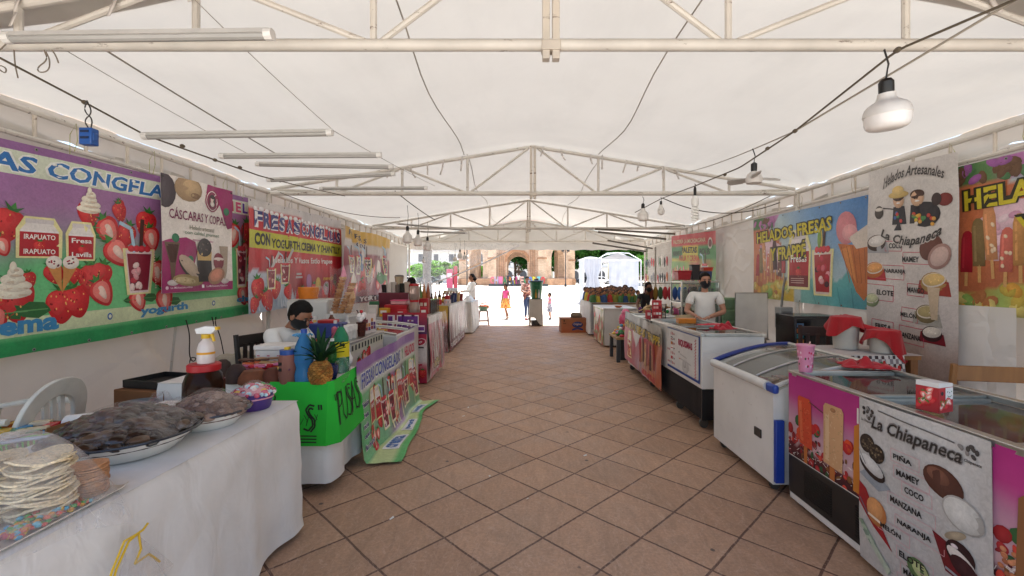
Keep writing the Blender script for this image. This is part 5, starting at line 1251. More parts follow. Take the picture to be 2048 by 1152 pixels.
for k, x in enumerate((.25, .42, 1.0, 1.12, 1.55, 1.66)): p.carton(x, .5 - .02 * (k % 2), .13, .26, 5, words=('',) if 0 else ('IRA',))
for x in (.62, .82, 1.28, 1.42, 1.74): p.cup(x, .34, .14, .26, 5)
for k in range(34): p.berry(random.uniform(.2, 1.8), random.uniform(.26, .76), random.uniform(.08, .15), random.uniform(-1, 1), 2, k % 3 == 0)
for k in range(12): x = random.uniform(.2, 1.75); p.line([(x, .26), (x + .02, .74)], .012, 'e8e0b8', 4)
for k, s in enumerate(('Helados', 'fresa', 'mole', 'cajeta', 'flan de arroz')): p.text(s, .05, .68 - .085 * k, .05 + .016 * len(s), .045, '23306a', 6, .04, outline='f4eef0', ow=.08)
for x, s in ((.32, 'crema'), (.78, 'yogurth'), (1.35, 'chantilly')): p.rect(x - .03, .06, .34, .12, 'e8ecec', 3); p.text(s, x, .075, .28, .09, '4a78b8', 6, .04)
def menu(u, v, h):
    # hangs from its top edge, the lower part curls out over the floor
    s = 1.06 - v; top = Vector((-1.3, 3.4 + u * .985, .82 + .015 * u)); f = u / 1.84
    hang = .76 + .03 * sin(f * 9)
    w_ = .014 * nz(u * 4, v * 2, 6) + .012 * sin(u * 7 + 1)
    if s <= hang: q = Vector((top.x + .02 + w_ + h + .05 * (s / hang) ** 2, top.y + .05 * (s / hang), top.z - s))
    else:
        e = s - hang; r = .09; a = min(e / r, pi / 2 * .93); out = r * (1 - cos(a)) + max(0, e - r * pi / 2 * .93)
        q = Vector((top.x + .07 + w_ * .6 + out * (.9 + .25 * sin(f * 6 + .8)) + h * cos(a), top.y + .05 + out * .25, max(.012, top.z - hang - r * sin(a) + .07 * 0) + h * sin(a) + .006 + .012 * abs(nz(u * 5, e * 8, 2))))
    return q
p.build('vinyl_banner', menu, label='strawberry menu banner hung low and tilted, its foot curling over the floor', cat='banner')
# cone towers in their bag
def cones(loc, n, lean, label, tipcol):
    t = thing('cone_stack', label, 'cones', loc, 0, 'towers of ice cream cones'); m = MB('granule')
    for k in range(n):
        z = .034 * k; o = Vector(lean) * z
        m.lathe([(.03, 0), (.038, .012), (.04, .026), (.036, .031), (.028, .026)], c=(o.x, o.y, z), n=16, col=random.choice(['c08a54', 'b0783f', 'd0a070', 'a86c3a']))
    m.build('cones', t); o = Vector(lean) * (.034 * n)
    MB('paper', tipcol).lathe([(.034, 0), (.02, .06), (.0, .13)], c=(o.x, o.y, .034 * n), n=14).build('paper_tip', t); return t
cx, cy_ = -2.02, 5.0
t = thing('cone_box', 'grey white box carrying the towers of cones', 'box', (cx - .02, cy_, .845)); MB('plastic', 'cdccca').box((0, 0, .1), (.27, .26, .2)).build('box_body', t, bev=.006); MB('paper', 'e2dfda').box((.0, -.131, .205), (.22, .01, .06)).box((0, 0, .215), (.24, .24, .03)).build('white_band', t)
t = thing('side_counter', 'narrow steel counter under the box of cones', 'counter', (cx, cy_ + .02, 0)); MB('steel', '9a9894').box((0, 0, .82), (.42, .5, .04)).build('counter_top', t)
for x in (-.18, .18):
    for y in (-.22, .22): MB('steel', '8a8884').box((x, y, .4), (.03, .03, .8)).build('leg', t)
cones((cx - .075, cy_ - .05, 1.08), 12, (.26, 0, 0), 'leftmost and tallest tower of ice cream cones with a pink tip', 'd88aa0'); cones((cx + .0, cy_ - .05, 1.08), 10, (.42, 0, 0), 'middle tower of ice cream cones leaning right with a pale tip', 'd8ccc0'); cones((cx + .075, cy_ - .04, 1.08), 5, (.3, 0, 0), 'shortest tower of ice cream cones', 'c89a68')
m = MB('film'); m.grid(lambda u, v: Vector((cx + .05 + (.17 + .07 * v + .02 * nz(u * 7, v * 4, 1)) * cos(2 * pi * u) + .06 * v, cy_ + (.15 + .03 * v) * sin(2 * pi * u), .98 + .62 * v + .03 * sin(u * 25) * v)), 48, 14)
m.build('clear_bag', label='tall open clear bag standing round the cone towers', cat='plastic bag', smooth=80)
# white fridge with orange tub
t = thing('small_fridge', 'pale grey white fridge behind the seated man', 'fridge', (-2.42, 5.25, 0)); MB('appliance', 'c4c2be').box((0, 0, .62), (.46, .46, 1.22)).build('fridge_body', t, bev=.012); MB('appliance', 'd2d0cc').box((0, -.245, .62), (.45, .03, 1.18)).build('door', t, bev=.008)
t = thing('orange_tub', 'orange fluted plastic tub on the pale fridge', 'tub', (-2.5, 5.2, 1.232)); m = MB('plastic', 'd87a1e')
m.lathe([(0, 0), (.1, 0), (.105, .05), (.11, .06), (.115, .13), (.11, .135), (0, .136)], n=16); m.build('tub_body', t)
MB('film').ball((.12, -.02, .06), (.11, .08, .09), 14, fn=lambda d, v: v * (1 + .3 * nz(d.x * 3, d.y * 3, d.z * 3))).build('bag', t)
t = thing('blue_crate', 'blue plastic tub with red lid near the seated man', 'tub', (-1.9, 4.36, .892)); MB('plastic', '2a3f88').box((0, 0, .07), (.3, .2, .14)).build('tub_body', t, bev=.008); MB('plastic', 'b82028').box((0, 0, .155), (.16, .14, .03)).build('lid', t, bev=.006)
# cups and cards on the printed freezer
for k in range(3): MB('plastic', 'e4e2de').lathe([(0, 0), (.036, 0), (.046, .075), (.05, .08), (.05, .13), (.05, .132), (.0, .132)], n=22).build('foam_cups', loc=(-1.64 - .0 * k, 4.08 + .1 * k, .892), label=('nearest stack of white foam cups on the printed freezer', 'middle stack of white foam cups on the printed freezer', 'far stack of white foam cups on the printed freezer')[k], cat='cups', group='foam cup stacks')
t = thing('sundae_model', 'sundae with cherry in a tall cup, a display model on the freezer', 'sundae', (-1.6, 4.42, .892)); MB('clear', '6a4038').lathe([(0, 0), (.034, 0), (.05, .14), (0, .14)], n=20).build('cup', t)
m = MB('cloth', 'ece4e0')
for k in range(9): m.ball((.026 * cos(k * 2.4), .026 * sin(k * 2.4), .15 + .008 * k), .024, 8, 'ece4e0' if k % 3 else '5a2a30')
m.build('cream', t); MB('gloss', 'c01e28').ball((0, 0, .245), .017, 10).build('cherry', t); MB('plastic', '3a2420').tube([(.01, 0, .14), (-.05, .01, .26)], .006, 6).build('straw', t)
for k, x in enumerate((4.62, 4.78)):
    t = thing('menu_card', ('standing menu card with sundae pictures, left one', 'standing menu card with sundae pictures, right one')[k], 'card', (-1.62, x, .892), R(70))
    MB('paper', 'e0d4d0').box((0, 0, .1), (.13, .006, .2)).build('card', t); m = MB('paper', '8a3040')
    for j in range(8): m.box((-.04 + .04 * (j % 3), -.0045, .05 + .04 * (j // 3)), (.03, .003, .035), random.choice(['8a3040', '4a2030', 'c88a50', '5a3a70']))
    m.build('pictures', t)
# ---- wrapped stall with the printed front
random.seed(41)
t = thing('wrapped_stall', 'counter with pink printed front and side wrapped in shiny plastic', 'stall', (0, 0, 0))
MB('appliance', 'c8c2bc').box((-1.82, 6.75, .47), (.98, 1.1, .92)).build('counter_body', t, bev=.01)
p = Print(.98, .92); p.base(lambda u, v: blend([(0, 'b02848'), (.2, 'c04058'), (.3, 'd8d0cc'), (.55, 'd8d2ce'), (.6, 'b8284a'), (.78, 'c0304e'), (.82, 'd4ccc8'), (1, 'd0c8c4')], v + .04 * sin(u * 5)), .06)
p.text('Lavisto', .3, .53, .66, .13, 'b01c3a', 5, .05, .3, outline='f2e8e8'); p.rect(.3, .49, .64, .02, '2a2428', 3); p.text('fresa', .42, .3, .3, .12, 'c02848', 5, .05, outline='f4ece8'); p.text('azúcar', .5, .2, .42, .1, 'c02848', 5, .05, .2, outline='f4ece8')
for k in range(8): p.berry(.36 + .08 * k, .1 + .03 * (k % 2), .12, 0, 3)
p.build('front_print', lambda u, v, h: Vector((-2.31 + u, 6.192 - h - .01 * sin(u * 6 + v * 3), .0 + v + .01)), t)
p = Print(.62, .3); p.base(lambda u, v: blend([(0, '4a1f5a'), (.4, '7a2048'), (1, 'b02030')], v), .06); p.text('HEL', .08, .05, .5, .2, '6a2a80', 5, .06, outline='ecdcdc', ow=.08)
p.build('sign_board', lambda u, v, h: Vector((-1.94 + u, 6.16 - h, .70 + v)), t)
p = Print(1.12, .86); p.style = 'vinyl'; p.base(lambda u, v: blend([(-.6, 'd8d4d0'), (-.2, 'c8506a'), (.1, 'cfc0c0'), (.3, 'b02a48'), (.5, 'd890a0')], nz(u * 5, v * 1.2, 4)), .04)
for k in range(14): x = random.uniform(.05, 1.0); p.poly([(x, .05), (x + .1, .1), (x + .04, .7)], random.choice(['e2dedc', 'c04058', '8a8084', 'e8e4e2', 'a83048']), 1.5)
p.rect(.0, .76, 1.12, .1, 'd8d2cc', 2); p.text('MENÚ', .3, .1, .5, .14, 'd8c890', 6, .04, outline='3a3028')
p.build('side_print', lambda u, v, h: Vector((-1.318 + h + .04 * nz(u * 6, v * 1.5, 3) + .03 * (1 - v), 6.2 + u, .02 + v + .05)), t)
m = MB('film'); m.grid(lambda u, v: Vector((-1.27 + .05 * nz(u * 7, v * 2, 8) + .05 * (1 - v), 6.18 + 1.16 * u, .05 + .9 * v)), 40, 20); m.build('plastic_cover', t, smooth=80)
def put(x, y, z): return (x, y, z)
z3 = .934
t = thing('crate', 'large maroon box at the back of the wrapped stall', 'box', (-1.98, 7.02, z3)); MB('plastic', '6a1a2c').box((0, 0, .16), (.46, .4, .32)).build('box_body', t, bev=.008)
t = thing('crate', 'red plastic bin with pink lidded tub on it', 'bin', (-1.82, 6.5, z3)); MB('plastic', 'b01c26').box((0, 0, .08), (.3, .24, .16), taper=1.08).build('bin_body', t, bev=.008)
t = thing('lidded_tub', 'pink lidded tub on the red bin', 'tub', (-1.79, 6.5, z3 + .164)); MB('plastic', 'd8a0a0').box((0, 0, .025), (.22, .18, .05)).build('tub_body', t, bev=.008); MB('plastic', 'e0507a').box((0, 0, .056), (.235, .195, .012)).build('lid', t, bev=.004)
for k, (x, y, z, lb) in enumerate(((-1.56, 6.42, z3, 'lower clear jar with red lid on the wrapped stall'), (-1.56, 6.42, z3 + .232, 'upper clear jar with red lid stacked on the lower one'))):
    t = thing('biscuit_jar', lb, 'jar', (x, y, z)); MB('clear', 'd8c0b4').lathe([(0, 0), (.07, 0), (.078, .012), (.078, .15), (.068, .185), (.06, .2)], n=24).build('jar_body', t); MB('plastic', 'b81e26').lathe([(.064, .198), (.066, .23), (0, .231)], n=24).build('lid', t)
    MB('granule', '6a4428').lathe([(0, .008), (.066, .008), (.07, .05), (.05, .08), (0, .09)], n=14).build('biscuits', t)
for k, (dx, c) in enumerate(((-.05, '5a7a3a'), (.0, 'b8743a'), (.055, '9a5030'))):
    t = thing('wrapped_cone', ('green wrapped cone in the red bucket', 'tan wrapped cone in the red bucket', 'brown wrapped cone right of the red bucket')[k], 'cone', (-1.5 + dx, 6.75 + .03 * k, z3 + .1), 0, 'wrapped cones'); MB('granule', c).lathe([(.03, 0), (.034, .2), (.02, .27), (0, .4)], n=12).build('cone', t)
t = thing('bucket', 'red printed bucket holding the wrapped cones', 'bucket', (-1.52, 6.76, z3)); MB('plastic', 'a81c24').box((0, 0, .12), (.2, .14, .24)).build('bucket_body', t, bev=.01); m = MB('paper', 'd8b060')
for k in range(6): m.box((-.06 + .06 * (k % 3), -.0715, .07 + .08 * (k // 3)), (.04, .003, .05), random.choice(['d8b060', '3a6a3a', 'e0d0c0']))
m.build('pictures', t)
t = thing('blender', 'beige blender jug on the maroon box', 'blender', (-1.95, 7.05, z3 + .324)); MB('plastic', '8a8078').lathe([(0, 0), (.06, 0), (.055, .06), (0, .06)], n=16).build('motor_base', t); MB('clear', 'c8b49a').lathe([(.045, .062), (.075, .24), (.075, .245), (0, .246)], n=20).build('jug', t); MB('plastic', '4a4440').lathe([(.078, .247), (.06, .27), (0, .275)], n=16).build('lid', t)
for k in range(7):
    MB('paper', ['2a2020', 'd8d0c8', 'b8b0a8', '6a6058', '2a2a24', 'c8b8a8', '8a2a2a'][k]).lathe([(0, 0), (.036, 0), (.046, .12 + .02 * (k % 3)), (.0, .121 + .02 * (k % 3))], n=18).build('cup_stack', loc=(-2.14 + .07 * k, 6.9 + .0 * k, z3 + .324), label=['black printed cup stack, first in the row on the maroon box', 'white cup stack, second in the row', 'grey white cup stack, third in the row', 'brown cup stack, fourth in the row', 'dark printed cup stack, fifth in the row', 'cream cup stack, sixth in the row', 'red cup stack at the right end of the row'][k], cat='cups', group='cup stacks on the maroon box')
for k in range(7): MB('glass', 'dcd8d4').lathe([(.03, 0), (.034, .06), (.03, .07), (.036, .13), (.032, .14), (.04, .21)], n=14).build('cup_stack', loc=(-1.4 - .05 * (k % 2), 6.86 + .07 * k, z3), label='clear plastic cup stack along the aisle edge of the wrapped stall', cat='cups', group='identical clear cup stacks on the wrapped stall')
for k, (x, y, c, w_, h, lb) in enumerate(((-1.7, 6.28, 'c8303c', .12, .1, 'small red snack box in front of the red bin'), (-1.95, 6.3, 'd8a030', .13, .12, 'yellow snack box left of the red bin'), (-2.12, 6.32, 'e0d8d0', .12, .16, 'white printed box at the left end of the wrapped stall'), (-1.4, 6.3, 'b02030', .09, .13, 'narrow red tin at the aisle corner of the wrapped stall'), (-2.2, 6.6, '3a6a4a', .14, .2, 'green printed box behind the white one on the wrapped stall'))):
    t = thing('snack_box', lb, 'box', (x, y, z3), R(9 * k - 18)); MB('paper', c).box((0, 0, h / 2), (w_, .08, h)).build('box_body', t, bev=.003); m = MB('paper', 'ece4dc'); m.box((0, -.0412, h * .55), (w_ * .7, .003, h * .35)); m.build('box_print', t)
for k, (x, y, c, h, lb) in enumerate(((-2.05, 4.3, 'c83a3a', .16, 'red capped syrup bottle at the back of the printed freezer'), (-2.1, 4.5, 'd8b060', .14, 'amber squeeze bottle at the back of the printed freezer'), (-2.0, 4.66, '6a3a28', .18, 'chocolate sauce bottle at the back of the printed freezer'), (-1.86, 4.72, 'e0dcd8', .13, 'white squeeze bottle beside the menu cards'), (-1.8, 4.28, 'd86a80', .12, 'pink squeeze bottle between the cups and the sundae'))):
    bottle((x, y, .892), [(0, 0), (.034, 0), (.036, .01), (.036, h * .8), (.016, h), (.014, h + .02)], 'gloss', c, 'e8e4e0' if k else 'b81e26', .03, lb, name='sauce_bottle', n=16)
# ---- dark printed stall, then the one in white plastic
t = thing('wrapped_stall', 'counter with dark print and a clear plastic sheet along its side', 'stall', (0, 0, 0))
MB('appliance', 'b8b0a4').box((-1.93, 10.0, .48), (.9, 2.3, .94)).build('counter_body', t, bev=.01)
p = Print(.9, .92); p.base(lambda u, v: blend([(0, '7a1424'), (.35, '3a2a34'), (.5, '6a1a2a'), (.62, '9a1a2c'), (.7, 'c89a3a'), (1, 'c8a848')], v), .08)
p.frame(.4, .2, .4, .3, .02, 'b8b0b0', 2); p.berry(.6, .2, .2); p.berry(.4, .1, .18); p.text('GELADOS', .3, .02, .5, .08, 'e0d8d8', 5, .05)
p.build('front_print', lambda u, v, h: Vector((-2.38 + u, 8.842 - h, .02 + v)), t)
p = Print(2.3, .9); p.base(lambda u, v: blend([(0, '7a1428'), (.3, '5a2030'), (.5, '8a3a48'), (.7, 'b89a98'), (1, 'd0ccc8')], v + .2 * nz(u * 6, v * 2, 2)), .06)
p.text('FRESAS GELADOS', .1, .04, 2.0, .1, 'e0d8d8', 5, .05)
for k in range(30): x = random.uniform(0, 2.2); p.poly([(x, .2), (x + .05, .2), (x + .03, .88)], random.choice(['d8d6d4', 'b8b4b2', '9a9492', 'e0dedc']), 1.4)
p.build('side_print', lambda u, v, h: Vector((-1.465 + h + .025 * nz(u * 7, v * 1.5, 5) + .02 * (1 - v), 8.86 + u, .03 + v)), t)
m = MB('film'); m.grid(lambda u, v: Vector((-1.42 + .04 * nz(u * 9, v * 2, 8) + .05 * (1 - v), 8.9 + 2.2 * u, .2 + .76 * v)), 50, 14); m.build('plastic_sheet', t, smooth=80)
t = thing('wrapped_stall', 'small counter wholly wrapped in white plastic at the left exit', 'stall', (0, 0, 0))
drape(-2.1, -1.38, 12.0, 13.9, .84, .03, 'dcdad8', 15, .06, style='vinyl', n=140).build('white_wrap', t, smooth=60)
m = MB('vinyl', 'd8d8da'); m.grid(lambda u, v: Vector((-1.7 + .34 * u + .05 * nz(u * 5, v * 5), 12.2 + .9 * v, .85 + .16 * sin(pi * u) * (1 + .5 * nz(u * 4, v * 4, 3)) * sin(pi * v))), 14, 14); m.build('bunched_plastic', t, smooth=80)
# bottles, cups and boxes on the dark printed stall
random.seed(17); z4 = .955
bl = [('brown glass bottle', '4a2a1a', '2a2a28'), ('clear syrup bottle', 'c8a890', 'b82028'), ('dark syrup bottle', '3a1c1c', 'd8d0c0'), ('amber syrup bottle', '9a5a28', '222222'), ('red syrup bottle', 'a02028', 'e0d8d0'), ('white topped bottle', 'd0c8c0', 'e8e8e8'), ('cream liqueur bottle', 'b8a088', '8a1e24'), ('tall dark bottle', '2c1a18', '3a3a38')]
place = ['near the yellow corner', 'beside the boxes', 'in the middle of the row', 'behind the red cup', 'at the row end', 'by the blue cups', 'behind the others', 'next to the steel tray']
for k in range(8):
    n_, c, cp = bl[k]; h = .2 + .03 * (k % 3)
    bottle((-1.86 + .05 * k, 9.1 + .17 * k, z4), [(0, 0), (.032, 0), (.036, .01), (.036, h * .6), (.014, h * .8), (.014, h)], 'clear', c, cp, .02, n_ + ' on the dark printed stall, ' + place[k], [(h * .2, h * .5, .0368, random.choice(['e0d8d0', 'b82838', 'd8b850', '2a3a6a']))], group='bottles on the dark printed stall', n=16)
for k, (c, x, y, lb) in enumerate((('b01c24', -1.56, 9.25, 'red tall cup at the near edge of the dark printed stall'), ('28386a', -1.52, 9.95, 'larger navy cup on the dark printed stall'), ('1e2c54', -1.54, 9.65, 'smaller navy cup on the dark printed stall'), ('c8a878', -1.5, 10.3, 'tan cup beside the larger navy cup'), ('8a2a28', -1.47, 10.6, 'dark red cup at the far end of the stall'), ('d8d4ce', -1.6, 10.2, 'white cup tower behind the navy cups'))):
    MB('plastic', c).lathe([(0, 0), (.045, 0), (.06, .17 + .03 * (k % 2)), (.05, .17 + .03 * (k % 2)), (0, .15)], n=20).build('cup', loc=(x, y, z4), label=lb, cat='cup', group='cups on the dark printed stall')
for k, (x, y, w_, lb) in enumerate(((-1.72, 8.98, .16, 'low red and white box at the near end of the dark printed stall'), (-2.0, 9.0, .14, 'left red and white box near the seated vendor'), (-1.52, 9.0, .12, 'purple and white printed box at the stall corner'))):
    t = thing('printed_box', lb, 'box', (x, y, z4), R(12 * k)); MB('paper', ['c8302e', 'b82a30', 'd8ccd0'][k]).box((0, 0, .05), (w_, .12, .1)).build('box_body', t, bev=.003); m = MB('paper', 'ecdcd4')
    for j in range(5): m.box((-w_ * .35 + w_ * .17 * j, -.0615, .05), (w_ * .1, .003, .05), random.choice(['ecdcd4', 'd85048', '3a3a6a']))
    m.build('pictures', t)
t = thing('steel_tray', 'steel tray rack with small tubs behind the bottles', 'tray', (-1.72, 10.7, z4)); MB('steel', '9a98a0').box((0, 0, .16), (.34, .5, .02)).build('tray_top', t)
for x in (-.15, .15):
    for y in (-.22, .22): MB('steel', '8a8a8a').box((x, y, .075), (.015, .015, .15)).build('leg', t)
for k in range(5): MB('plastic', random.choice(['e0dcd4', 'c8a878', 'd8d0c8', 'a86a4a'])).lathe([(0, 0), (.03, 0), (.036, .07), (0, .071)], n=14).build('small_tub', loc=(-1.84 + .06 * k, 10.55 + .06 * k, z4 + .172), label='small pale tub in the row on the steel tray', cat='tub', group='identical tubs on the steel tray')
# stool with basin outside the left end
t = thing('plastic_stool', 'pinkish plastic stool at the shade edge carrying a green basin', 'stool', (-1.25, 14.28, 0), R(8)); MB('plastic', 'b89a94').box((0, 0, .455), (.3, .3, .03)).build('seat', t, bev=.012)
for x in (-1, 1):
    for y in (-1, 1): MB('plastic', 'b09088').tube([(x * .12, y * .12, .45), (x * .165, y * .165, 0)], [.022, .018], 8).build('leg', t)
    MB('plastic', 'b09088').box((x * .15, 0, .14), (.02, .3, .03)).build('rung', t); MB('plastic', 'b09088').box((0, x * .15, .141), (.3, .02, .03)).build('rung', t)
t = thing('plastic_basin', 'pale green basin on the pink stool', 'basin', (-1.25, 14.28, .472)); MB('plastic', '7fa890').lathe([(0, 0), (.12, 0), (.17, .13), (.178, .135), (.165, .13), (.115, .01), (0, .01)], n=28).build('basin_body', t)
m = MB('gloss'); rnd = random.Random(5)
for k in range(34): m.ball((rnd.uniform(-.13, .15), rnd.uniform(-.1, .1), .1 + .16 * rnd.random() * (1 if k % 2 else .4)), (.045, .04, .03), 7, rnd.choice(['c85a30', 'd87848', 'b84a30', 'd89070']))
m.build('fruit_bags', loc=(-1.25, 14.28, .472), label='heap of orange bagged fruit in the pale green basin', cat='fruit bags', kind='stuff')
# clear sheet tied back at the left exit
m = MB('sheeting')
def clear(u, v):
    a = Vector((-3.5, 14.2, 2.62)).lerp(Vector((-.1, 14.3, 2.66)), u); 
    b_ = Vector((-3.5, 14.1, 1.1)).lerp(Vector((-.1, 14.3, 2.56)), u ** .75)
    b_.z -= .0; w_ = .05 * nz(u * 9 + v * 3, v * 2, 4)
    q = a.lerp(b_, v); q.y += w_; return q
m.grid(clear, 60, 24)
m.grid(lambda u, v: Vector((-3.4 + .75 * u, 14.02 + .07 * sin(u * 22) * (1 - .3 * v), 1.55 - 1.15 * v - .2 * u * (1 - v))), 40, 12)
m.build('clear_sheet', label='clear plastic sheet tied back diagonally across the left of the exit', cat='plastic sheet', smooth=80)
MB('cloth', 'd8d6da').tube([Vector((-.1, 14.27, 2.56)).lerp(Vector((-3.3, 14.08, 1.2)), t / 10) - Vector((0, 0, .1 * sin(pi * t / 10))) for t in range(11)], .022, 6).build('sheet_rope', label='rolled lower hem of the tied back clear sheet', cat='rope')
# ------------------------------------------------------------------ right hand freezers and stalls
random.seed(51)
def glass_lids(t, x0, x1, y0, y1, z, mids, frame='c2c2be', contents=None):
    m = MB('steel', frame)
    for x in (x0 + .02, x1 - .02): m.box((x, (y0 + y1) / 2, z - .012), (.045, y1 - y0, .03))
    for y in (y0 + .02, y1 - .02): m.box(((x0 + x1) / 2, y, z - .0125), (x1 - x0 - .09, .045, .029))
    m.build('top_frame', t, bev=.003)
    ys_ = [y0 + .04] + mids + [y1 - .04]
    for k, (a, b_) in enumerate(zip(ys_, ys_[1:])):
        zz = z - .016 - .014 * (k % 2)
        g_ = MB('glass', 'd8e2e0').box(((x0 + x1) / 2, (a + b_) / 2, zz), (x1 - x0 - .1, b_ - a, .004)).build('glass_lid', t)
        m = MB('steel', 'b4b4b0')
        for y in (a + .012, b_ - .012): m.box(((x0 + x1) / 2, y, zz + .004), (x1 - x0 - .095, .022, .016))
        m.build('lid_frame', g_)
    if contents:
        m = MB('gloss')
        for k in range(70): m.box((random.uniform(x0 + .08, x1 - .08), random.uniform(y0 + .1, y1 - .1), z - .1 - .05 * random.random()), (.16, .09, .04), random.choice(contents), random.random() * 3)
        m.build('frozen_goods', t)
def casters(t, pts, r=.03):
    for x, y in pts: MB('plastic', '4a4640').tube([(x, y - .012, r), (x, y + .012, r)], r, 14).box((x, y, r * 1.9), (.04, .05, r * .7)).build('caster', t)
# --- nearest chest freezer
t = thing('chest_freezer', 'nearest glass topped chest freezer with popsicle pictures and flavour sheet', 'freezer', (0, 0, 0))
FX0, FX1, FY0, FY1, FZ = 1.74, 2.42, .95, 2.9, .862
MB('appliance', 'e0ddd8').box(((FX0 + FX1) / 2, (FY0 + FY1) / 2, .35 + .02), (FX1 - FX0, FY1 - FY0, .66)).build('cabinet', t, bev=.006)
m = MB('appliance', 'e0ddd8')
for x in (FX0 + .02, FX1 - .02): m.box((x, (FY0 + FY1) / 2, .76), (.04, FY1 - FY0, .13))
for y in (FY0 + .02, FY1 - .02): m.box(((FX0 + FX1) / 2, y, .7605), (FX1 - FX0 - .08, .04, .13))
m.build('rim_wall', t)
glass_lids(t, FX0 - .006, FX1 + .006, FY0 - .006, FY1 + .006, FZ, [1.62, 2.28], contents=['c8b070', 'b8c0a0', 'd8d0c0', 'a8785a', 'c89a98', '8aa070', 'c8c8b0', 'd0b040'])
MB('plastic', '17181a').box(((FX0 + FX1) / 2, (FY0 + FY1) / 2, .2), (FX1 - FX0 + .008, FY1 - FY0 + .008, .24)).build('black_skirt', t, bev=.006)
for yc in (2.62, 2.2, 1.4):
    m = MB('plastic', '0c0c0d')
    for k in range(12): m.box((FX0 - .006, yc, .12 + .014 * k), (.006, .24, .006))
    m.build('vent_grille', t)
casters(t, [(FX0 + .06, FY1 - .08), (FX1 - .06, FY1 - .08), (FX0 + .06, FY0 + .1)], .038)
def popprint(w):
    p = Print(w, .52); p.style = 'paper'
    def cp(u, v):
        if v < .16 + .05 * nz(u * 9, 2): return blend([(0, '3a1618'), (1, '6a2226')], v * 5)
        return blend([(0, 'd8a8a0'), (.28, 'c8a4a8'), (.55, 'c088a0'), (.75, 'b83a80'), (1, 'b02a7a')], v + .06 * sin(u * 3))
    p.base(cp, .03)
    for k in range(int(w * 130)):
        x, y = random.uniform(0, w), random.uniform(0, .17); p.ell(x, y, random.uniform(.012, .03), random.uniform(.008, .02), random.choice(['5a1018', '8a1a20', '3a0c12', 'a8262a', 'c84030', '284a28', '7a4a20']), 1, random.random() * 3, 9)
    for k in range(int(w * 90)):
        x, y = random.uniform(0, w), random.uniform(.0, .14); p.line([(x, y), (x + random.uniform(-.03, .03), y + random.uniform(-.01, .02))], .003, 'e8dcd4', 2.5)
    for k in range(int(w * 26)): p.ell(random.uniform(0, w), random.uniform(.16, .24), .03, .035, random.choice(['b82020', 'c83428', '9a1a1e', '2f5a2c', 'd0481c']), 1.5, random.random() * 3, 10)
    return p
def bigpop(p, x, y, w, h, c, c2, tilt=0):
    p.poly([(x + w * .32, y - .1), (x + w * .58, y - .1), (x + w * .58, y + .02), (x + w * .32, y + .02)], 'b86a30', 3)
    p.poly([(x, y + .01), (x + w * .94, y), (x + w - tilt, y + h * .94), (x + w * .9 - tilt, y + h), (x + w * .1 - tilt, y + h), (x - tilt, y + h * .94)], c, 3.4)
    p.poly([(x + w * .1, y + .03), (x + w * .3, y + .03), (x + w * .3 - tilt, y + h * .9), (x + w * .1 - tilt, y + h * .9)], c2, 4.2)
    for k in range(60): p.ell(x + w * random.uniform(.06, .92) - tilt * .5, y + h * random.uniform(.03, .96), .006, .003, random.choice([c2, 'b04020' if c == 'd04a28' else 'b89868']), 5, random.random() * 3, 6)
def ffn(y0, z0, bulge=0.0, seed=1):   # a sheet on the aisle side: u runs towards the camera
    return lambda u, v, h: Vector((FX0 - .008 - h - bulge - .004 * abs(nz(u * 6, v * 3, seed)), y0 - u, z0 + v))
p = popprint(.66)
bigpop(p, .12, .1, .13, .3, 'd04a28', 'dc6a40', .02); bigpop(p, .34, .07, .16, .35, 'cfa074', 'dcb890', 0); p.line([(.22, .385), (.34, .355)], .006, '5a3a30', 6)
p.poly([(.57, .02), (.63, .02), (.64, .36), (.61, .38), (.58, .36)], 'c87a28', 5).line([(.605, .38), (.605, .46)], .012, 'e8e0d8', 5); p.ell(.42, .395, .022, .012, 'a8744c', 6)
p.build('popsicle_print', ffn(2.895, .33), t)
p = popprint(.68)
p.poly([(.08, .0), (.16, 0), (.17, .36), (.13, .4), (.09, .36)], '8a5a34', 5); bigpop(p, .3, .1, .15, .32, 'b02028', 'c83a3a', .02); bigpop(p, .5, .1, .14, .32, 'cfa074', 'dcb890', 0)
for k in range(60): p.ell(random.uniform(.02, .3), random.uniform(.04, .16), .012, .01, random.choice(['b8704a', 'a05a38', 'c8845c']), 2.8, 0, 7)
p.build('popsicle_print', ffn(1.64, .33, .0, 3), t)
# flavour sheet hung over it
p = Print(.64, .8); p.style = 'vinyl'
p.base(lambda u, v: blend([(0, 'bcb8b4'), (1, 'cbc9c6')], v), .03)
p.text('La Chiapaneca', .09, .655, .44, .075, '2a2624', 5, .012, .3, outline='8a8684', ow=.035)
for x in (.02, .52):
    for k in range(9): p.ell(x + random.uniform(0, .08), .71 + random.uniform(0, .05), .012, .009, random.choice(['2a2624', '4a4644', '8a8684']), 3, random.random() * 3, 8)
    p.text('La Chiapaneca', x, .685, .085, .016, '3a3634', 4, .02, .3)
p.line([(.13, .765), (.5, .745)], .006, '6a6664', 3)
for s, x, y in (('PIÑA', .22, .575), ('MAMEY', .235, .505), ('COCO', .275, .445), ('MANZANA', .2, .37), ('NARANJA', .24, .285), ('MELÓN', .145, .225), ('ELOTE', .25, .15), ('MANGO', .27, .085), ('FRESA', .25, .03)):
    p.text(s, x, y, .022 * len(s) + .004, .028, '1d1c1d', 5, .03); p.frame(x - .015, y - .014, .03 * len(s) + .02, .055, .0025, 'd8a8ac', 2)
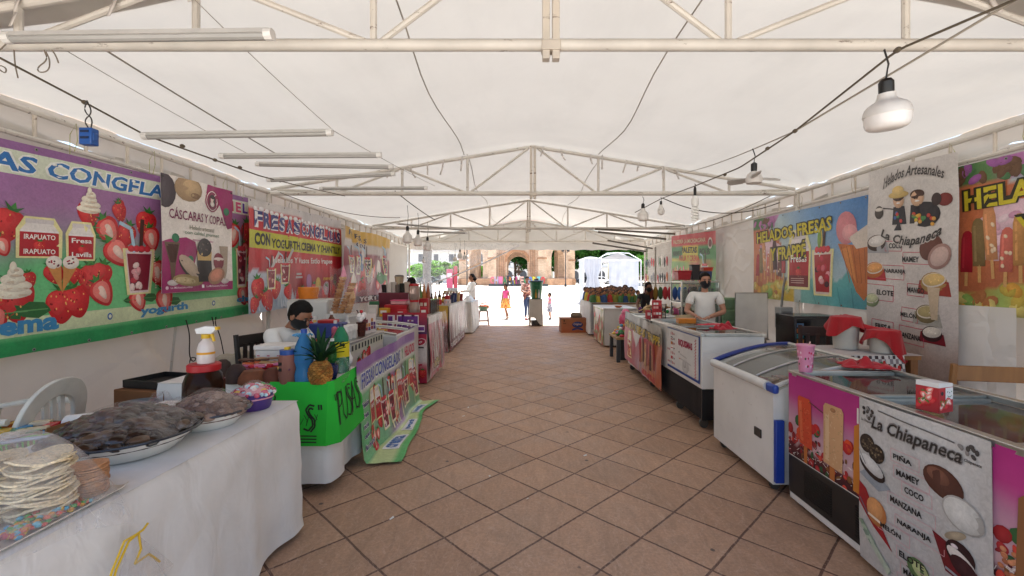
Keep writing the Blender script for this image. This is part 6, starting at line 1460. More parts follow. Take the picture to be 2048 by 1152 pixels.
for x, y in ((.06, .585), (.12, .555)):
    p.ell(x, y, .05, .045, '2e241e', 3, .4)
    for k in range(40): p.ell(x + random.uniform(-.036, .036), y + random.uniform(-.03, .03), .006, .005, random.choice(['6a5a48', '4a3e32', '1a1412', '8a7a60']), 4.2, 0, 6)
p.poly([(.0, .42), (.13, .38), (.2, .42), (.08, .48)], '98a0a8', 2); p.ell(.09, .475, .085, .045, '2a1c1a', 3, -.35).ell(.088, .487, .078, .034, 'd4d4d2', 4, -.35).line([(.0, .545), (.05, .48)], .005, '6a6a70', 5)
p.poly([(.0, .38), (.05, .36), (.21, .14), (.1, .2), (.0, .28)], 'a01a24', 2); p.ell(.12, .275, .06, .062, 'c07a44', 3, -.3).ell(.11, .29, .05, .05, 'd89860', 4, -.3).line([(.07, .25), (.15, .24)], .012, 'ecdcc8', 5); p.line([(.01, .3), (.07, .24)], .007, '6a6a78', 3)
for k in range(4): p.poly([(.0 + .015 * k, .19 - .02 * k), (.03 + .015 * k, .2 - .02 * k), (.2, .04 + .004 * k), (.18, .02)], ['8aa088', 'a8b8a0', '7a9080', 'b8c4b0'][k], 3 + .3 * k)
p.ell(.45, .565, .088, .062, '553228', 3, -.2, 20).ell(.43, .585, .05, .03, '7a5040', 4, -.2); p.ell(.53, .475, .085, .065, 'b0aca6', 3.5, -.2, 20).ell(.53, .475, .078, .058, 'd0cec8', 4.4, -.2, 20)
p.poly([(.4, .35), (.56, .32), (.635, .2), (.46, .22)], '741420', 2); p.ell(.52, .315, .06, .05, '2a0d14', 3.4, -.3).ell(.525, .3, .062, .026, 'ddd4cc', 4, -.4).ell(.535, .275, .055, .035, '38101a', 4.6, -.3).ell(.5, .34, .015, .008, 'e8d8d8', 5.4); p.line([(.46, .235), (.62, .21)], .01, '9aa0a8', 4)
p.poly([(.28, .13), (.4, .12), (.62, -.0), (.5, .0)], '33302e', 2)
for x, y in ((.34, .14), (.41, .1)): p.ell(x, y, .055, .045, '5a7448', 3, -.5).ell(x + .008, y + .006, .04, .03, 'bcc48a', 4, -.5)
p.ell(.52, .09, .085, .055, '3a3a30', 4, -.3).ell(.515, .1, .075, .042, 'cac8bc', 5, -.3)
for x, y in ((.5, .38), (.46, .15)): p.ell(x, y, .05, .016, 'a89880', 2.4, .5)
sheetfn = lambda u, v, h: Vector((FX0 - .018 - h - .01 * (1 - v / .8) - .008 * abs(nz(u * 5, v * 2.5, 6)) - .006 * sin(u * 9), 2.275 - u - .02 * (1 - v / .8), .055 + v))
p.build('flavour_sheet', sheetfn, label='white flavour sheet reading La Chiapaneca, hung over the nearest freezer', cat='banner')
# things on it
t = thing('pink_cup', 'pink foam cup of strawberry drink at the freezer corner', 'cup', (1.80, 2.83, FZ + .006))
MB('plastic', 'd88aa8').lathe([(0, 0), (.037, 0), (.05, .16), (.054, .165), (.054, .172), (.047, .17), (0, .165)], n=28).build('cup_body', t)
m = MB('paper')
for k in range(26): a = random.uniform(-3.4, -.6); z = random.uniform(.03, .13); m.ball(((.0335 + z * .08) * cos(a), (.0335 + z * .08) * sin(a), z), (.0062, .0062, .01), 8, random.choice(['c82a50', 'e0b0c4', 'b83060', '3a5a3a', 'e8c4d0']))
m.build('fruit_print', t); MB('plastic', 'd8b0a0').tube([(.02, 0, .16), (.03, 0, .19)], .004, 6).build('straw', t)
def cloth(loc, w, d, h, col, label, seed, rz=0, style='cloth'):
    m = MB(style, col); m.grid(lambda u, v: Vector(((u - .5) * w * (1 + .25 * nz(v * 3, seed)), (v - .5) * d * (1 + .3 * nz(u * 3, seed + 2)), .008 + h * abs(nz(u * 3.2 + seed, v * 2.6, seed)) * 1.8 * sin(pi * min(1, max(0, u))) ** .5 * sin(pi * v) ** .5 + .004)), 26, 20)
    return m.build('cloth', loc=loc, rz=rz, label=label, cat='cloth', smooth=80, solid=.004)
cloth((2.28, 2.95, FZ + .006), .3, .2, .07, 'b8242c', 'red cleaning cloth crumpled at the back of the nearest freezer', 3, R(-20))
t = thing('strawberry_carton', 'small strawberry carton with a smiling face on the nearest freezer', 'carton', (1.845, 1.995, FZ + .006), R(20))
MB('paper', 'b03438').box((0, 0, .055), (.1, .085, .11)).build('carton_body', t, bev=.002); MB('paper', 'dedad6').prism([(-.05, .11), (.05, .11), (.05, .125), (-.05, .132)], -.0425, .0425, 'y').build('white_top', t)
p = Print(.1, .11); p.style = 'paper'; p.base(lambda u, v: lin('b83236'), .02); p.rect(.045, .055, .055, .055, 'e8e4e2', 1)
for k in range(9): p.berry(random.uniform(.01, .09), random.uniform(.012, .05), .035, random.random() * 3, 2, k % 2 == 0)
for x in (.058, .086): p.ell(x, .09, .004, .0025, '3a7a4a', 4, .4 if x < .07 else -.4)
p.ell(.072, .086, .0025, .003, '2a2a2a', 4).line([(.058, .074), (.064, .068), (.08, .068), (.086, .074)], .003, '2f8a4a', 4); p.ell(.02, .085, .009, .009, '3a2a2c', 4)
p.build('front_print', lambda u, v, h: Vector((-.05 + u, -.0432 - h * .5, v)), t)
p = Print(.085, .11); p.style = 'paper'; p.base(lambda u, v: lin('b03034'), .02)
for k in range(10): p.berry(random.uniform(.01, .075), random.uniform(.012, .1), .035, random.random() * 3, 2, k % 2 == 0)
p.build('side_print', lambda u, v, h: Vector((-.0507 - h * .5, .0425 - u, v)), t)

# --- white freezer with the curved glass top
t = thing('chest_freezer', 'white freezer with curved glass top and blue rim', 'freezer', (0, 0, 0))
gx0, gx1, gy0, gy1 = 1.69, 2.36, 2.97, 3.93
def topz(u): return .735 + .145 * sin(pi / 2 * min(1, u * 1.05)) ** .9
m = MB('appliance', 'e4e2dd')
m.prism([(gy0 + .03, .07), (gy1, .07), (gy1, .705), (gy0 + .03, .705)], gx0, gx0 + .03, 'x'); m.prism([(gy0 + .03, .07), (gy1, .07), (gy1, .85), (gy0 + .03, .85)], gx1 - .03, gx1, 'x')
for y in (gy0 + .03, gy1 - .03): m.prism([(x, z) for x, z in [(gx0 + .0305, .07), (gx0 + .0305, .7)] + [(gx0 + .0305 + (gx1 - gx0 - .061) * k / 10, topz(k / 10) - .035) for k in range(11)] + [(gx1 - .0305, .07)]], y, y + .03, 'y')
m.box(((gx0 + gx1) / 2, (gy0 + gy1) / 2 + .015, .3), (gx1 - gx0 - .062, gy1 - gy0 - .09, .45)); m.build('cabinet', t, smooth=30)
MB('plastic', '1f3f9a').box((gx0 + .03, gy0 + .012, .3), (.06, .03, .42)).build('blue_panel', t, bev=.006)
m = MB('plastic', '1f2f7a'); m.tube([(gx0 + .0 + (gx1 - gx0) * k / 12, gy1 - .005, topz(k / 12) + .004) for k in range(13)], .022, 8); m.build('blue_rim', t)
m = MB('gloss', 'c8c6c2'); m.tube([(gx0 + (gx1 - gx0) * k / 12, gy0 + .02, topz(k / 12) - .006) for k in range(13)], .016, 8); m.build('end_rim', t)
MB('plastic', '24479c').box((gx0 - .004, gy0 + .035, .72), (.04, .11, .06)).build('corner_cap', t, bev=.015)
MB('gloss', 'd2d0cc').tube([(gx0 - .002, gy0 + .09, .722), (gx0 - .002, gy1 - .0, .722)], .034, 12).build('front_rail', t)
m = MB('glass', 'e2eae8'); m.grid(lambda u, v: Vector((gx0 + .03 + (gx1 - gx0 - .05) * u, gy0 + .04 + (gy1 - gy0 - .06) * v, topz(u) + .008)), 14, 2); m.build('curved_glass', t)
m = MB('steel', 'c4c4c0')
for y in (gy0 + .3, gy1 - .3): m.tube([(gx0 + .03 + (gx1 - gx0 - .05) * k / 12, y, topz(k / 12) + .012) for k in range(13)], .009, 6)
for x, u in ((gx1 - .02, 1.0),): m.tube([(x, gy0 + .02, topz(1) + .012), (x, gy1 - .02, topz(1) + .012)], .014, 6)
m.build('lid_rail', t)
m = MB('gloss')
for k in range(46): m.box((random.uniform(gx0 + .1, gx1 - .1), random.uniform(gy0 + .12, gy1 - .1), .55 + .06 * random.random()), (.15, .09, .05), random.choice(['d8d4d0', 'c8c8cc', 'b0685a', 'c8a080', '8a8a98', 'e0dcd8', 'c05a58']), random.random() * 3)
m.build('frozen_goods', t)
MB('plastic', '2c2a28').box((gx0 - .003, gy0 + .22, .36), (.012, .09, .06)).build('thermostat', t, bev=.003)
m = MB('plastic', '8a8a88')
for q in ((gx0 + .06, gy1 - .07), (gx0 + .06, gy0 + .12), (gx1 - .06, gy1 - .07)): MB('plastic', '4a4640').tube([(q[0], q[1] - .012, .035), (q[0], q[1] + .012, .035)], .035, 12).build('caster', t)
# --- freezer with the sign
t = thing('chest_freezer', 'white and black chest freezer with sign reading RIQUISIMAS', 'freezer', (0, 0, 0))
hx0, hx1, hy0, hy1, hz = 1.72, 2.32, 4.27, 5.9, .935
MB('appliance', 'e2dfda').box(((hx0 + hx1) / 2, (hy0 + hy1) / 2, .58), (hx1 - hx0, hy1 - hy0, .36)).build('cabinet', t, bev=.006)
m = MB('appliance', 'e2dfda')
for x in (hx0 + .02, hx1 - .02): m.box((x, (hy0 + hy1) / 2, .835), (.04, hy1 - hy0, .149))
for y in (hy0 + .02, hy1 - .02): m.box(((hx0 + hx1) / 2, y, .8352), (hx1 - hx0 - .081, .04, .148))
m.build('rim_wall', t)
glass_lids(t, hx0 - .012, hx1 + .012, hy0 - .012, hy1 + .012, hz, [5.05], contents=['a8a098', '8a4a48', 'b8b0a8', '6a5a50', 'c8c0b8', 'a8a8b0'])
m = MB('plastic', '15161a').box(((hx0 + hx1) / 2, (hy0 + hy1) / 2, .25), (hx1 - hx0 - .02, hy1 - hy0 - .02, .3)); m.build('black_skirt', t)
m = MB('plastic', '1b1c20')
for k in range(52): m.box((hx0 + .004, hy0 + .05 + .03 * k, .25), (.014, .014, .28))
for y in (hy0 + .012, hy1 - .012): m.box((hx0 + .02, y, .25), (.04, .035, .3))
m.build('ribbed_grille', t); casters(t, [(hx0 + .06, hy0 + .1), (hx0 + .06, hy0 + .75), (hx1 - .08, hy0 + .1)], .045)
p = Print(.96, .46); p.style = 'paper'; p.base(lambda u, v: lin('1f3f8a') if u > .965 or v < .05 or v > .965 else lin('d0cecc'), .02)
p.rect(.005, .03, .915, .415, 'd3d1ce', 1); p.text('RIQUISIMAS', .38, .285, .4, .085, 'a81c44', 5, .04)
for k in range(7):
    y = .385 - .055 * k; cs = [('b02030', 'e8e4e0', 'b02030'), ('b02030', 'e8e4e0', '1c1c1c'), ('b02030', 'd8b030', 'b02030'), ('e8e4e0', 'c02030', 'e8e4e0'), ('b02030', 'e8e4e0', 'b02030'), ('b02030', 'b02030', 'b02030'), ('2a3a7a', 'e8e4e0', 'b02030')][k]
    for j in range(3): p.rect(.13 + .022 * j, y, .02, .032, cs[j], 3) if k % 2 == 0 else p.rect(.13, y + .011 * j, .064, .0105, cs[j], 3)
    p.text(('MÉX', 'EGI', 'ESP', 'JAP', 'CAN', 'CHN', 'USA')[k], .215, y + .004, .05, .022, 'b05050' if k % 2 == 0 else '5a5654', 5, .03)
for k in range(26): p.rect(.835 + .012 * (k % 2), .03 + .0152 * k, .03, .009, 'b83848', 3)
for a in ((.42, .21, .2), (.44, .16, .3), (.55, .1, .14)): p.line([(a[0], a[1]), (a[0] + a[2], a[1] - .02)], .012, 'b8b6b4', 2.4)
p.ell(.58, .1, .1, .075, 'c2c0be', 2).ell(.56, .12, .05, .04, 'b4b2b0', 2.6); p.ell(.4, .225, .012, .009, '2a2a2a', 4); p.rect(.4, .15, .04, .012, 'c88a68', 4)
p.text('ICE CREAMS', .0, .2, .11, .02, 'a83a48', 4, .02); p.text('NIEVES', .02, .06, .09, .02, 'a83a48', 4, .02)
p.build('sign_panel', lambda u, v, h: Vector((hx0 - .006 - h, 5.26 - u, .44 + v)), t)
cloth((2.06, 4.56, hz + .004), .24, .16, .08, 'a81e2c', 'dark red cloth bunched near the front of the RIQUISIMAS freezer', 9, .4)
cloth((2.1, 5.0, hz + .004), .26, .12, .02, 'c8283a', 'flat red plastic packet on the middle of the RIQUISIMAS freezer', 14, .2)
t = thing('orange_tray', 'orange plastic tray on the far part of the RIQUISIMAS freezer', 'tray', (1.93, 5.25, hz + .004)); MB('plastic', 'd07a18').box((0, 0, .03), (.2, .12, .06)).build('tray_body', t, bev=.01)
# --- freezer wrapped in the ice cream banner
t = thing('chest_freezer', 'white freezer behind the shiny wrinkled ice cream banner', 'freezer', (0, 0, 0))
MB('appliance', 'e2dfda').box((2.02, 6.62, .49), (.6, 1.3, .78)).build('cabinet', t, bev=.01); MB('appliance', 'bdbab4').box((2.02, 6.62, .135), (.58, 1.26, .07)).build('base_panel', t)
glass_lids(t, 1.71, 2.33, 5.96, 7.28, .905, [6.6], contents=None); casters(t, [(1.78, 6.05), (1.78, 7.2)], .045)
random.seed(61); p = Print(1.9, .76)
def ch(u, v):
    if v > .72: return blend([(0, '8aa0b0'), (.4, 'b0b8bc'), (1, '8a7a60')], u + .2 * nz(u * 6, v * 3))
    return blend([(0, 'd08898'), (.3, 'c06070'), (.6, 'b8a0b0'), (.8, 'c07050'), (1, 'b85a38')], u + .2 * nz(u * 4, v * 4, 2))
p.base(ch, .04)
p.text('HELADOS, FRESAS Y FRAPPÉ', .05, .5, 1.78, .16, 'c8a81c', 6, .04, outline='2a2412', ow=.08)
p.carton(.22, .1, .22, .36, 4, words=('Fresa',)); p.poly([(.5, .52), (.72, .3), (.9, .42), (1.02, .62), (.8, .56)], 'dcd8d8', 4)  # pale patch paints the white shine on the banner's folds
for k in range(9): p.pop(.95 + .085 * k, .14 + .02 * (k % 3), .075, .34 - .02 * (k % 2), ['a01c2a', 'b87840', '5a2c28', 'c8a070', '8a2430', 'b04a38', '4a2422', 'c88a60', '9a2028'][k], 3 + .3 * k)
p.ell(1.3, .42, .3, .1, 'b03a48', 2); p.rect(1.05, .02, .6, .07, 'b82a38', 3)
grommets(p, 5)
p.build('vinyl_banner', lambda u, v, h: Vector((1.685 - h - .03 * abs(nz(u * 4, v * 2, 3)) - .02 * (1 - v) - .035 * max(0, sin(u * 8 + v * 4)) * v ** 2, 7.24 - u, .19 - .04 * u + v)), label='shiny wrinkled ice cream banner hung over the far freezer on the aisle side', cat='banner')
for k, z in enumerate((0, .132)):
    t = thing('strawberry_carton', ('lower one of two stacked strawberry cartons on the far freezer', 'upper one of two stacked strawberry cartons on the far freezer')[k], 'carton', (1.84, 6.1, .91 + z), R(-10)); MB('paper', 'b03038').box((0, 0, .065), (.12, .11, .13)).build('carton_body', t, bev=.003)
    m = MB('paper'); 
    for j in range(6): m.box((-.035 + .035 * (j % 3), -.0565, .035 + .05 * (j // 3)), (.028, .004, .03), random.choice(['e0a8a0', 'e8e0dc', 'd84848', '7a1a20']))
    m.build('front_print', t)
t = thing('strawberry_carton', 'narrow red carton left of the two stacked cartons', 'carton', (1.75, 6.2, .91)); MB('paper', 'b84448').box((0, 0, .06), (.06, .08, .12)).build('carton_body', t, bev=.003); MB('paper', 'e0d4d0').box((0, -.0425, .07), (.04, .004, .04)).build('front_print', t)
MB('glass', 'e4e0da').lathe([(.03, 0), (.036, .02), (.03, .07), (.034, .12), (.04, .2), (.036, .21)], n=20).build('clear_tumblers', loc=(1.95, 6.15, .91), label='stack of clear plastic tumblers right of the stacked cartons', cat='cups')
for k in range(5): MB('wood', 'c8b08a').tube([(2.0 + .02 * k, 6.0, .92 + .012 * k), (2.28, 5.86 + .03 * k, .925 + .014 * k)], .008, 6).build('wooden_stick', loc=(0, 0, 0), label='long pale wooden stick lying by the tumblers', cat='stick', group='identical wooden sticks by the tumblers')
# --- glass display case behind the woman
t = thing('display_case', 'glass sided display case with jars behind the woman in white', 'display case', (2.86, 7.4, 0))
m = MB('steel', 'c0beb8')
for x in (-.3, .3):
    for y in (-.25, .25): m.box((x, y, .72), (.025, .025, 1.42))
for z in (.74, 1.08, 1.42):
    for y in (-.25, .25): m.box((0, y, z), (.575, .02, .02))
    for x in (-.3, .3): m.box((x, 0, z), (.02, .475, .02))
m.build('frame', t)
for z in (1.08, 1.425, .74): MB('glass', 'dce6e4').box((0, 0, z + .014), (.57, .47, .006)).build('glass_shelf', t)
MB('glass', 'dce6e4').box((0, -.255, 1.08), (.57, .005, .66)).build('glass_front', t)
MB('appliance', 'c8c4be').box((0, 0, .36), (.6, .5, .72)).build('base_cabinet', t)
for k, (x, z, c, h) in enumerate(((-.2, .76, '6a6a6c', .24), (-.05, .76, 'c8a878', .18), (.12, .76, '8a6a4a', .22), (.2, .76, 'a08060', .2), (-.18, 1.1, 'd0c8c0', .2), (-.02, 1.1, '9a7a58', .24), (.14, 1.1, '7a5a44', .22))):
    MB('clear', c).lathe([(0, 0), (.06, 0), (.062, h * .8), (.05, h), (0, h)], n=16).build('jar', loc=(2.86 + x, 7.38, z + .0), label=['grey pot at the lower left of the display case', 'tan jar on the lower shelf of the display case', 'brown jar on the lower shelf of the display case', 'light brown jar at the lower right of the display case', 'pale jar on the upper shelf of the display case', 'amber jar on the upper shelf of the display case', 'dark jar at the upper right of the display case'][k], cat='jar')
for k, (x, c, w_, h, lb) in enumerate(((-.2, 'a81c28', .2, .14, 'red tapered bin on top of the display case'), (.0, '2a2226', .12, .24, 'dark tall jug on top of the display case'), (.17, '3a4a7a', .16, .14, 'blue tub right of the dark jug'), (-.2, 'b82430', .22, .0, 'x'), (.2, 'c8402a', .14, .05, 'orange red lid stacked on the right of the display case'))):
    if lb == 'x': continue
    t2 = thing('storage_tub', lb, 'tub', (2.86 + x, 7.4, 1.45 + (.145 if k == 4 else 0))); MB('plastic', c).box((0, 0, h / 2), (w_, w_, h), taper=1.12).build('tub_body', t2, bev=.008); MB('plastic', ['c02a34', '1a1618', '8a6a58', '', 'b82028'][k]).box((0, 0, h + .008), (w_ * 1.18, w_ * 1.18, .015)).build('lid', t2, bev=.004)
t = thing('drawer_tower', 'pale green plastic drawer tower beside the display case', 'drawers', (3.35, 7.3, .6)); MB('plastic', '7fa07a').box((0, 0, .28), (.3, .34, .56)).build('tower_frame', t, bev=.006)
for k in range(3): MB('clear', '9ac09a').box((0, -.174, .1 + .18 * k), (.26, .02, .15)).build('drawer', t, bev=.004)
t = thing('side_table', 'small table under the green drawer tower', 'table', (3.35, 7.3, 0)); MB('wood', '8a7a66').box((0, 0, .58), (.4, .45, .03)).build('tabletop', t)
for x in (-.17, .17):
    for y in (-.19, .19): MB('wood', '7a6a58').box((x, y, .282), (.03, .03, .565)).build('leg', t)
t = thing('whiteboard', 'blank whiteboard leaning at the right wall', 'board', (3.55, 6.9, .55)); MB('gloss', 'd4d2ce').box((0, 0, .35), (.5, .012, .7)).build('board_panel', t); MB('steel', 'a8a6a2').tube([(-.25, 0, 0), (.25, 0, 0), (.25, 0, .7), (-.25, 0, .7), (-.25, 0, .0)], .012, 6).build('frame', t)
t = thing('board_easel', 'low grey trestle holding the whiteboard', 'trestle', (3.55, 6.9, 0)); MB('steel', '8a8884').box((0, 0, .53), (.5, .1, .02)).build('ledge', t)
for x in (-.22, .22): MB('steel', '8a8884').tube([(x, 0, .52), (x, .2, 0)], .012, 6).tube([(x, 0, .52), (x, -.1, 0)], .012, 6).build('leg', t)
# --- back row: dark fridge, box, chairs, table with buckets
t = thing('mini_fridge', 'black mini fridge by the right wall below the ice cream banner', 'fridge', (3.3, 5.15, 0), R(-8)); MB('gloss', '131316').box((0, 0, .53), (.5, .5, 1.04)).build('fridge_body', t, bev=.01); MB('gloss', '18181b').box((0, -.262, .53), (.49, .02, 1.0)).build('door', t, bev=.006)
m = MB('paper')
for k in range(7): m.box((-.2, -.2745, .95 - .06 * k), (.07, .004, .045), ['4a6a8a', 'b86a3a', '3a8a9a', 'c8884a', '5a7aa0', '8a4a30', 'c8c0b8'][k])
m.build('stickers', t)
t = thing('electric_box', 'grey electric meter box on the wall left of the black fridge', 'meter box', (3.2, 5.45, .86)); MB('plastic', '8a8a88').box((0, 0, .13), (.16, .12, .26)).build('box_body', t, bev=.01); MB('plastic', '6a6a6a').box((0, -.062, .15), (.11, .006, .12)).build('window', t); MB('paper', 'c87a4a').box((0, -.062, .05), (.05, .006, .04)).build('warning_label', t)
m = MB('plastic', '26262a')
for k in range(3): m.tube([(-.04 + .04 * k, 0, 0), (-.06 + .05 * k, -.02, -.2), (-.1 + .06 * k, .0, -.45), (-.05 + .04 * k, .05, -.86)], .007, 6)
m.build('cables', t); MB('steel', '7a7874').tube([(.0, .05, .26), (.03, .06, .5), (.08, .1, .62)], .014, 8).build('conduit', t)
MB('paint', '8a8278').box((3.2, 5.52, .43), (.08, .04, .86)).build('post', label='short grey post carrying the electric meter box', cat='post')
def wood_chair(name_label, loc, rz, col, slats, w=.44, hb=.98, rails=False):
    t = thing('wooden_chair', name_label, 'chair', loc, rz)
    MB('wood', col).box((0, 0, .44), (w, .42, .03)).build('seat', t, bev=.006)
    for x in (-w / 2 + .025, w / 2 - .025):
        MB('wood', col).tube([(x, .19, 0), (x, .2, .45), (x, .26, hb)], [.022, .024, .02], 8).build('leg', t); MB('wood', col).box((x, -.18, .212), (.04, .04, .425)).build('leg', t)
    MB('wood', col).box((0, .245, hb - .06), (w - .06, .022, .1)).build('top_rail', t, bev=.006); MB('wood', col).box((0, .212, .56), (w - .06, .02, .05)).build('lower_rail', t, bev=.004)
    for k in range(slats): MB('wood', col).box((-w / 2 + .09 + (w - .18) * k / max(1, slats - 1), .228, .74), (.035, .014, .31)).build('slat', t)
    return t
wood_chair('dark brown slatted wooden chair beside the black fridge', (2.98, 4.35, 0), R(-25), '3a201a', 4)
wood_chair('light brown wooden chair at the right edge behind the nearest freezer', (3.1, 3.12, 0), R(168), '9a6a3c', 0, .5, .9)
t = thing('draped_table', 'small wooden table under a checked fruit patterned cloth', 'table', (0, 0, 0))
MB('wood', '9a6a3c').box((3.05, 4.05, .79), (.64, .58, .035)).build('tabletop', t)
for x in (2.78, 3.32):
    for y in (3.8, 4.3): MB('wood', '8a5c34').box((x, y, .386), (.06, .06, .772)).build('leg', t)
p = Print(.8, .27); p.style = 'cloth'; p.base(lambda u, v: lin('d8d4ce'), .1)
for i in range(20):
    for j in range(7):
        if (i + j) % 2 == 0: p.rect(i * .04, j * .04, .04, .04, '4a3a3c' if i % 2 == 0 else '8a8084', 1)
for k in range(14): p.ell(random.uniform(.03, .77), random.uniform(.02, .25), .022, .022, random.choice(['b82a24', 'c8502a', '2f6a38', 'a81c20']), 2.5, 0, 10)
p.build('checked_cloth', lambda u, v, h: Vector((2.715 + u * .62, 3.748 - h - .03 * abs(nz(u * 6, v * 3, 5)) - .03 * (1 - v / .27), .545 + v)), t)
m = MB('cloth', 'b8aca8'); m.grid(lambda u, v: Vector((2.7 + .68 * u, 3.74 + .62 * v, .812 + .004 * nz(u * 7, v * 6))), 10, 8); m.build('cloth_top', t)
p = Print(.6, .22); p.style = 'cloth'; p.base(lambda u, v: lin('d8d4ce'), .1)
for i in range(15):
    for j in range(6):
        if (i + j) % 2 == 0: p.rect(i * .04, j * .04, .04, .04, '4a3a3c' if i % 2 == 0 else '8a8084', 1)
p.build('checked_cloth', lambda u, v, h: Vector((2.698 - h - .02 * abs(nz(u * 6, v * 3, 9)), 4.34 - u, .595 + v)), t)
for k, (x, y, r, h) in enumerate(((2.99, 4.12, .11, .29), (3.16, 3.9, .11, .19))):
    t = thing('bucket', ('taller white bucket half under the red cloth', 'lower white bucket right of the taller one')[k], 'bucket', (x, y, .818)); MB('plastic', 'c9c4b8').lathe([(0, 0), (r * .86, 0), (r, h - .03), (r * 1.05, h - .025), (r * 1.05, h), (0, h + .003)], n=28).build('bucket_body', t)
m = MB('cloth', 'a81820')
for bx, by, br, zt, fl in ((2.99, 4.12, .118, 1.112, lambda a: .05 + .13 * max(0, cos(a - 3.3)) ** 2 + .1 * max(0, cos(a + .3))), (3.16, 3.9, .12, 1.014, lambda a: .1 + .04 * sin(a * 3) + .2 * max(0, cos(a + .7)) ** 2)):
    def hood(u, v):
        a = 2 * pi * u; k = min(1, v / .45); d = max(0, v - .45) / .55
        r = br * k * (1 + .02 * sin(a * 5)) + d * (.02 + .035 * abs(sin(a * 3.5 + bx)))
        return Vector((bx + r * cos(a), by + r * sin(a), zt + .02 * (1 - k) + .008 * nz(cos(a) * 3 * k, sin(a) * 3 * k, bx) - d * fl(a)))
    m.grid(hood, 56, 20)
m.grid(lambda u, v: Vector((2.98 + .2 * u, 4.16 - .3 * u + .16 * (v - .5), 1.118 - .1 * u ** 1.2 - .03 * sin(pi * u) - .05 * (2 * v - 1) ** 2 + .01)), 12, 10)
m.build('red_cloth', label='red cloth draped over the two white buckets', cat='cloth', smooth=80)
# --- souvenir stalls further on
random.seed(71)
t = thing('low_stall', 'low wooden table heaped with small bright toys', 'table', (1.95, 8.15, 0)); MB('wood', 'a88458').box((0, 0, .42), (.6, .7, .04)).build('tabletop', t, bev=.004)
for x in (-.26, .26):
    for y in (-.3, .3): MB('plastic', '3a3c40').box((x, y, .2), (.06, .06, .4)).build('leg', t)
MB('plastic', '2c2e32').box((-.0, -.2, .2), (.4, .02, .36)).build('dark_panel', t)
p = Print(.62, .4); p.base(lambda u, v: blend([(-.5, '4a4a4a'), (0, 'c8c4c0'), (.5, '7a6a5a')], nz(u * 8, v * 8)), .05)
for k in range(40): p.ell(random.uniform(.03, .6), random.uniform(.03, .37), .03, .03, random.choice(['b83040', '3a7a4a', '2a2a2a', 'e0d8d0', '4a7a9a', 'c8903a']), 1.5, random.random() * 3, 8)
p.build('side_print', lambda u, v, h: Vector((1.648 - h, 8.48 - u, .03 + v)), t)
cols = ['b82a38', '3a8a48', 'd8b040', '4a90b0', 'd87898', 'e8e0d8', '5a3a2a', '8ab048', '3a3a6a', 'c86a30', '2f6a40']
def toy(x, y, z, k):
    t = thing('toy_figure', 'small round bright toy in the heap on the low table', 'toy', (x, y, z), random.random() * 6, 'toys heaped on the low table'); c = cols[k % len(cols)]
    MB('gloss', c).ball((0, 0, .045), (.05, .045, .045), 10).build('toy_body', t); MB('gloss', cols[(k * 3 + 2) % len(cols)]).ball((.0, 0, .105), .032, 8).build('toy_head', t); return t
for k in range(34): a = k / 33; toy(1.75 + .42 * random.random(), 7.85 + .62 * random.random(), .443 + (.1 * random.random() if k % 2 else 0) + (.14 if k > 24 else 0), k)
m = MB('gloss'); 
for k in range(70): m.ball((1.72 + .46 * random.random(), 7.85 + .6 * random.random(), .45 + .05 * random.random()), (.05, .04, .03), 7, random.choice(cols))
m.build('toy_heap', label='bottom layer of the mixed toy heap on the low table', cat='toys', kind='stuff')
t = thing('pink_bundle', 'bright pink bagged soft toy standing on the toy heap', 'toy', (1.93, 8.42, .55)); MB('gloss', 'd85a80').ball((0, 0, .14), (.11, .1, .13), 14, fn=lambda d, v: v * (1 + .15 * nz(d.x * 3, d.y * 3, d.z * 3))).build('bundle_body', t); MB('gloss', 'e07898').ball((.02, 0, .28), .08, 12).build('bundle_head', t)
# printed freezer
t = thing('chest_freezer', 'low white freezer with colourful printed side near the exit', 'freezer', (0, 0, 0)); MB('appliance', 'd2d0cc').box((2.1, 10.2, .43), (.7, 1.3, .78)).build('cabinet', t, bev=.01); MB('appliance', 'dad8d4').box((2.1, 10.2, .83), (.74, 1.34, .03)).build('lid', t, bev=.006)
p = Print(1.3, .8); p.base(lambda u, v: blend([(-.5, 'b02a38'), (-.1, '7aa058'), (.15, 'e0dcd4'), (.5, 'c8a050')], nz(u * 4, v * 4, 6)), .06)
for k in range(12): p.berry(random.uniform(.1, 1.2), random.uniform(.1, .7), .16, random.random() * 3, 2)
p.poly([(.2, .75), (.9, .75), (.55, .4)], 'e2deda', 3)
p.build('side_print', lambda u, v, h: Vector((1.742 - h - .02 * abs(nz(u * 5, v * 2)), 10.84 - u, .04 + v)), t)
t = thing('orange_bowl', 'small orange dish on the white freezer lid', 'dish', (2.1, 9.75, .85)); MB('plastic', 'c86a28').lathe([(0, 0), (.05, 0), (.1, .035), (.09, .035), (.045, .008), (0, .008)], n=20).build('dish_body', t)
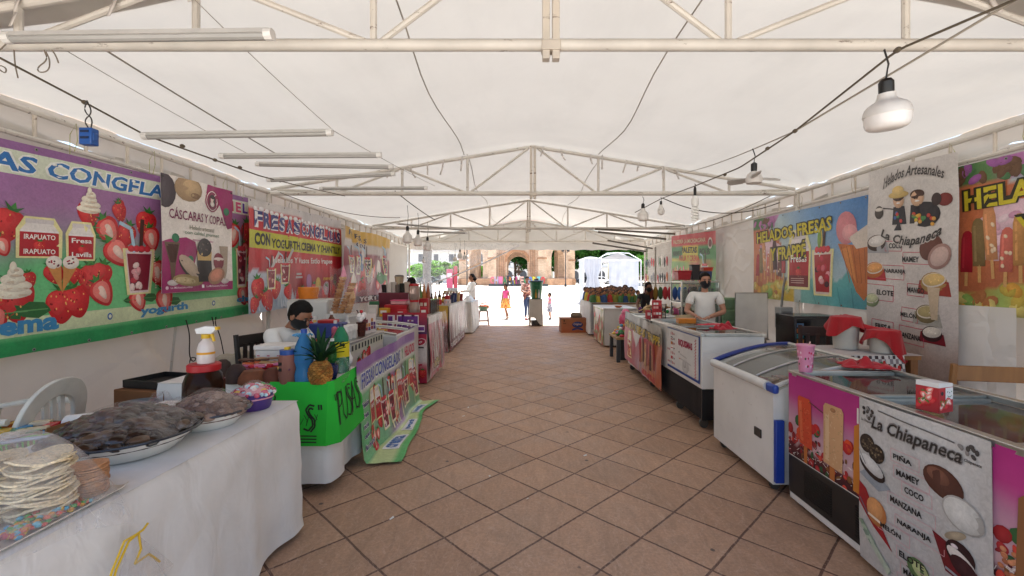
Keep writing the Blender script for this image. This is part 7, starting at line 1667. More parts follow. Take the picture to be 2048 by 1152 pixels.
# figurine table
t = thing('draped_table', 'white covered table crowded with clay figurines at the right exit', 'table', (0, 0, 0)); drape(1.76, 3.3, 11.6, 13.5, .86, .05, 'd8d6d4', 33, .05).build('tablecloth', t, smooth=60)
MB('wood', '8a6a48').box((2.5, 12.5, .83), (1.4, 1.8, .04)).build('tabletop', t); MB('plastic', '8a8a8c').box((1.98, 11.52, .5), (.4, .03, .66)).build('grey_panel', t)
fcols = [('5a3a2a', '3a6a3a'), ('4a2e22', 'c8b040'), ('3a2620', '2a4a7a'), ('6a4430', 'b83a30'), ('4a3226', '8a8a3a'), ('3a2a24', '4a7a4a')]
protos = []
for k, (h_, b_) in enumerate(fcols):
    t = thing('clay_figurine', 'dark haired clay figurine in a bright dress in the crowd on the white table', 'figurine', (0, 0, 0), 0, 'clay figurines on the white table')
    MB('clay', b_).lathe([(.0, 0), (.07, 0), (.06, .06), (.05, .13), (.035, .16), (0, .17)], n=12).build('dress', t); MB('clay', 'b07a58').ball((0, 0, .2), (.042, .042, .05), 10).build('head', t); MB('clay', h_).ball((0, .012, .215), (.05, .048, .048), 10).build('hair', t); protos.append(t)
q = 0
for row in range(5):
    for j in range(9):
        o = protos[q] if q < 6 else dup(protos[random.randrange(6)])
        o.location = (1.86 + .145 * j + random.uniform(-.02, .02), 11.68 + .34 * row + random.uniform(-.04, .04), .866); o.rotation_euler.z = random.uniform(-.5, .5); s = random.uniform(.9, 1.25) * (1 + .12 * row); o.scale = (s, s, s); q += 1
# goods table with hung bags
t = thing('goods_table', 'long table of crafts and toys behind the wrapped freezer', 'table', (2.75, 8.6, 0)); MB('wood', 'a08868').box((0, 0, .78), (1.1, 1.3, .04)).build('tabletop', t)
for x in (-.5, .5):
    for y in (-.6, .6): MB('wood', '8a7458').box((x, y, .38), (.05, .05, .76)).build('leg', t)
for k in range(26):
    t = thing('craft_pouch', 'small coloured craft item in the jumble on the crafts table', 'craft', (2.3 + .9 * random.random(), 8.0 + 1.1 * random.random(), .803), random.random() * 6, 'jumbled crafts on the crafts table'); c = ['5a2a6a', '4a2458', 'c8a878', 'b85a8a', '3a7a9a', 'd8d0c8', '8a5a30', 'c83a48', '2f2f33'][k % 9]
    if k % 3 == 0: MB('cloth', c).box((0, 0, .06), (.13, .07, .12), taper=.7).build('pouch_body', t, bev=.02); MB('cloth', 'd8c8a0').tube([(-.04, 0, .11), (0, 0, .17), (.04, 0, .11)], .006, 6).build('strap', t)
    elif k % 3 == 1: MB('wood', 'c8aa80').tube([(-.15, 0, .05), (.12, .03, .13)], .012, 6).build('handle', t); MB('wood', 'b89468').ball((.15, .035, .14), (.05, .035, .015), 10).build('spatula_head', t)
    else: MB('gloss', c).ball((0, 0, .07), (.08, .07, .07), 12).build('pot_body', t); MB('gloss', '2f8a48' if k % 2 else 'c8b030').ball((0, -.06, .08), (.035, .02, .035), 8).build('painted_spot', t)
t = thing('bag_rack', 'steel rail carrying a row of small cloth bags', 'rack', (0, 0, 0)); m = MB('steel', 'a8a49c'); m.tube([(2.6, 9.6, 1.38), (3.75, 8.9, 1.38)], .012, 8)
for q in ((2.6, 9.6), (3.75, 8.9)): m.tube([(q[0], q[1], 0), (q[0], q[1], 1.38)], .014, 8)
m.build('rail_frame', t)
for k in range(13):
    a = k / 12; c = ['6a2428', '7a3a2a', '8a6a2a', '3a5a3a', 'b03038', 'a82a3a', '2a4a8a', '3a6ab0', '2f5a9a', '6a2a5a', '8a3030', '4a6a7a', 'b8902a'][k]
    t = thing('cloth_bag', ['maroon', 'rust brown', 'ochre', 'dark green', 'bright red', 'crimson', 'navy', 'sky blue', 'mid blue', 'plum', 'brick red', 'slate blue', 'golden'][k] + ' cloth bag hanging on the steel rail', 'bag', (2.66 + 1.02 * a, 9.56 - .62 * a, 1.372), R(-30), 'cloth bags on the steel rail')
    m = MB('cloth', c); m.ball((0, 0, -.2), (.055, .05, .14), 12, fn=lambda d, v: v * (1 + .12 * nz(d.x * 3, d.z * 4, k))); m.build('bag_body', t); MB('cloth', 'c8b898').tube([(-.03, 0, -.08), (0, 0, .006), (.03, 0, -.08)], .005, 5).build('strap', t)
# wire panel with hung packets on the right wall
t = thing('wire_grid', 'white wire grid panel on the right wall near the exit', 'panel', (0, 0, 0)); m = MB('paint', 'd8d4ce')
for k in range(26): m.tube([(3.88, 11.7 + .1 * k, .9), (3.88, 11.7 + .1 * k, 2.45)], .004, 5)
for k in range(12): m.tube([(3.884, 11.65, .9 + .14 * k), (3.884, 14.25, .9 + .14 * k)], .004, 5)
m.build('grid', t)
for r_ in range(2):
    for k in range(11):
        c = random.choice(['c8c4c0', 'd87040', '4a4a50', 'b83a40', '8a8a90', 'e0dcd8', '3a5a6a', 'c89048', '5a7a5a', '2f2f36'])
        t = thing('hung_packet', 'small hung packet of trinkets on the white wire panel', 'packet', (3.83, 11.8 + .2 * k, 2.1 - .46 * r_ + random.uniform(-.05, .05)), R(90), 'packets hung on the wire panel')
        m = MB('gloss', c); m.ball((0, 0, -.14), (.06, .02, .13), 10, fn=lambda d, v: v * (1 + .2 * nz(d.x * 3, d.z * 3, k + r_ * 20))); m.build('packet_body', t); MB('gloss', random.choice(['e0d8d0', 'c87a40', '3a3a40'])).ball((.01, -.014, -.1), (.035, .012, .05), 8).build('picture', t)
# carton and detergent bag on the floor by the exit
t = thing('carton', 'big brown carton with a blue emblem standing on the floor at the exit', 'box', (1.42, 12.45, 0), R(4)); MB('paper', '9a6242').box((0, 0, .2), (.74, .42, .4)).build('carton_body', t, bev=.004)
m = MB('paper', 'a06848'); m.box((-.39, 0, .4), (.06, .4, .008)); m.build('flap', t)
p = Print(.74, .4); p.style = 'paper'; p.base(lambda u, v: blend([(0, 'a85a30'), (.3, 'a86240'), (1, '96603f')], v), .05)
p.ell(.45, .22, .15, .085, '24305e', 2, 0, 24).ell(.45, .225, .135, .07, '2c3c78', 3, 0, 24); p.text('Original', .335, .195, .23, .07, 'c8a890', 5, .02, .25)
p.poly([(.3, .1), (.36, .13), (.54, .13), (.6, .1), (.6, .06), (.45, .1), (.3, .06)], '26346a', 2); p.rect(.06, .3, .04, .06, '5a3a28', 2); p.rect(.05, .25, .08, .02, '5a3a28', 2)
p.build('front_print', lambda u, v, h: Vector((-.37 + u, -.2115 - h, .0 + v)), t)
m = MB('cloth', '7a6a58'); m.ball((0, 0, .05), (.16, .12, .09), 14, fn=lambda d, v: v * (1 + .35 * nz(d.x * 3, d.y * 3, d.z * 3))); m.build('rag', loc=(1.5, 12.45, .405), label='crumpled grey brown rag on the big carton', cat='rag')
t = thing('detergent_bag', 'white and pink detergent bag slumped beside the big carton', 'bag', (1.98, 11.35, 0)); m = MB('gloss'); m.ball((0, 0, .17), (.17, .12, .2), 16, fn=lambda d, v: Vector((v.x, v.y, max(v.z, -.165))) * (1 + .1 * nz(d.x * 3, d.y * 3, d.z * 3)), colfn=lambda d: 'c83a78' if d.z < -.1 or d.x > .75 else 'e4e0e0'); m.build('bag_body', t); MB('gloss', '8aa8a0').ball((0, -.115, .2), (.05, .02, .06), 10).build('emblem', t)
# sloping cartons, thin poles etc. near the wall end
MB('paint', 'a8a49c').tube([(3.45, 11.55, 0), (3.45, 11.55, 2.3)], .02, 8).build('metal_pole', label='thin pole standing at the near edge of the wire panel', cat='pole')
# ------------------------------------------------------------------ people
def skin_geo(nodes, edges, root, sub=2):
    """grow one continuous surface round a joint skeleton; returns verts, faces"""
    names = list(nodes); idx = {n: i for i, n in enumerate(names)}
    me = bpy.data.meshes.new('skeleton'); me.from_pydata([nodes[n][0] for n in names], [(idx[a], idx[b_]) for a, b_ in edges], [])
    o = bpy.data.objects.new('skeleton', me); COL.objects.link(o)
    sk = o.modifiers.new('s', 'SKIN'); sk.use_smooth_shade = True; sk.branch_smoothing = .6
    d = me.skin_vertices[0].data
    for n in names:
        r = nodes[n][1]; d[idx[n]].radius = (r, r) if not hasattr(r, '__len__') else r; d[idx[n]].use_root = (n == root)
    ss = o.modifiers.new('u', 'SUBSURF'); ss.levels = sub; ss.render_levels = sub
    dg = bpy.context.evaluated_depsgraph_get(); dg.update(); e = o.evaluated_get(dg); m = e.to_mesh()
    vs = [v.co.copy() for v in m.vertices]; fs = [tuple(p.vertices) for p in m.polygons]
    e.to_mesh_clear(); bpy.data.objects.remove(o); bpy.data.meshes.remove(me)
    return vs, fs
BASE = dict(pelvis=(0, 0, .93), waist=(0, 0, 1.06), chest=(0, .0, 1.27), neck=(0, .01, 1.45), head=(0, -.02, 1.6),
            shL=(.17, 0, 1.4), elL=(.24, .02, 1.12), haL=(.25, -.06, .88), shR=(-.17, 0, 1.4), elR=(-.24, .02, 1.12), haR=(-.25, -.06, .88),
            hiL=(.09, 0, .9), knL=(.1, -.02, .49), anL=(.1, .02, .08), hiR=(-.09, 0, .9), knR=(-.1, -.02, .49), anR=(-.1, .02, .08))
def person(label, loc, rz=0, h=1.6, J={}, skin='8a5a3c', shirt=('e8e6e2', .6), pants=None, skirt=None, hair=('short', '17130f'), mask=None, tilt=(0, 0), shoes='2a2422', stout=1.0, child=False, extra=None, hands=True, legs=True):
    s = h / 1.7; j = {k: Vector(v) for k, v in BASE.items()}
    for k, v in J.items(): j[k] = Vector(v)
    if child:      # larger head, shorter limbs
        for k in j: j[k].x *= .92
    hs = 1.22 if child else 1.0
    root = thing('person', label, 'person', loc, rz)
    T = lambda v: Vector(v) * s
    nd = {'pelvis': (j['pelvis'], (.135 * stout, .1 * stout)), 'waist': (j['waist'], (.12 * stout, .09 * stout)), 'chest': (j['chest'], (.14 * stout, .1 * stout)), 'neckb': (j['chest'].lerp(j['neck'], .8), (.066, .06)), 'neck': (j['neck'], .05), 'skull': (j['head'].lerp(j['neck'], .35), .052)}
    ed = [('pelvis', 'waist'), ('waist', 'chest'), ('chest', 'neckb'), ('neckb', 'neck'), ('neck', 'skull')]
    for S in 'LR':
        nd['sh' + S] = (j['sh' + S], .058 * (.8 + .2 * stout)); nd['el' + S] = (j['el' + S], .04); nd['fa' + S] = (j['el' + S].lerp(j['ha' + S], .3), .041); nd['ha' + S] = (j['ha' + S], .026)
        ed += [('chest', 'sh' + S), ('sh' + S, 'el' + S), ('el' + S, 'fa' + S), ('fa' + S, 'ha' + S)]
        if legs:
            nd['hi' + S] = (j['hi' + S], .088 * stout); nd['kn' + S] = (j['kn' + S], .056); nd['ca' + S] = (j['kn' + S].lerp(j['an' + S], .3), .053); nd['an' + S] = (j['an' + S], .036)
            ed += [('pelvis', 'hi' + S), ('hi' + S, 'kn' + S), ('kn' + S, 'ca' + S), ('ca' + S, 'an' + S)]
    m = MB('skin', skin)
    vs, fs = skin_geo({k: (T(v[0]), tuple(x * s for x in v[1]) if hasattr(v[1], '__len__') else v[1] * s) for k, v in nd.items()}, ed, 'pelvis')
    m.add(vs, fs)
    # head with brow, nose, lips, eyes and ears (local: face towards -y)
    rot = (Matrix.Rotation(R(tilt[1]), 3, 'Z') @ Matrix.Rotation(R(tilt[0]), 3, 'X')); hc = T(j['head'])
    def H(v): return hc + rot @ (Vector(v) * s * hs)
    def hf(d, q):
        x, y, z = q
        if z < 0: x *= 1 - .3 * (-d.z) ** 1.5; y = y * (1 - .12 * (-d.z)) - .012 * (-d.z)
        if d.y < -.2 and abs(d.z) < .35: y += .012 * (1 - abs(d.z + .02) * 2.5)
        return Vector((x, y, z)) * s * hs
    m.ball(hc, (.076, .095, .118), 24, rot=rot, fn=hf)
    m.add(*_ell(H((0, -.092, -.012)), (.014, .022, .026), rot, s * hs)); m.add(*_ell(H((0, -.09, -.027)), (.02, .016, .012), rot, s * hs))
    for e in (-1, 1):
        m.add(*_ell(H((e * .078, .005, -.008)), (.012, .022, .032), rot, s * hs))
        m.add(*_ell(H((e * .031, -.083, .014)), (.013, .008, .006), rot, s * hs), col='9a8e82'); m.add(*_ell(H((e * .031, -.0905, .014)), (.008, .005, .008), rot, s * hs), col='1a1210')
        m.add(*_ell(H((e * .032, -.088, .034)), (.022, .008, .005), rot, s * hs), col='1a1410')
    m.add(*_ell(H((0, -.085, -.058)), (.026, .01, .008), rot, s * hs), col='8a4038')
    if hands:
        for S in 'LR':
            a, b_ = T(j['el' + S]), T(j['ha' + S]); d = (b_ - a).normalized(); side = d.cross(Vector((0, 0, 1)));
            if side.length < .1: side = d.cross(Vector((0, 1, 0)))
            side.normalize(); up = side.cross(d).normalized(); inn = -1 if S == 'L' else 1
            q = Matrix((side, d, up)).transposed(); pc = b_ + d * .035 * s
            m.add(*_ell(pc, (.038, .05, .017), q, s))
            for k in range(4):
                st = pc + (side * (-.027 + .018 * k) + d * .04) * s; ln = (.062, .074, .07, .055)[k]
                m.tube([st, st + (d * ln * .45 - up * .006) * s, st + (d * ln * .8 - up * .02) * s, st + (d * ln - up * .036) * s], [.0088 * s, .0085 * s, .0075 * s, .006 * s], 7)
            st = pc + (side * .033 * inn - d * .012) * s
            m.tube([st, st + (side * .022 * inn + d * .022) * s, st + (side * .026 * inn + d * .05 - up * .01) * s], [.0115 * s, .01 * s, .008 * s], 7)
    m.build('body', root, smooth=80)
    # clothes grown on the same joints
    if shirt:
        c, sl = shirt[0], shirt[1]; k = 1.16
        n2 = {'hem': (j['pelvis'] + Vector((0, 0, -.02)), (.155 * stout, .125 * stout)), 'waist': (j['waist'], (.142 * stout, .115 * stout)), 'chest': (j['chest'], (.155 * stout, .12 * stout)), 'collar': (j['chest'].lerp(j['neck'], .86), (.082, .07))}
        n2['yoke'] = (j['chest'].lerp(j['neck'], .55), (.135 * stout, .1 * stout)); e2 = [('hem', 'waist'), ('waist', 'chest'), ('chest', 'yoke'), ('yoke', 'collar')]
        for S in 'LR':
            n2['sh' + S] = (j['sh' + S] + Vector((0, 0, .01)), .079 * (.8 + .2 * stout)); e2.append(('yoke', 'sh' + S))
            f = sl / .6 * .62 if sl < .9 else 1
            if sl < .9: n2['cuff' + S] = (j['sh' + S].lerp(j['el' + S], min(.98, f)), .064); e2.append(('sh' + S, 'cuff' + S))
            else:
                n2['el' + S] = (j['el' + S], .056); n2['cuff' + S] = (j['el' + S].lerp(j['ha' + S], .88), .04); e2 += [('sh' + S, 'el' + S), ('el' + S, 'cuff' + S)]
        vs, fs = skin_geo({k_: (T(v[0]), tuple(x * s for x in v[1]) if hasattr(v[1], '__len__') else v[1] * s) for k_, v in n2.items()}, e2, 'waist')
        vs = [v + v.normalized() * 0 + Vector((.006 * nz(v.x * 14, v.y * 14, v.z * 9), .006 * nz(v.x * 12 + 5, v.y * 13, v.z * 8), 0)) for v in vs]
        mm = MB('cloth', c)
        if len(shirt) > 2:
            pal = shirt[2]; cc = [lin(pal[int((nz(v.x * 22, v.y * 22, v.z * 22) + 1) * 1.7 * len(pal)) % len(pal)]) for v in vs]; mm.add(vs, fs, cc)
        else: mm.add(vs, fs)
        mm.build('shirt', root, smooth=80)
    if pants:
        n3 = {'pelvis': (j['pelvis'], (.15 * stout, .118 * stout)), 'top': (j['pelvis'].lerp(j['waist'], .45), (.14 * stout, .108 * stout))}; e3 = [('pelvis', 'top')]
        for S in 'LR':
            n3['hi' + S] = (j['hi' + S] + Vector((0, 0, -.03)), .1 * stout); n3['kn' + S] = (j['kn' + S], .068); n3['cf' + S] = (j['kn' + S].lerp(j['an' + S], .86), .05); e3 += [('pelvis', 'hi' + S), ('hi' + S, 'kn' + S), ('kn' + S, 'cf' + S)]
        vs, fs = skin_geo({k_: (T(v[0]), tuple(x * s for x in v[1]) if hasattr(v[1], '__len__') else v[1] * s) for k_, v in n3.items()}, e3, 'pelvis'); MB('cloth', pants).add(vs, fs).build('trousers', root, smooth=80)
    if skirt:
        c, zb, fl, pal = skirt; n = 36; mm = MB('cloth', c); z0 = j['waist'].z; vs = []; fs = []; R_ = 9; cc = []
        px, pyy = j['pelvis'].x, j['pelvis'].y
        for i in range(R_ + 1):
            t = i / R_
            for k in range(n):
                a = 2 * pi * k / n; r0, r1 = .125, fl; rr = (r0 + (r1 - r0) * t ** .8) * (1 + .1 * t * sin(a * 7)); vs.append(Vector((px + rr * cos(a) * 1.08, pyy + rr * .82 * sin(a), z0 + (zb - z0) * t)) * s)
                cc.append(lin(pal[int((nz(cos(a) * 3 + 2, sin(a) * 3, t * 6) + 1) * 1.6 * len(pal)) % len(pal)] if pal else c))
        for i in range(R_):
            for k in range(n): fs.append(((i + 1) * n + k, (i + 1) * n + (k + 1) % n, i * n + (k + 1) % n, i * n + k))
        mm.add(vs, fs, cc); mm.build('skirt', root, smooth=80, solid=.004)
    if shoes and legs:
        for S in 'LR':
            a = T(j['an' + S]); f = Vector(((j['an' + S].x - j['kn' + S].x) * .4, -1, 0)).normalized()
            mm = MB('plastic', shoes); q = Matrix((f.cross(Vector((0, 0, 1))), -f, Vector((0, 0, 1)))).transposed()
            mm.add(*_ell(Vector((a.x, a.y, max(.03, a.z - .045 * s))) + f * .05 * s, (.04, .12, .04), q, s)); mm.build('shoe', root, smooth=80)
    st, hcx = hair
    mm = MB('hair', hcx)
    def hair_fn(d, q):
        if d.y < -.25 and d.z < .42: return Vector((q.x * .9, q.y * .72 + .0, q.z)) * s * hs
        if d.z < -.3 and d.y < .35: return Vector((q.x * .85, q.y * .85, q.z)) * s * hs
        return q * (1 + .05 * nz(d.x * 5, d.y * 5, d.z * 5)) * s * hs
    mm.ball(hc + rot @ Vector((0, .012, .022)) * s * hs, (.09, .106, .12), 22, rot=rot, fn=hair_fn)
    if st in ('long', 'tail'):
        pts = [H(v) for v in ((0, .08, .04), (0, .12, -.06), (.01, .12, -.2), (.0, .1, -.34 if st == 'long' else -.22))]
        mm.tube(pts, [.05 * s, .07 * s, .065 * s, .02 * s] if st == 'long' else [.03 * s, .035 * s, .03 * s, .01 * s], 12)
    if st == 'bun': mm.ball(H((0, .1, .06)), .04 * s, 12)
    if st == 'topbun': mm.ball(H((.0, .06, .125)), .038 * s, 12)
    mm.build('hair', root, smooth=80)
    if mask:
        mm = MB('cloth', mask); mm.ball(hc, (.081, .117, .082), 24, rot=rot, fn=lambda d, q: Vector((q.x * (1 - .25 * max(0, -d.z)), q.y + (.006 if d.y < -.2 else 0) if d.y < 0 else q.y * .15, q.z - .04)) * s * hs)
        for e in (-1, 1): mm.tube([H((e * .06, -.055, -.03)), H((e * .082, -.01, .005)), H((e * .085, .022, .01))], .0014 * s, 5)
        mm.build('face_mask', root, smooth=80)
    if extra: extra(root, j, s, H, rot)
    return root
def _ell(c, r, rot, s, n=10):
    t = MB(); t.ball(c, tuple(x * s for x in r), n, rot=rot); return t.v, t.f

# seated man at the second left table (faces right, looks down)
def seat_pose(x=0): 
    return dict(pelvis=(0, .02, .5), waist=(0, .02, .63), chest=(0, -.02, .86), neck=(0, -.07, 1.02), head=(0, -.16, 1.12), shL=(.18, -.02, .97), shR=(-.18, -.02, .97), elL=(.25, -.16, .76), haL=(.16, -.4, .78), elR=(-.25, -.18, .76), haR=(-.14, -.42, .78),
                hiL=(.1, -.02, .49), hiR=(-.1, -.02, .49), knL=(.13, -.44, .5), knR=(-.13, -.44, .5), anL=(.13, -.4, .08), anR=(-.13, -.4, .08))
person('seated man in white T-shirt and black face mask looking down behind the second left table', (-2.12, 3.96, 0), R(78), 1.72, seat_pose(), skin='9a6a50', shirt=('e6e4de', .55), pants='2a2c34', mask='141416', tilt=(34, -4), stout=1.08, hair=('short', '0f0d0c'))
wood_chair('dark leather backed chair under the seated man', (-2.16, 3.96, 0), R(78), '1f1614', 5, .46, .98)
# woman in white behind the sign freezer
person('standing woman in white V-neck blouse and black face mask behind the RIQUISIMAS freezer', (2.52, 6.15, 0), R(-14), 1.52, dict(shL=(.185, 0, 1.39), shR=(-.185, 0, 1.39), elL=(.27, -.06, 1.14), haL=(.02, -.26, 1.07), elR=(-.28, -.08, 1.14), haR=(-.16, -.34, 1.08), head=(0, -.03, 1.605)), skin='b5826a', shirt=('e8e5e0', .62), pants='3a3a44', mask='1c1c22', tilt=(4, 8), stout=1.16, hair=('tail', '14100e'))
# vendor bending behind the dark printed stall
def cap(root, j, s, H, rot):
    m = MB('cloth', '15151a'); m.ball(H((0, .012, .045)), (.088 * s, .104 * s, .085 * s), 18, rot=rot, fn=lambda d, q: Vector((q.x, q.y, max(q.z, -.01)))); m.add(*_ell(H((0, -.11, .05)), (.07, .06, .008), rot, s)); m.build('cap', root, smooth=80)
person('vendor in white shirt, dark cap and white face mask bowed over the dark printed stall', (-2.55, 9.5, 0), R(55), 1.62, dict(chest=(0, -.08, 1.22), neck=(0, -.16, 1.36), head=(0, -.27, 1.45), shL=(.17, -.1, 1.33), shR=(-.17, -.1, 1.33), elL=(.23, -.24, 1.12), haL=(.12, -.46, 1.06), elR=(-.23, -.24, 1.12), haR=(-.12, -.48, 1.06)), skin='7d523c', shirt=('e4e2de', 1), pants='33343c', mask='d8d8da', tilt=(38, 0), hair=('short', '120f0d'), extra=cap)
# woman in white at the wrapped counter by the exit
person('woman with long dark hair in a loose white top standing at the left exit counter', (-1.62, 14.35, 0), R(-62), 1.62, dict(elL=(.22, -.14, 1.14), haL=(.12, -.38, 1.16), elR=(-.22, -.12, 1.14), haR=(-.1, -.36, 1.12)), skin='94644a', shirt=('ecebe8', 1), pants='d8d4d0', hair=('long', '17110f'), stout=1.08)
# boy leaning over the crafts
person('boy in dark shirt and black face mask leaning over the crafts table', (2.62, 9.62, 0), R(20), 1.42, dict(chest=(.0, -.1, 1.22), neck=(.0, -.16, 1.4), head=(.0, -.2, 1.55), shL=(.17, -.12, 1.36), shR=(-.17, -.1, 1.34), elR=(-.34, -.2, 1.12), haR=(-.4, -.42, .98), elL=(.24, -.2, 1.12), haL=(.2, -.42, 1.0)), skin='6d4632', shirt=('1c1b22', .5), pants='2c2e3a', mask='141417', tilt=(6, 4), hair=('short', '0e0c0b'))
# people out in the sun
person('girl in pink top and orange flowered yellow skirt walking in the sunlit plaza', (-.62, 16.4, 0), R(-38), 1.26, dict(hiL=(.08, 0, .9), knL=(.09, -.1, .5), anL=(.12, -.02, .07), hiR=(-.08, 0, .9), knR=(-.06, .06, .49), anR=(-.02, .24, .12), elL=(.22, .04, 1.14), haL=(.2, .06, .92)), skin='8a583c', shirt=('d8508a', .35), skirt=('d89a3a', .56, .27, ['d8a848', 'd87a38', 'e8c878', 'c8502e', 'e0b458']), hair=('tail', '16110f'), child=True, shoes='b08a70', tilt=(8, 10))
def cradle(root, j, s, H, rot): pass
person('woman in dark floral blouse and blue jeans standing behind the green bin', (.16, 16.4, 0), R(28), 1.56, dict(elL=(.26, -.06, 1.12), haL=(.0, -.24, 1.12), elR=(-.26, -.04, 1.12), haR=(.02, -.22, 1.06), anR=(-.12, -.12, .08), knR=(-.1, -.1, .5)), skin='8a5a42', shirt=('8a5a5a', .62, ['4a2a2c', 'c89a8a', '2e2224', 'b86a62', 'e0c8b8', '5a3234']), pants='2f3f62', hair=('bun', '181210'), tilt=(20, -16), stout=1.2, shoes='a84a48')
person('toddler in pink top and navy patterned skirt standing right of the green bin', (1.0, 16.3, 0), R(-70), .95, dict(elL=(.2, -.1, 1.16), haL=(.16, -.3, 1.2), anR=(-.1, .08, .08)), skin='9a6a50', shirt=('e090b0', .4), skirt=('3a3f5a', .52, .22, ['2e3450', 'a8a8b8', '3f4668', 'd0ccd0']), hair=('topbun', '1c1512'), child=True, shoes='22222a', tilt=(6, 0))
for k, (px, c, pn, hh, lb) in enumerate(((1016, '2a2c3a', '23252e', 1.7, 'distant man in dark clothes standing left at the plaza letters'), (1026, 'd8dce4', '4a5a7a', 1.5, 'distant person in pale shirt between two others at the plaza letters'), (1037, 'e4e2dc', '3a3c44', 1.65, 'distant person in white shirt right of the others at the plaza letters'), (1090, 'c8a0a0', '33343c', 1.6, 'distant person in pale red behind the toddler at the plaza letters'))):
    if k == 3: continue
    q = P(px, 572, 59.5); person(lb, (q.x, 59.5, rise(59.5)), random.uniform(-1, 1), hh, skin='7a5038', shirt=(c, .6), pants=pn)
# ------------------------------------------------------------------ what stands outside in the sun
# green bin on its draped stand
t = thing('draped_stand', 'wooden stand under a pale grey cloth carrying the green bin at the exit', 'stand', (.42, 14.15, 0)); random.seed(81)
for x in (-.17, .17):
    for y in (-.15, .15): MB('wood', '9a8468').box((x * 1.1, y, .42), (.05, .05, .84)).build('leg', t)
drape(-.2, .2, -.18, .18, .845, .2, 'bcb6ae', 5, .05, n=90, jag=.35, rows=10).build('cloth', t, smooth=70)
MB('plastic', '3a3a3c').lathe([(0, 0), (.14, 0), (.17, .16), (0, .16)], n=20, c=(0, 0, .01)).build('tub', t)
t = thing('drinks_bin', 'dark green round bin with bottle pictures and a lid on the draped stand', 'bin', (.44, 14.12, .852)); MB('plastic', '14603f').lathe([(0, 0), (.15, 0), (.155, .01), (.205, .5), (.225, .51), (.225, .54), (.0, .54)], n=32).build('bin_body', t); MB('plastic', '1c2a30').lathe([(.235, .54), (.235, .565), (.2, .58), (.08, .59), (.07, .63), (0, .635)], n=32).build('lid', t)
for x, c in ((-.02, 'a8843a'), (.075, 'c8c8cc')):
    m = MB('paper', c); z0 = .03; yy = -.19
    m.prism([(x - .03, z0), (x + .03, z0), (x + .03, z0 + .13), (x + .012, z0 + .2), (x + .012, z0 + .27), (x - .012, z0 + .27), (x - .012, z0 + .2), (x - .03, z0 + .13)], -.195 + abs(x) * .2, -.15, 'y'); m.build('bottle_picture', t)
m = MB('plastic', '101416'); 
MB('plastic', '2a6a4c').box((.0, -.205, .42), (.09, .03, .03)).build('handle', t, bev=.006)
# lantern post
q = P(1131, 570, 57); t = thing('street_lamp', 'black lamp post with two square lanterns in front of the brick arches', 'street lamp', (q.x, 57, rise(57))); MB('plastic', '1c1c20').lathe([(.18, 0), (.16, .2), (.06, .4), (.05, 4.6), (.03, 5.0)], n=12).build('post', t)
for s in (-1, 1):
    MB('plastic', '1c1c20').tube([(0, 0, 4.5), (s * .3, 0, 4.35), (s * .34, 0, 4.5)], .03, 6).build('arm', t); MB('plastic', '18181c').box((s * .34, 0, 4.75), (.34, .34, .5), taper=1.2).build('lantern', t, bev=.02)
q = P(934, 570, 50); t = thing('street_lamp', 'thin dark lamp post with small white globes at the left of the arches', 'street lamp', (q.x, 50, rise(50))); MB('plastic', '2a2420').tube([(0, 0, 0), (0, 0, 5.2)], .07, 8).build('post', t)
for z in (2.6, 3.2, 3.7): MB('gloss', 'e8e6e0').ball((.12, 0, z), .11, 10).build('globe', t)
# brick arcade fountain house
BK = 'dcbfa4'
t = thing('brick_pavilion', 'octagonal brick pavilion with round arches across the plaza', 'pavilion', (0, 0, 0))
YB = 63.0; zb = rise(63)
def wallplane(p0, p1, th, top, holes, base=0.0, name='arch_wall'):
    """upright brick wall from p0 to p1 with arched openings given as (centre fraction, half width, spring height, sill)"""
    p0, p1 = Vector((*p0, 0)), Vector((*p1, 0)); d = (p1 - p0); L = d.length; d.normalize(); nrm = Vector((d.y, -d.x, 0))
    m = MB('brick', BK); xs = [0]; 
    def quadcol(a, b_, z0, z1):
        if b_ - a < .01 or z1 - z0 < .01: return
        vs = []
        for o in (0, th):
            for (x, z) in ((a, z0), (b_, z0), (b_, z1), (a, z1)): vs.append(p0 + d * x - nrm * o + Vector((0, 0, zb + z)))
        m.add(vs, [(0, 1, 2, 3), (7, 6, 5, 4), (0, 4, 5, 1), (1, 5, 6, 2), (2, 6, 7, 3), (3, 7, 4, 0)])
    cur = 0
    for (c, hw, sp, sill) in holes:
        c *= L; quadcol(cur, c - hw, 0, top); quadcol(c - hw, c + hw, 0, sill); n = 14
        for k in range(n):
            a0, a1 = pi - pi * k / n, pi - pi * (k + 1) / n
            xa, xb = c + hw * cos(a0), c + hw * cos(a1); za, zb_ = sp + hw * sin(a0), sp + hw * sin(a1)
            vs = []
            for o in (0, th):
                for (x, z) in ((xa, za), (xb, zb_), (xb, top), (xa, top)): vs.append(p0 + d * x - nrm * o + Vector((0, 0, zb + z)))
            m.add(vs, [(0, 1, 2, 3), (7, 6, 5, 4), (0, 4, 5, 1)])
        cur = c + hw
    quadcol(cur, L, 0, top); m.build(name, t, smooth=0)
    return p0, d, nrm
px = lambda x: (x - 1045) * YB / 890
XA, XB = px(985), px(1084)            # front facet
wallplane((XA, YB), (XB, YB), 1.0, 7.6, [((px(1034.5) - XA) / (XB - XA), (px(1055) - px(1014)) / 2, 3.35, .0)])
m = MB('brick', 'b88a68'); cxx = px(1034.5); r_ = (px(1055) - px(1014)) / 2
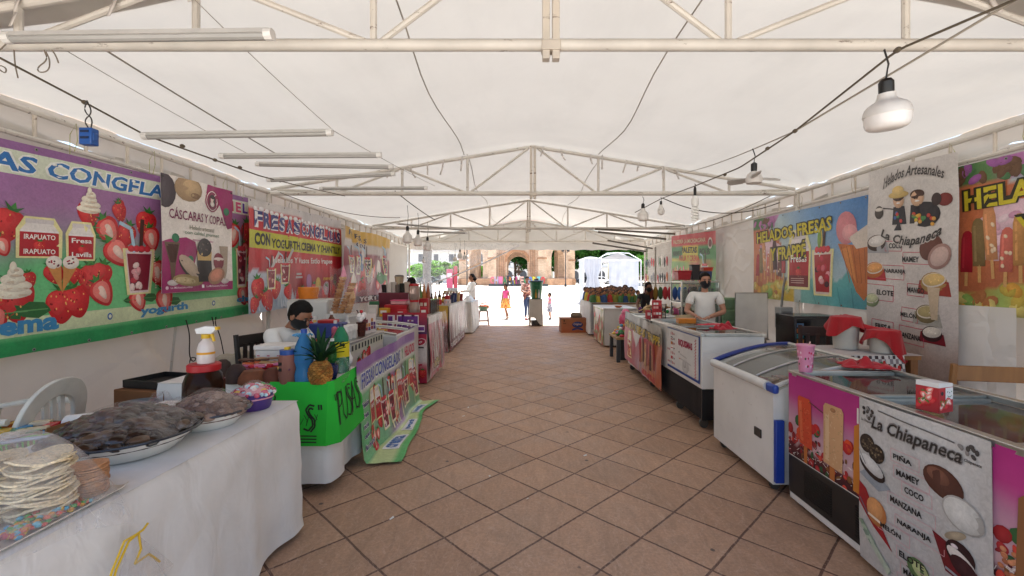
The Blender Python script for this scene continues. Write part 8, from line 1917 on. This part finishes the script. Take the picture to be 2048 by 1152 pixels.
for k in range(20):
    a0, a1 = pi * k / 20, pi * (k + 1) / 20
    vs = [Vector((cxx + rr * cos(a), YB - .1 if o == 0 else YB + .02, zb + 3.35 + rr * sin(a))) for o in (0, 1) for rr in (r_ + .02, r_ + .42) for a in (a0, a1)]
    m.add(vs, [(0, 2, 3, 1), (4, 5, 7, 6), (0, 1, 5, 4), (2, 6, 7, 3)])
m.build('arch_ring', t, smooth=0)
LB = (px(913) * 1.02, YB + 6.5); RB = (px(1153) * 1.02, YB + 6.5)
wallplane((LB[0], LB[1]), (XA, YB), 1.0, 7.6, [(.5, 1.75, 3.9, 1.1)]); wallplane((XB, YB), (RB[0], RB[1]), 1.0, 7.6, [(.5, 1.75, 3.9, 1.1)])
wallplane((LB[0] + 1.0, YB + 18), (LB[0], LB[1]), 1.0, 7.6, [(.5, 2.2, 3.6, 1.1)]); wallplane((RB[0], RB[1]), (RB[0] - 1.0, YB + 18), 1.0, 7.6, [(.5, 2.2, 3.6, 1.1)])
wallplane((XB + .5, YB + 24), (XA - .5, YB + 24), 1.0, 7.6, [(.5, 2.0, 3.4, 0)])
for x, y in ((XA, YB), (XB, YB), (LB[0] + .3, LB[1]), (RB[0] - .3, RB[1])):
    m = MB('brick', 'e2c6aa'); m.box((x, y - .1, zb + 3.9), (1.15, 1.5, 7.8)); m.build('buttress', t, smooth=0)
    MB('brick', 'b88c6c').box((x, y - .1, zb + 3.85), (1.32, 1.66, .22)).build('moulding', t, smooth=0); MB('brick', 'c09878').box((x, y - .1, zb + .5), (1.4, 1.75, 1.0)).build('plinth', t, smooth=0)
for x in (px(1005), px(1064)):
    m = MB('brick', 'c8a284')
    for k in range(3): m.tube([(x - .3 + .3 * k, YB - .06, zb + .1), (x - .3 + .3 * k, YB - .06, zb + 7.4)], .11, 8)
    m.build('pilaster', t)
m = MB('brick', 'c49c7c'); m.box(((XA + XB) / 2, YB + 12, zb + 7.75), (XB - XA + 6, 20, .25)); m.build('cornice', t, smooth=0)
m = MB('stone', 'a8765a'); m.lathe([(5.6, 0), (5.2, 2.0), (3.6, 3.8), (1.2, 4.8), (.5, 5.6), (0, 6.2)], c=((XA + XB) / 2, YB + 12, zb + 7.87), n=16); m.build('dome', t)
m = MB('stone', '9a9086'); m.lathe([(1.4, 0), (1.3, .7), (.3, .8), (.22, 1.9), (.9, 2.3), (.2, 2.4), (.15, 3.0), (0, 3.1)], c=(px(1036), YB + 10, zb), n=16)
m.build('fountain', loc=(0, 0, 0), label='stone fountain basin inside the brick pavilion', cat='fountain')
for (xa, ya), (xb, yb_) in ((LB, (XA, YB)), ((XB, YB), RB)): 
    a, b_ = Vector((xa, ya - .8, 0)), Vector((xb, yb_ - .8, 0)); m = MB('brick', 'c49c7c'); d = b_ - a
    m.box(((xa + xb) / 2, (ya + yb_) / 2 - .9, zb + .5), (d.length - 1.2, .5, 1.0), rz=atan2(d.y, d.x)); m.build('parapet', t, smooth=0)
# big coloured letters on their dark base
t = thing('letter_base', 'long dark plinth under the big coloured letters in the plaza', 'plinth', (0, 0, 0)); yl = 60.0; xl = lambda x: (x - 1045) * yl / 890
MB('stone', '2f3a40').box(((xl(978) + xl(1096)) / 2, yl, rise(yl) + .12), (xl(1096) - xl(978), .9, .3)).build('plinth_body', t)
wordl = 'CHIAPADECORZO'; cs = ['d86a7a', 'a8a0b8', 'e0709a', '1f7a4a', 'd8883a', 'e0c040', 'c84a8a', 'e0b0a0', '3a9a68', '4a7ac0', 'd0c030', '60b8c0', 'c82a3a']
for k, ch in enumerate(wordl):
    vs, ts, x0, x1, y0, y1 = text_tris(ch, .04, 0, 2); hh = 1.02; w_ = .52; x = xl(979) + .1 + k * (xl(1092) - xl(979) - .2) / len(wordl)
    m = MB('plastic', cs[k]); n = len(vs)
    f = lambda v, y: (x + (v[0] - x0) / (x1 - x0) * w_, y, rise(yl) + .275 + (v[1] - y0) / (y1 - y0) * hh)
    m.add([f(v, yl - .12) for v in vs] + [f(v, yl + .12) for v in vs], [tuple(t_) for t_ in ts] + [tuple(i + n for i in t_[::-1]) for t_ in ts])
    ed = {}
    for t_ in ts:
        for a, b_ in zip(t_, t_[1:] + t_[:1]): ed[(a, b_)] = 1
    m.add([f(v, yl - .12) for v in vs] + [f(v, yl + .12) for v in vs], [(a, a + n, b_ + n, b_) for (a, b_) in ed if (b_, a) not in ed])
    m.build('plaza_letter', label=f'big {["pink", "lilac", "rose", "green", "orange", "yellow", "magenta", "peach", "sea green", "blue", "lemon", "turquoise", "red"][k]} letter {ch} standing on the dark plinth', cat='letter', group='coloured plaza letters', smooth=0)
# trees
def tree(name, label, x, y, h, r, trunk_h, col, n, seed, leaf=.35, group='trees beyond the plaza', sq=.75):
    t = thing(name, label, 'tree', (x, y, rise(y)), 0, group); rnd = random.Random(seed)
    m = MB('clay', '4a3a2c'); m.tube([(0, 0, 0), (.1, 0, trunk_h * .6), (.0, .1, trunk_h), (.1, 0, h * .7)], [.05 * r + .1, .04 * r + .08, .03 * r + .06, .03], 8)
    for k in range(6): a = rnd.random() * 6.3; m.tube([(0, 0, trunk_h * (.75 + .05 * k)), (r * .35 * cos(a), r * .35 * sin(a), trunk_h + .25 * (h - trunk_h)), (r * .7 * cos(a), r * .7 * sin(a), trunk_h + rnd.uniform(.4, .7) * (h - trunk_h))], [.12, .08, .02], 6)
    m.build('trunk', t)
    m = MB('leaf'); cl = []
    for k in range(26): a, b_ = rnd.random() * 6.3, rnd.uniform(-.8, 1); q = rnd.uniform(.45, .95); cl.append((Vector((r * q * cos(a) * sqrt(1 - b_ * b_ * .8), r * q * sin(a) * sqrt(1 - b_ * b_ * .8), trunk_h + (h - trunk_h) * (.48 + .45 * b_ * q))), rnd.uniform(.2, .42) * r))
    base = lin(col)
    for k in range(n):
        c, cr = rnd.choice(cl); d = Vector((rnd.gauss(0, 1), rnd.gauss(0, 1), rnd.gauss(0, 1))).normalized() * cr * rnd.uniform(.55, 1.05) ** .6; d.z *= sq; p_ = c + d
        u = Vector((rnd.gauss(0, 1), rnd.gauss(0, 1), rnd.gauss(0, .6))).normalized(); w_ = u.cross(Vector((rnd.gauss(0, 1), rnd.gauss(0, 1), 1))).normalized(); s = leaf * rnd.uniform(.6, 1.3); g_ = rnd.uniform(.65, 1.35)
        m.add([p_ - u * s, p_ + w_ * s * .5, p_ + u * s, p_ - w_ * s * .5], [(0, 1, 2, 3)], tuple(b2 * g_ for b2 in base))
    m.build('crown', t, smooth=0); return t
for k, (x, y, h, r, th, c, n, lb) in enumerate(((px(1022), 98, 13, 6.5, 2.2, '2f5a2c', 5000, 'big dark green tree seen through the central arch'), (px(1068) * 1.5, 100, 12, 6, 2, '34602c', 4000, 'dark green tree behind the right pier of the pavilion'),
    (14.5, 92, 12, 5.5, 2.2, '3f6a30', 4500, 'dark tree just right of the brick pavilion'), (20.5, 88, 12.5, 6, 2.4, '4a7232', 4500, 'mid green tree behind the white stall tent'), (27, 86, 12, 6.5, 2, '3a662e', 4500, 'rightmost tall tree beyond the white stall tent'), (9.8, 96, 11.5, 5, 2, '365f2d', 3500, 'tree filling the narrow right arch'), (16.5, 62, 4.6, 2.4, .8, '4f7a34', 2600, 'low bushy tree in the gap between the two white stall tents'), (20.2, 64, 4.4, 2.2, .8, '5f7c36', 2400, 'low yellowish tree behind the right white stall tent'),
    (-17.5, 80, 4.2, 3, 1.2, '6a9a3c', 2600, 'light green low tree above the parked cars'), (-13.2, 84, 4.6, 2.4, 1.4, '6c9640', 2000, 'small light green tree left of the pavilion'), (-8.6, 88, 3.8, 1.6, 1.3, '5f9038', 1200, 'small tree seen through the left opening of the pavilion'))):
    tree('leafy_tree', lb, x, y, h, r, th, c, n, 100 + k, .42 if r > 4 else .26)
# old tree close to the exit behind the clear sheet
t = thing('old_tree', 'pale lichened tree trunk behind the clear sheet at the left exit', 'tree', (-3.75, 17.6, 0)); m = MB('clay', '8a8680'); m.tube([(0, 0, 0), (.03, 0, .8), (-.04, 0, 1.7), (.0, 0, 2.6), (.05, 0, 3.6)], [.24, .18, .16, .18, .14], 14); m.build('trunk', t)
m = MB('leaf'); rnd = random.Random(4)
for k in range(1500): p_ = Vector((rnd.gauss(0, 1.1), rnd.gauss(0, 1.0), 4.3 + rnd.gauss(0, .5))); u = Vector((rnd.gauss(0, 1), rnd.gauss(0, 1), rnd.gauss(0, .6))).normalized() * .13; w_ = u.cross(Vector((0, 0, 1))) * .6; m.add([p_ - u, p_ + w_, p_ + u, p_ - w_], [(0, 1, 2, 3)], random.choice(['3f5f30', '4f7040', '2f4a28']))
m.build('crown', t, smooth=0)
# white buildings
def building(label, x, y, w, d, h, arches, col='d8d8d6', z0=None):
    z0 = rise(y); t = thing('white_building', label, 'building', (x, y, z0)); m = MB('stone', col); m.box((0, 0, h / 2), (w, d, h)); m.build('wall', t, smooth=0)
    m = MB('stone', 'c8c6c2'); m.box((0, -d / 2 - .2, h - .3), (w + .4, .6, .5)); m.box((0, -d / 2 - .15, h * .55), (w + .2, .4, .25)); m.build('cornice', t, smooth=0)
    for k in range(arches):
        xx = -w / 2 + w * (k + .5) / arches; hw = w / arches * .3; hh = h * .3
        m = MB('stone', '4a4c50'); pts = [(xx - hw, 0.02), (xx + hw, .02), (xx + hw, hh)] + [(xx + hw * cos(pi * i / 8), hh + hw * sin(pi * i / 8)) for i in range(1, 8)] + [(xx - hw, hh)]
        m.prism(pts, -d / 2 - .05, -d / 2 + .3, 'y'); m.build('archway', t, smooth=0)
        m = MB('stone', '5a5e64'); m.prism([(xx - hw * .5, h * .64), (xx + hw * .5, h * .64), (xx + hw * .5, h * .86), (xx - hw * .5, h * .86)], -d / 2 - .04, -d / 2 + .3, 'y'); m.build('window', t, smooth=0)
building('long white arcaded building at the far left of the plaza', -21, 112, 26, 8, 8.2, 7); building('white building seen through the left opening of the pavilion', 0, 128, 12, 8, 7.6, 3); building('white building right of the brick pavilion', 15.6, 122, 14, 8, 7.4, 4)
# cars
def car(label, x, y, rz, col, group='cars parked across the plaza'):
    t = thing('parked_car', label, 'car', (x, y, rise(y)), rz, group); L, Wd = 4.3, 1.75
    m = MB('carpaint', col); m.prism([(-2.1, .3), (2.1, .3), (2.15, .6), (2.05, .82), (1.2, .92), (.6, 1.4), (-1.0, 1.44), (-1.7, .98), (-2.1, .9)], -Wd / 2, Wd / 2, 'y'); m.build('body', t, bev=.06)
    for s in (-1, 1): MB('gloss', '14181c').prism([(1.0, .94), (.54, 1.32), (-.9, 1.35), (-1.4, .98)], s * (Wd / 2 + .004) - .01, s * (Wd / 2 + .004) + .01, 'y').build('side_window', t)
    for s in (-1, 1):
        for xx in (-1.3, 1.35):
            w_ = MB('plastic', '141414').tube([(xx, s * (Wd / 2 - .1), .32), (xx, s * (Wd / 2 + .03), .32)], .32, 18).build('wheel', t); MB('steel', '9a9a9a').tube([(xx, s * (Wd / 2 + .03), .32), (xx, s * (Wd / 2 + .045), .32)], .19, 14).build('rim', w_)
        MB('gloss', 'e8e4d8').box((2.1, s * .6, .68), (.1, .3, .14)).build('headlight', t)
    return t
car('dark teal parked car left of the brick pavilion', -15.4, 74, R(4), '16303a'); car('silver parked car at the far left of the plaza', -19.6, 75, R(-3), 'b8bcc0'); car('white parked car right of the brick pavilion', 14.6, 84, R(2), 'd8d8d8'); car('dark blue parked car beyond the white one', 12.9, 90, R(0), '1c2438')
# pink sign kiosk
t = thing('sign_kiosk', 'pink and red information sign board left of the pavilion', 'sign', (P(903, 572, 45).x, 45, rise(45))); MB('plastic', 'b04a68').box((-.18, 0, 1.2), (.62, .2, 1.9)).build('board', t, bev=.02); MB('plastic', 'a02c3c').box((.4, .05, 1.3), (.36, .2, 2.3)).build('side_board', t, bev=.02); MB('paper', 'e8c8cc').box((-.18, -.104, 1.5), (.46, .01, .5)).build('notice', t); MB('steel', '7a7878').box((.1, 0, .13), (1.0, .14, .25)).build('base', t)
# white stall tents outside on the right
t = thing('stall_tent', 'white canopied stall tent with closed cloth walls outside at the right', 'tent', (0, 0, 0)); y0 = 25.0; X = lambda a, y=25.0: (a - 1045) * y / 890; Zz = lambda b_, y=25.0: 1.45 - (b_ - 560) * y / 890
def curtain(xa, xb, ya, yb_, z0, z1, seed, gather=None):
    m = MB('canvas', 'bfc3cc')
    def f(u, v):
        x = xa + (xb - xa) * u; y = ya + (yb_ - ya) * u + .07 * sin(u * 21 + seed) * (.3 + v) + .05 * nz(u * 4, v * 4, seed); k = 1
        if gather: k = 1 - .35 * math.exp(-((v - .42) / .14) ** 2)
        xm = (xa + xb) / 2; return Vector((xm + (x - xm) * k, y, z1 - (z1 - z0) * v))
    m.grid(f, 40, 24); return m
curtain(X(1218), X(1277), 25, 25, .25, Zz(519), 3).build('curtain', t, smooth=60)
curtain(X(1277), X(1275) + .6, 25, 28.2, .25, Zz(519), 9).build('curtain', t, smooth=60)
m = MB('canvas', 'c8cbd2')
ap = Vector((X(1247), 26.6, Zz(502))); cn = [Vector((X(1192), 25, Zz(521))), Vector((X(1282), 25, Zz(521))), Vector((X(1282) + .3, 28.4, Zz(521))), Vector((X(1192) + .3, 28.4, Zz(521)))]
for a, b_ in zip(cn[1:], cn[2:] + cn[:1]): m.add([a, b_, ap + (b_ - ap) * .05, ap + (a - ap) * .05], [(0, 1, 2, 3)])
m.build('roof', t, smooth=0, solid=.01)
m = MB('paint', 'e0e0e0')
for c in cn: m.tube([Vector((c.x, c.y, 0)), c], .03, 8); m.tube([c, c.lerp(ap, .5) + Vector((0, 0, .18)), ap], .025, 8)
for a, b_ in zip(cn, cn[1:] + cn[:1]): m.tube([a, b_], .025, 8)
m.build('frame', t)
t = thing('stall_tent', 'white stall with knotted curtain left of the canopied tent outside', 'tent', (0, 0, 0)); curtain(X(1165), X(1200), 24.5, 24.5, .1, Zz(518), 5, True).build('curtain', t, smooth=60); curtain(X(1165), X(1165) + .1, 24.5, 27, .1, Zz(518), 7).build('curtain', t, smooth=60)
m = MB('paint', 'e0e0e0')
for a in ((X(1165), 24.5), (X(1200), 24.5), (X(1165) + .1, 27), (X(1200) + .1, 27)): MB('paint', 'e0e0e0').tube([(*a, 0), (*a, Zz(517))], .03, 8).build('pole', t)
m = MB('canvas', 'c8cbd2'); m.grid(lambda u, v: Vector((X(1164) + (X(1202) - X(1164)) * u, 24.4 + 2.7 * v, Zz(517) + .12 * sin(pi * u) * sin(pi * v))), 8, 8); m.build('roof', t, smooth=60)
for x, y in ((13.2, 60), (15.5, 61)):
    MB('stone', 'c8c4be').box((0, 0, .25), (2.2, .5, .5)).build('stone_bench', loc=(x, y, rise(y)), label=('left' if x < 14 else 'right') + ' low stone bench in the plaza right of the pavilion', cat='bench', bev=.04)
m = MB('stone', 'a8a49c'); m.box((-40, 70, rise(70) + .075), (60, .4, .15)); m.box((40, 70, rise(70) + .075), (50, .4, .15)); m.build('kerb', kind='structure')

m = MB('paper', 'dcd8d0'); rnd = random.Random(44)
for k in range(16):
    x, y = rnd.uniform(-1.1, 1.5), rnd.uniform(2.6, 12); a = rnd.random() * 6; m.add([(x, y, .004), (x + .03 * cos(a), y + .03 * sin(a), .006), (x + .03 * cos(a) - .012 * sin(a), y + .03 * sin(a) + .012 * cos(a), .012), (x - .012 * sin(a), y + .012 * cos(a), .005)], [(0, 1, 2, 3)])
m.build('litter', label='scattered scraps of pale paper litter on the tiled aisle floor', cat='litter', kind='stuff', smooth=0)
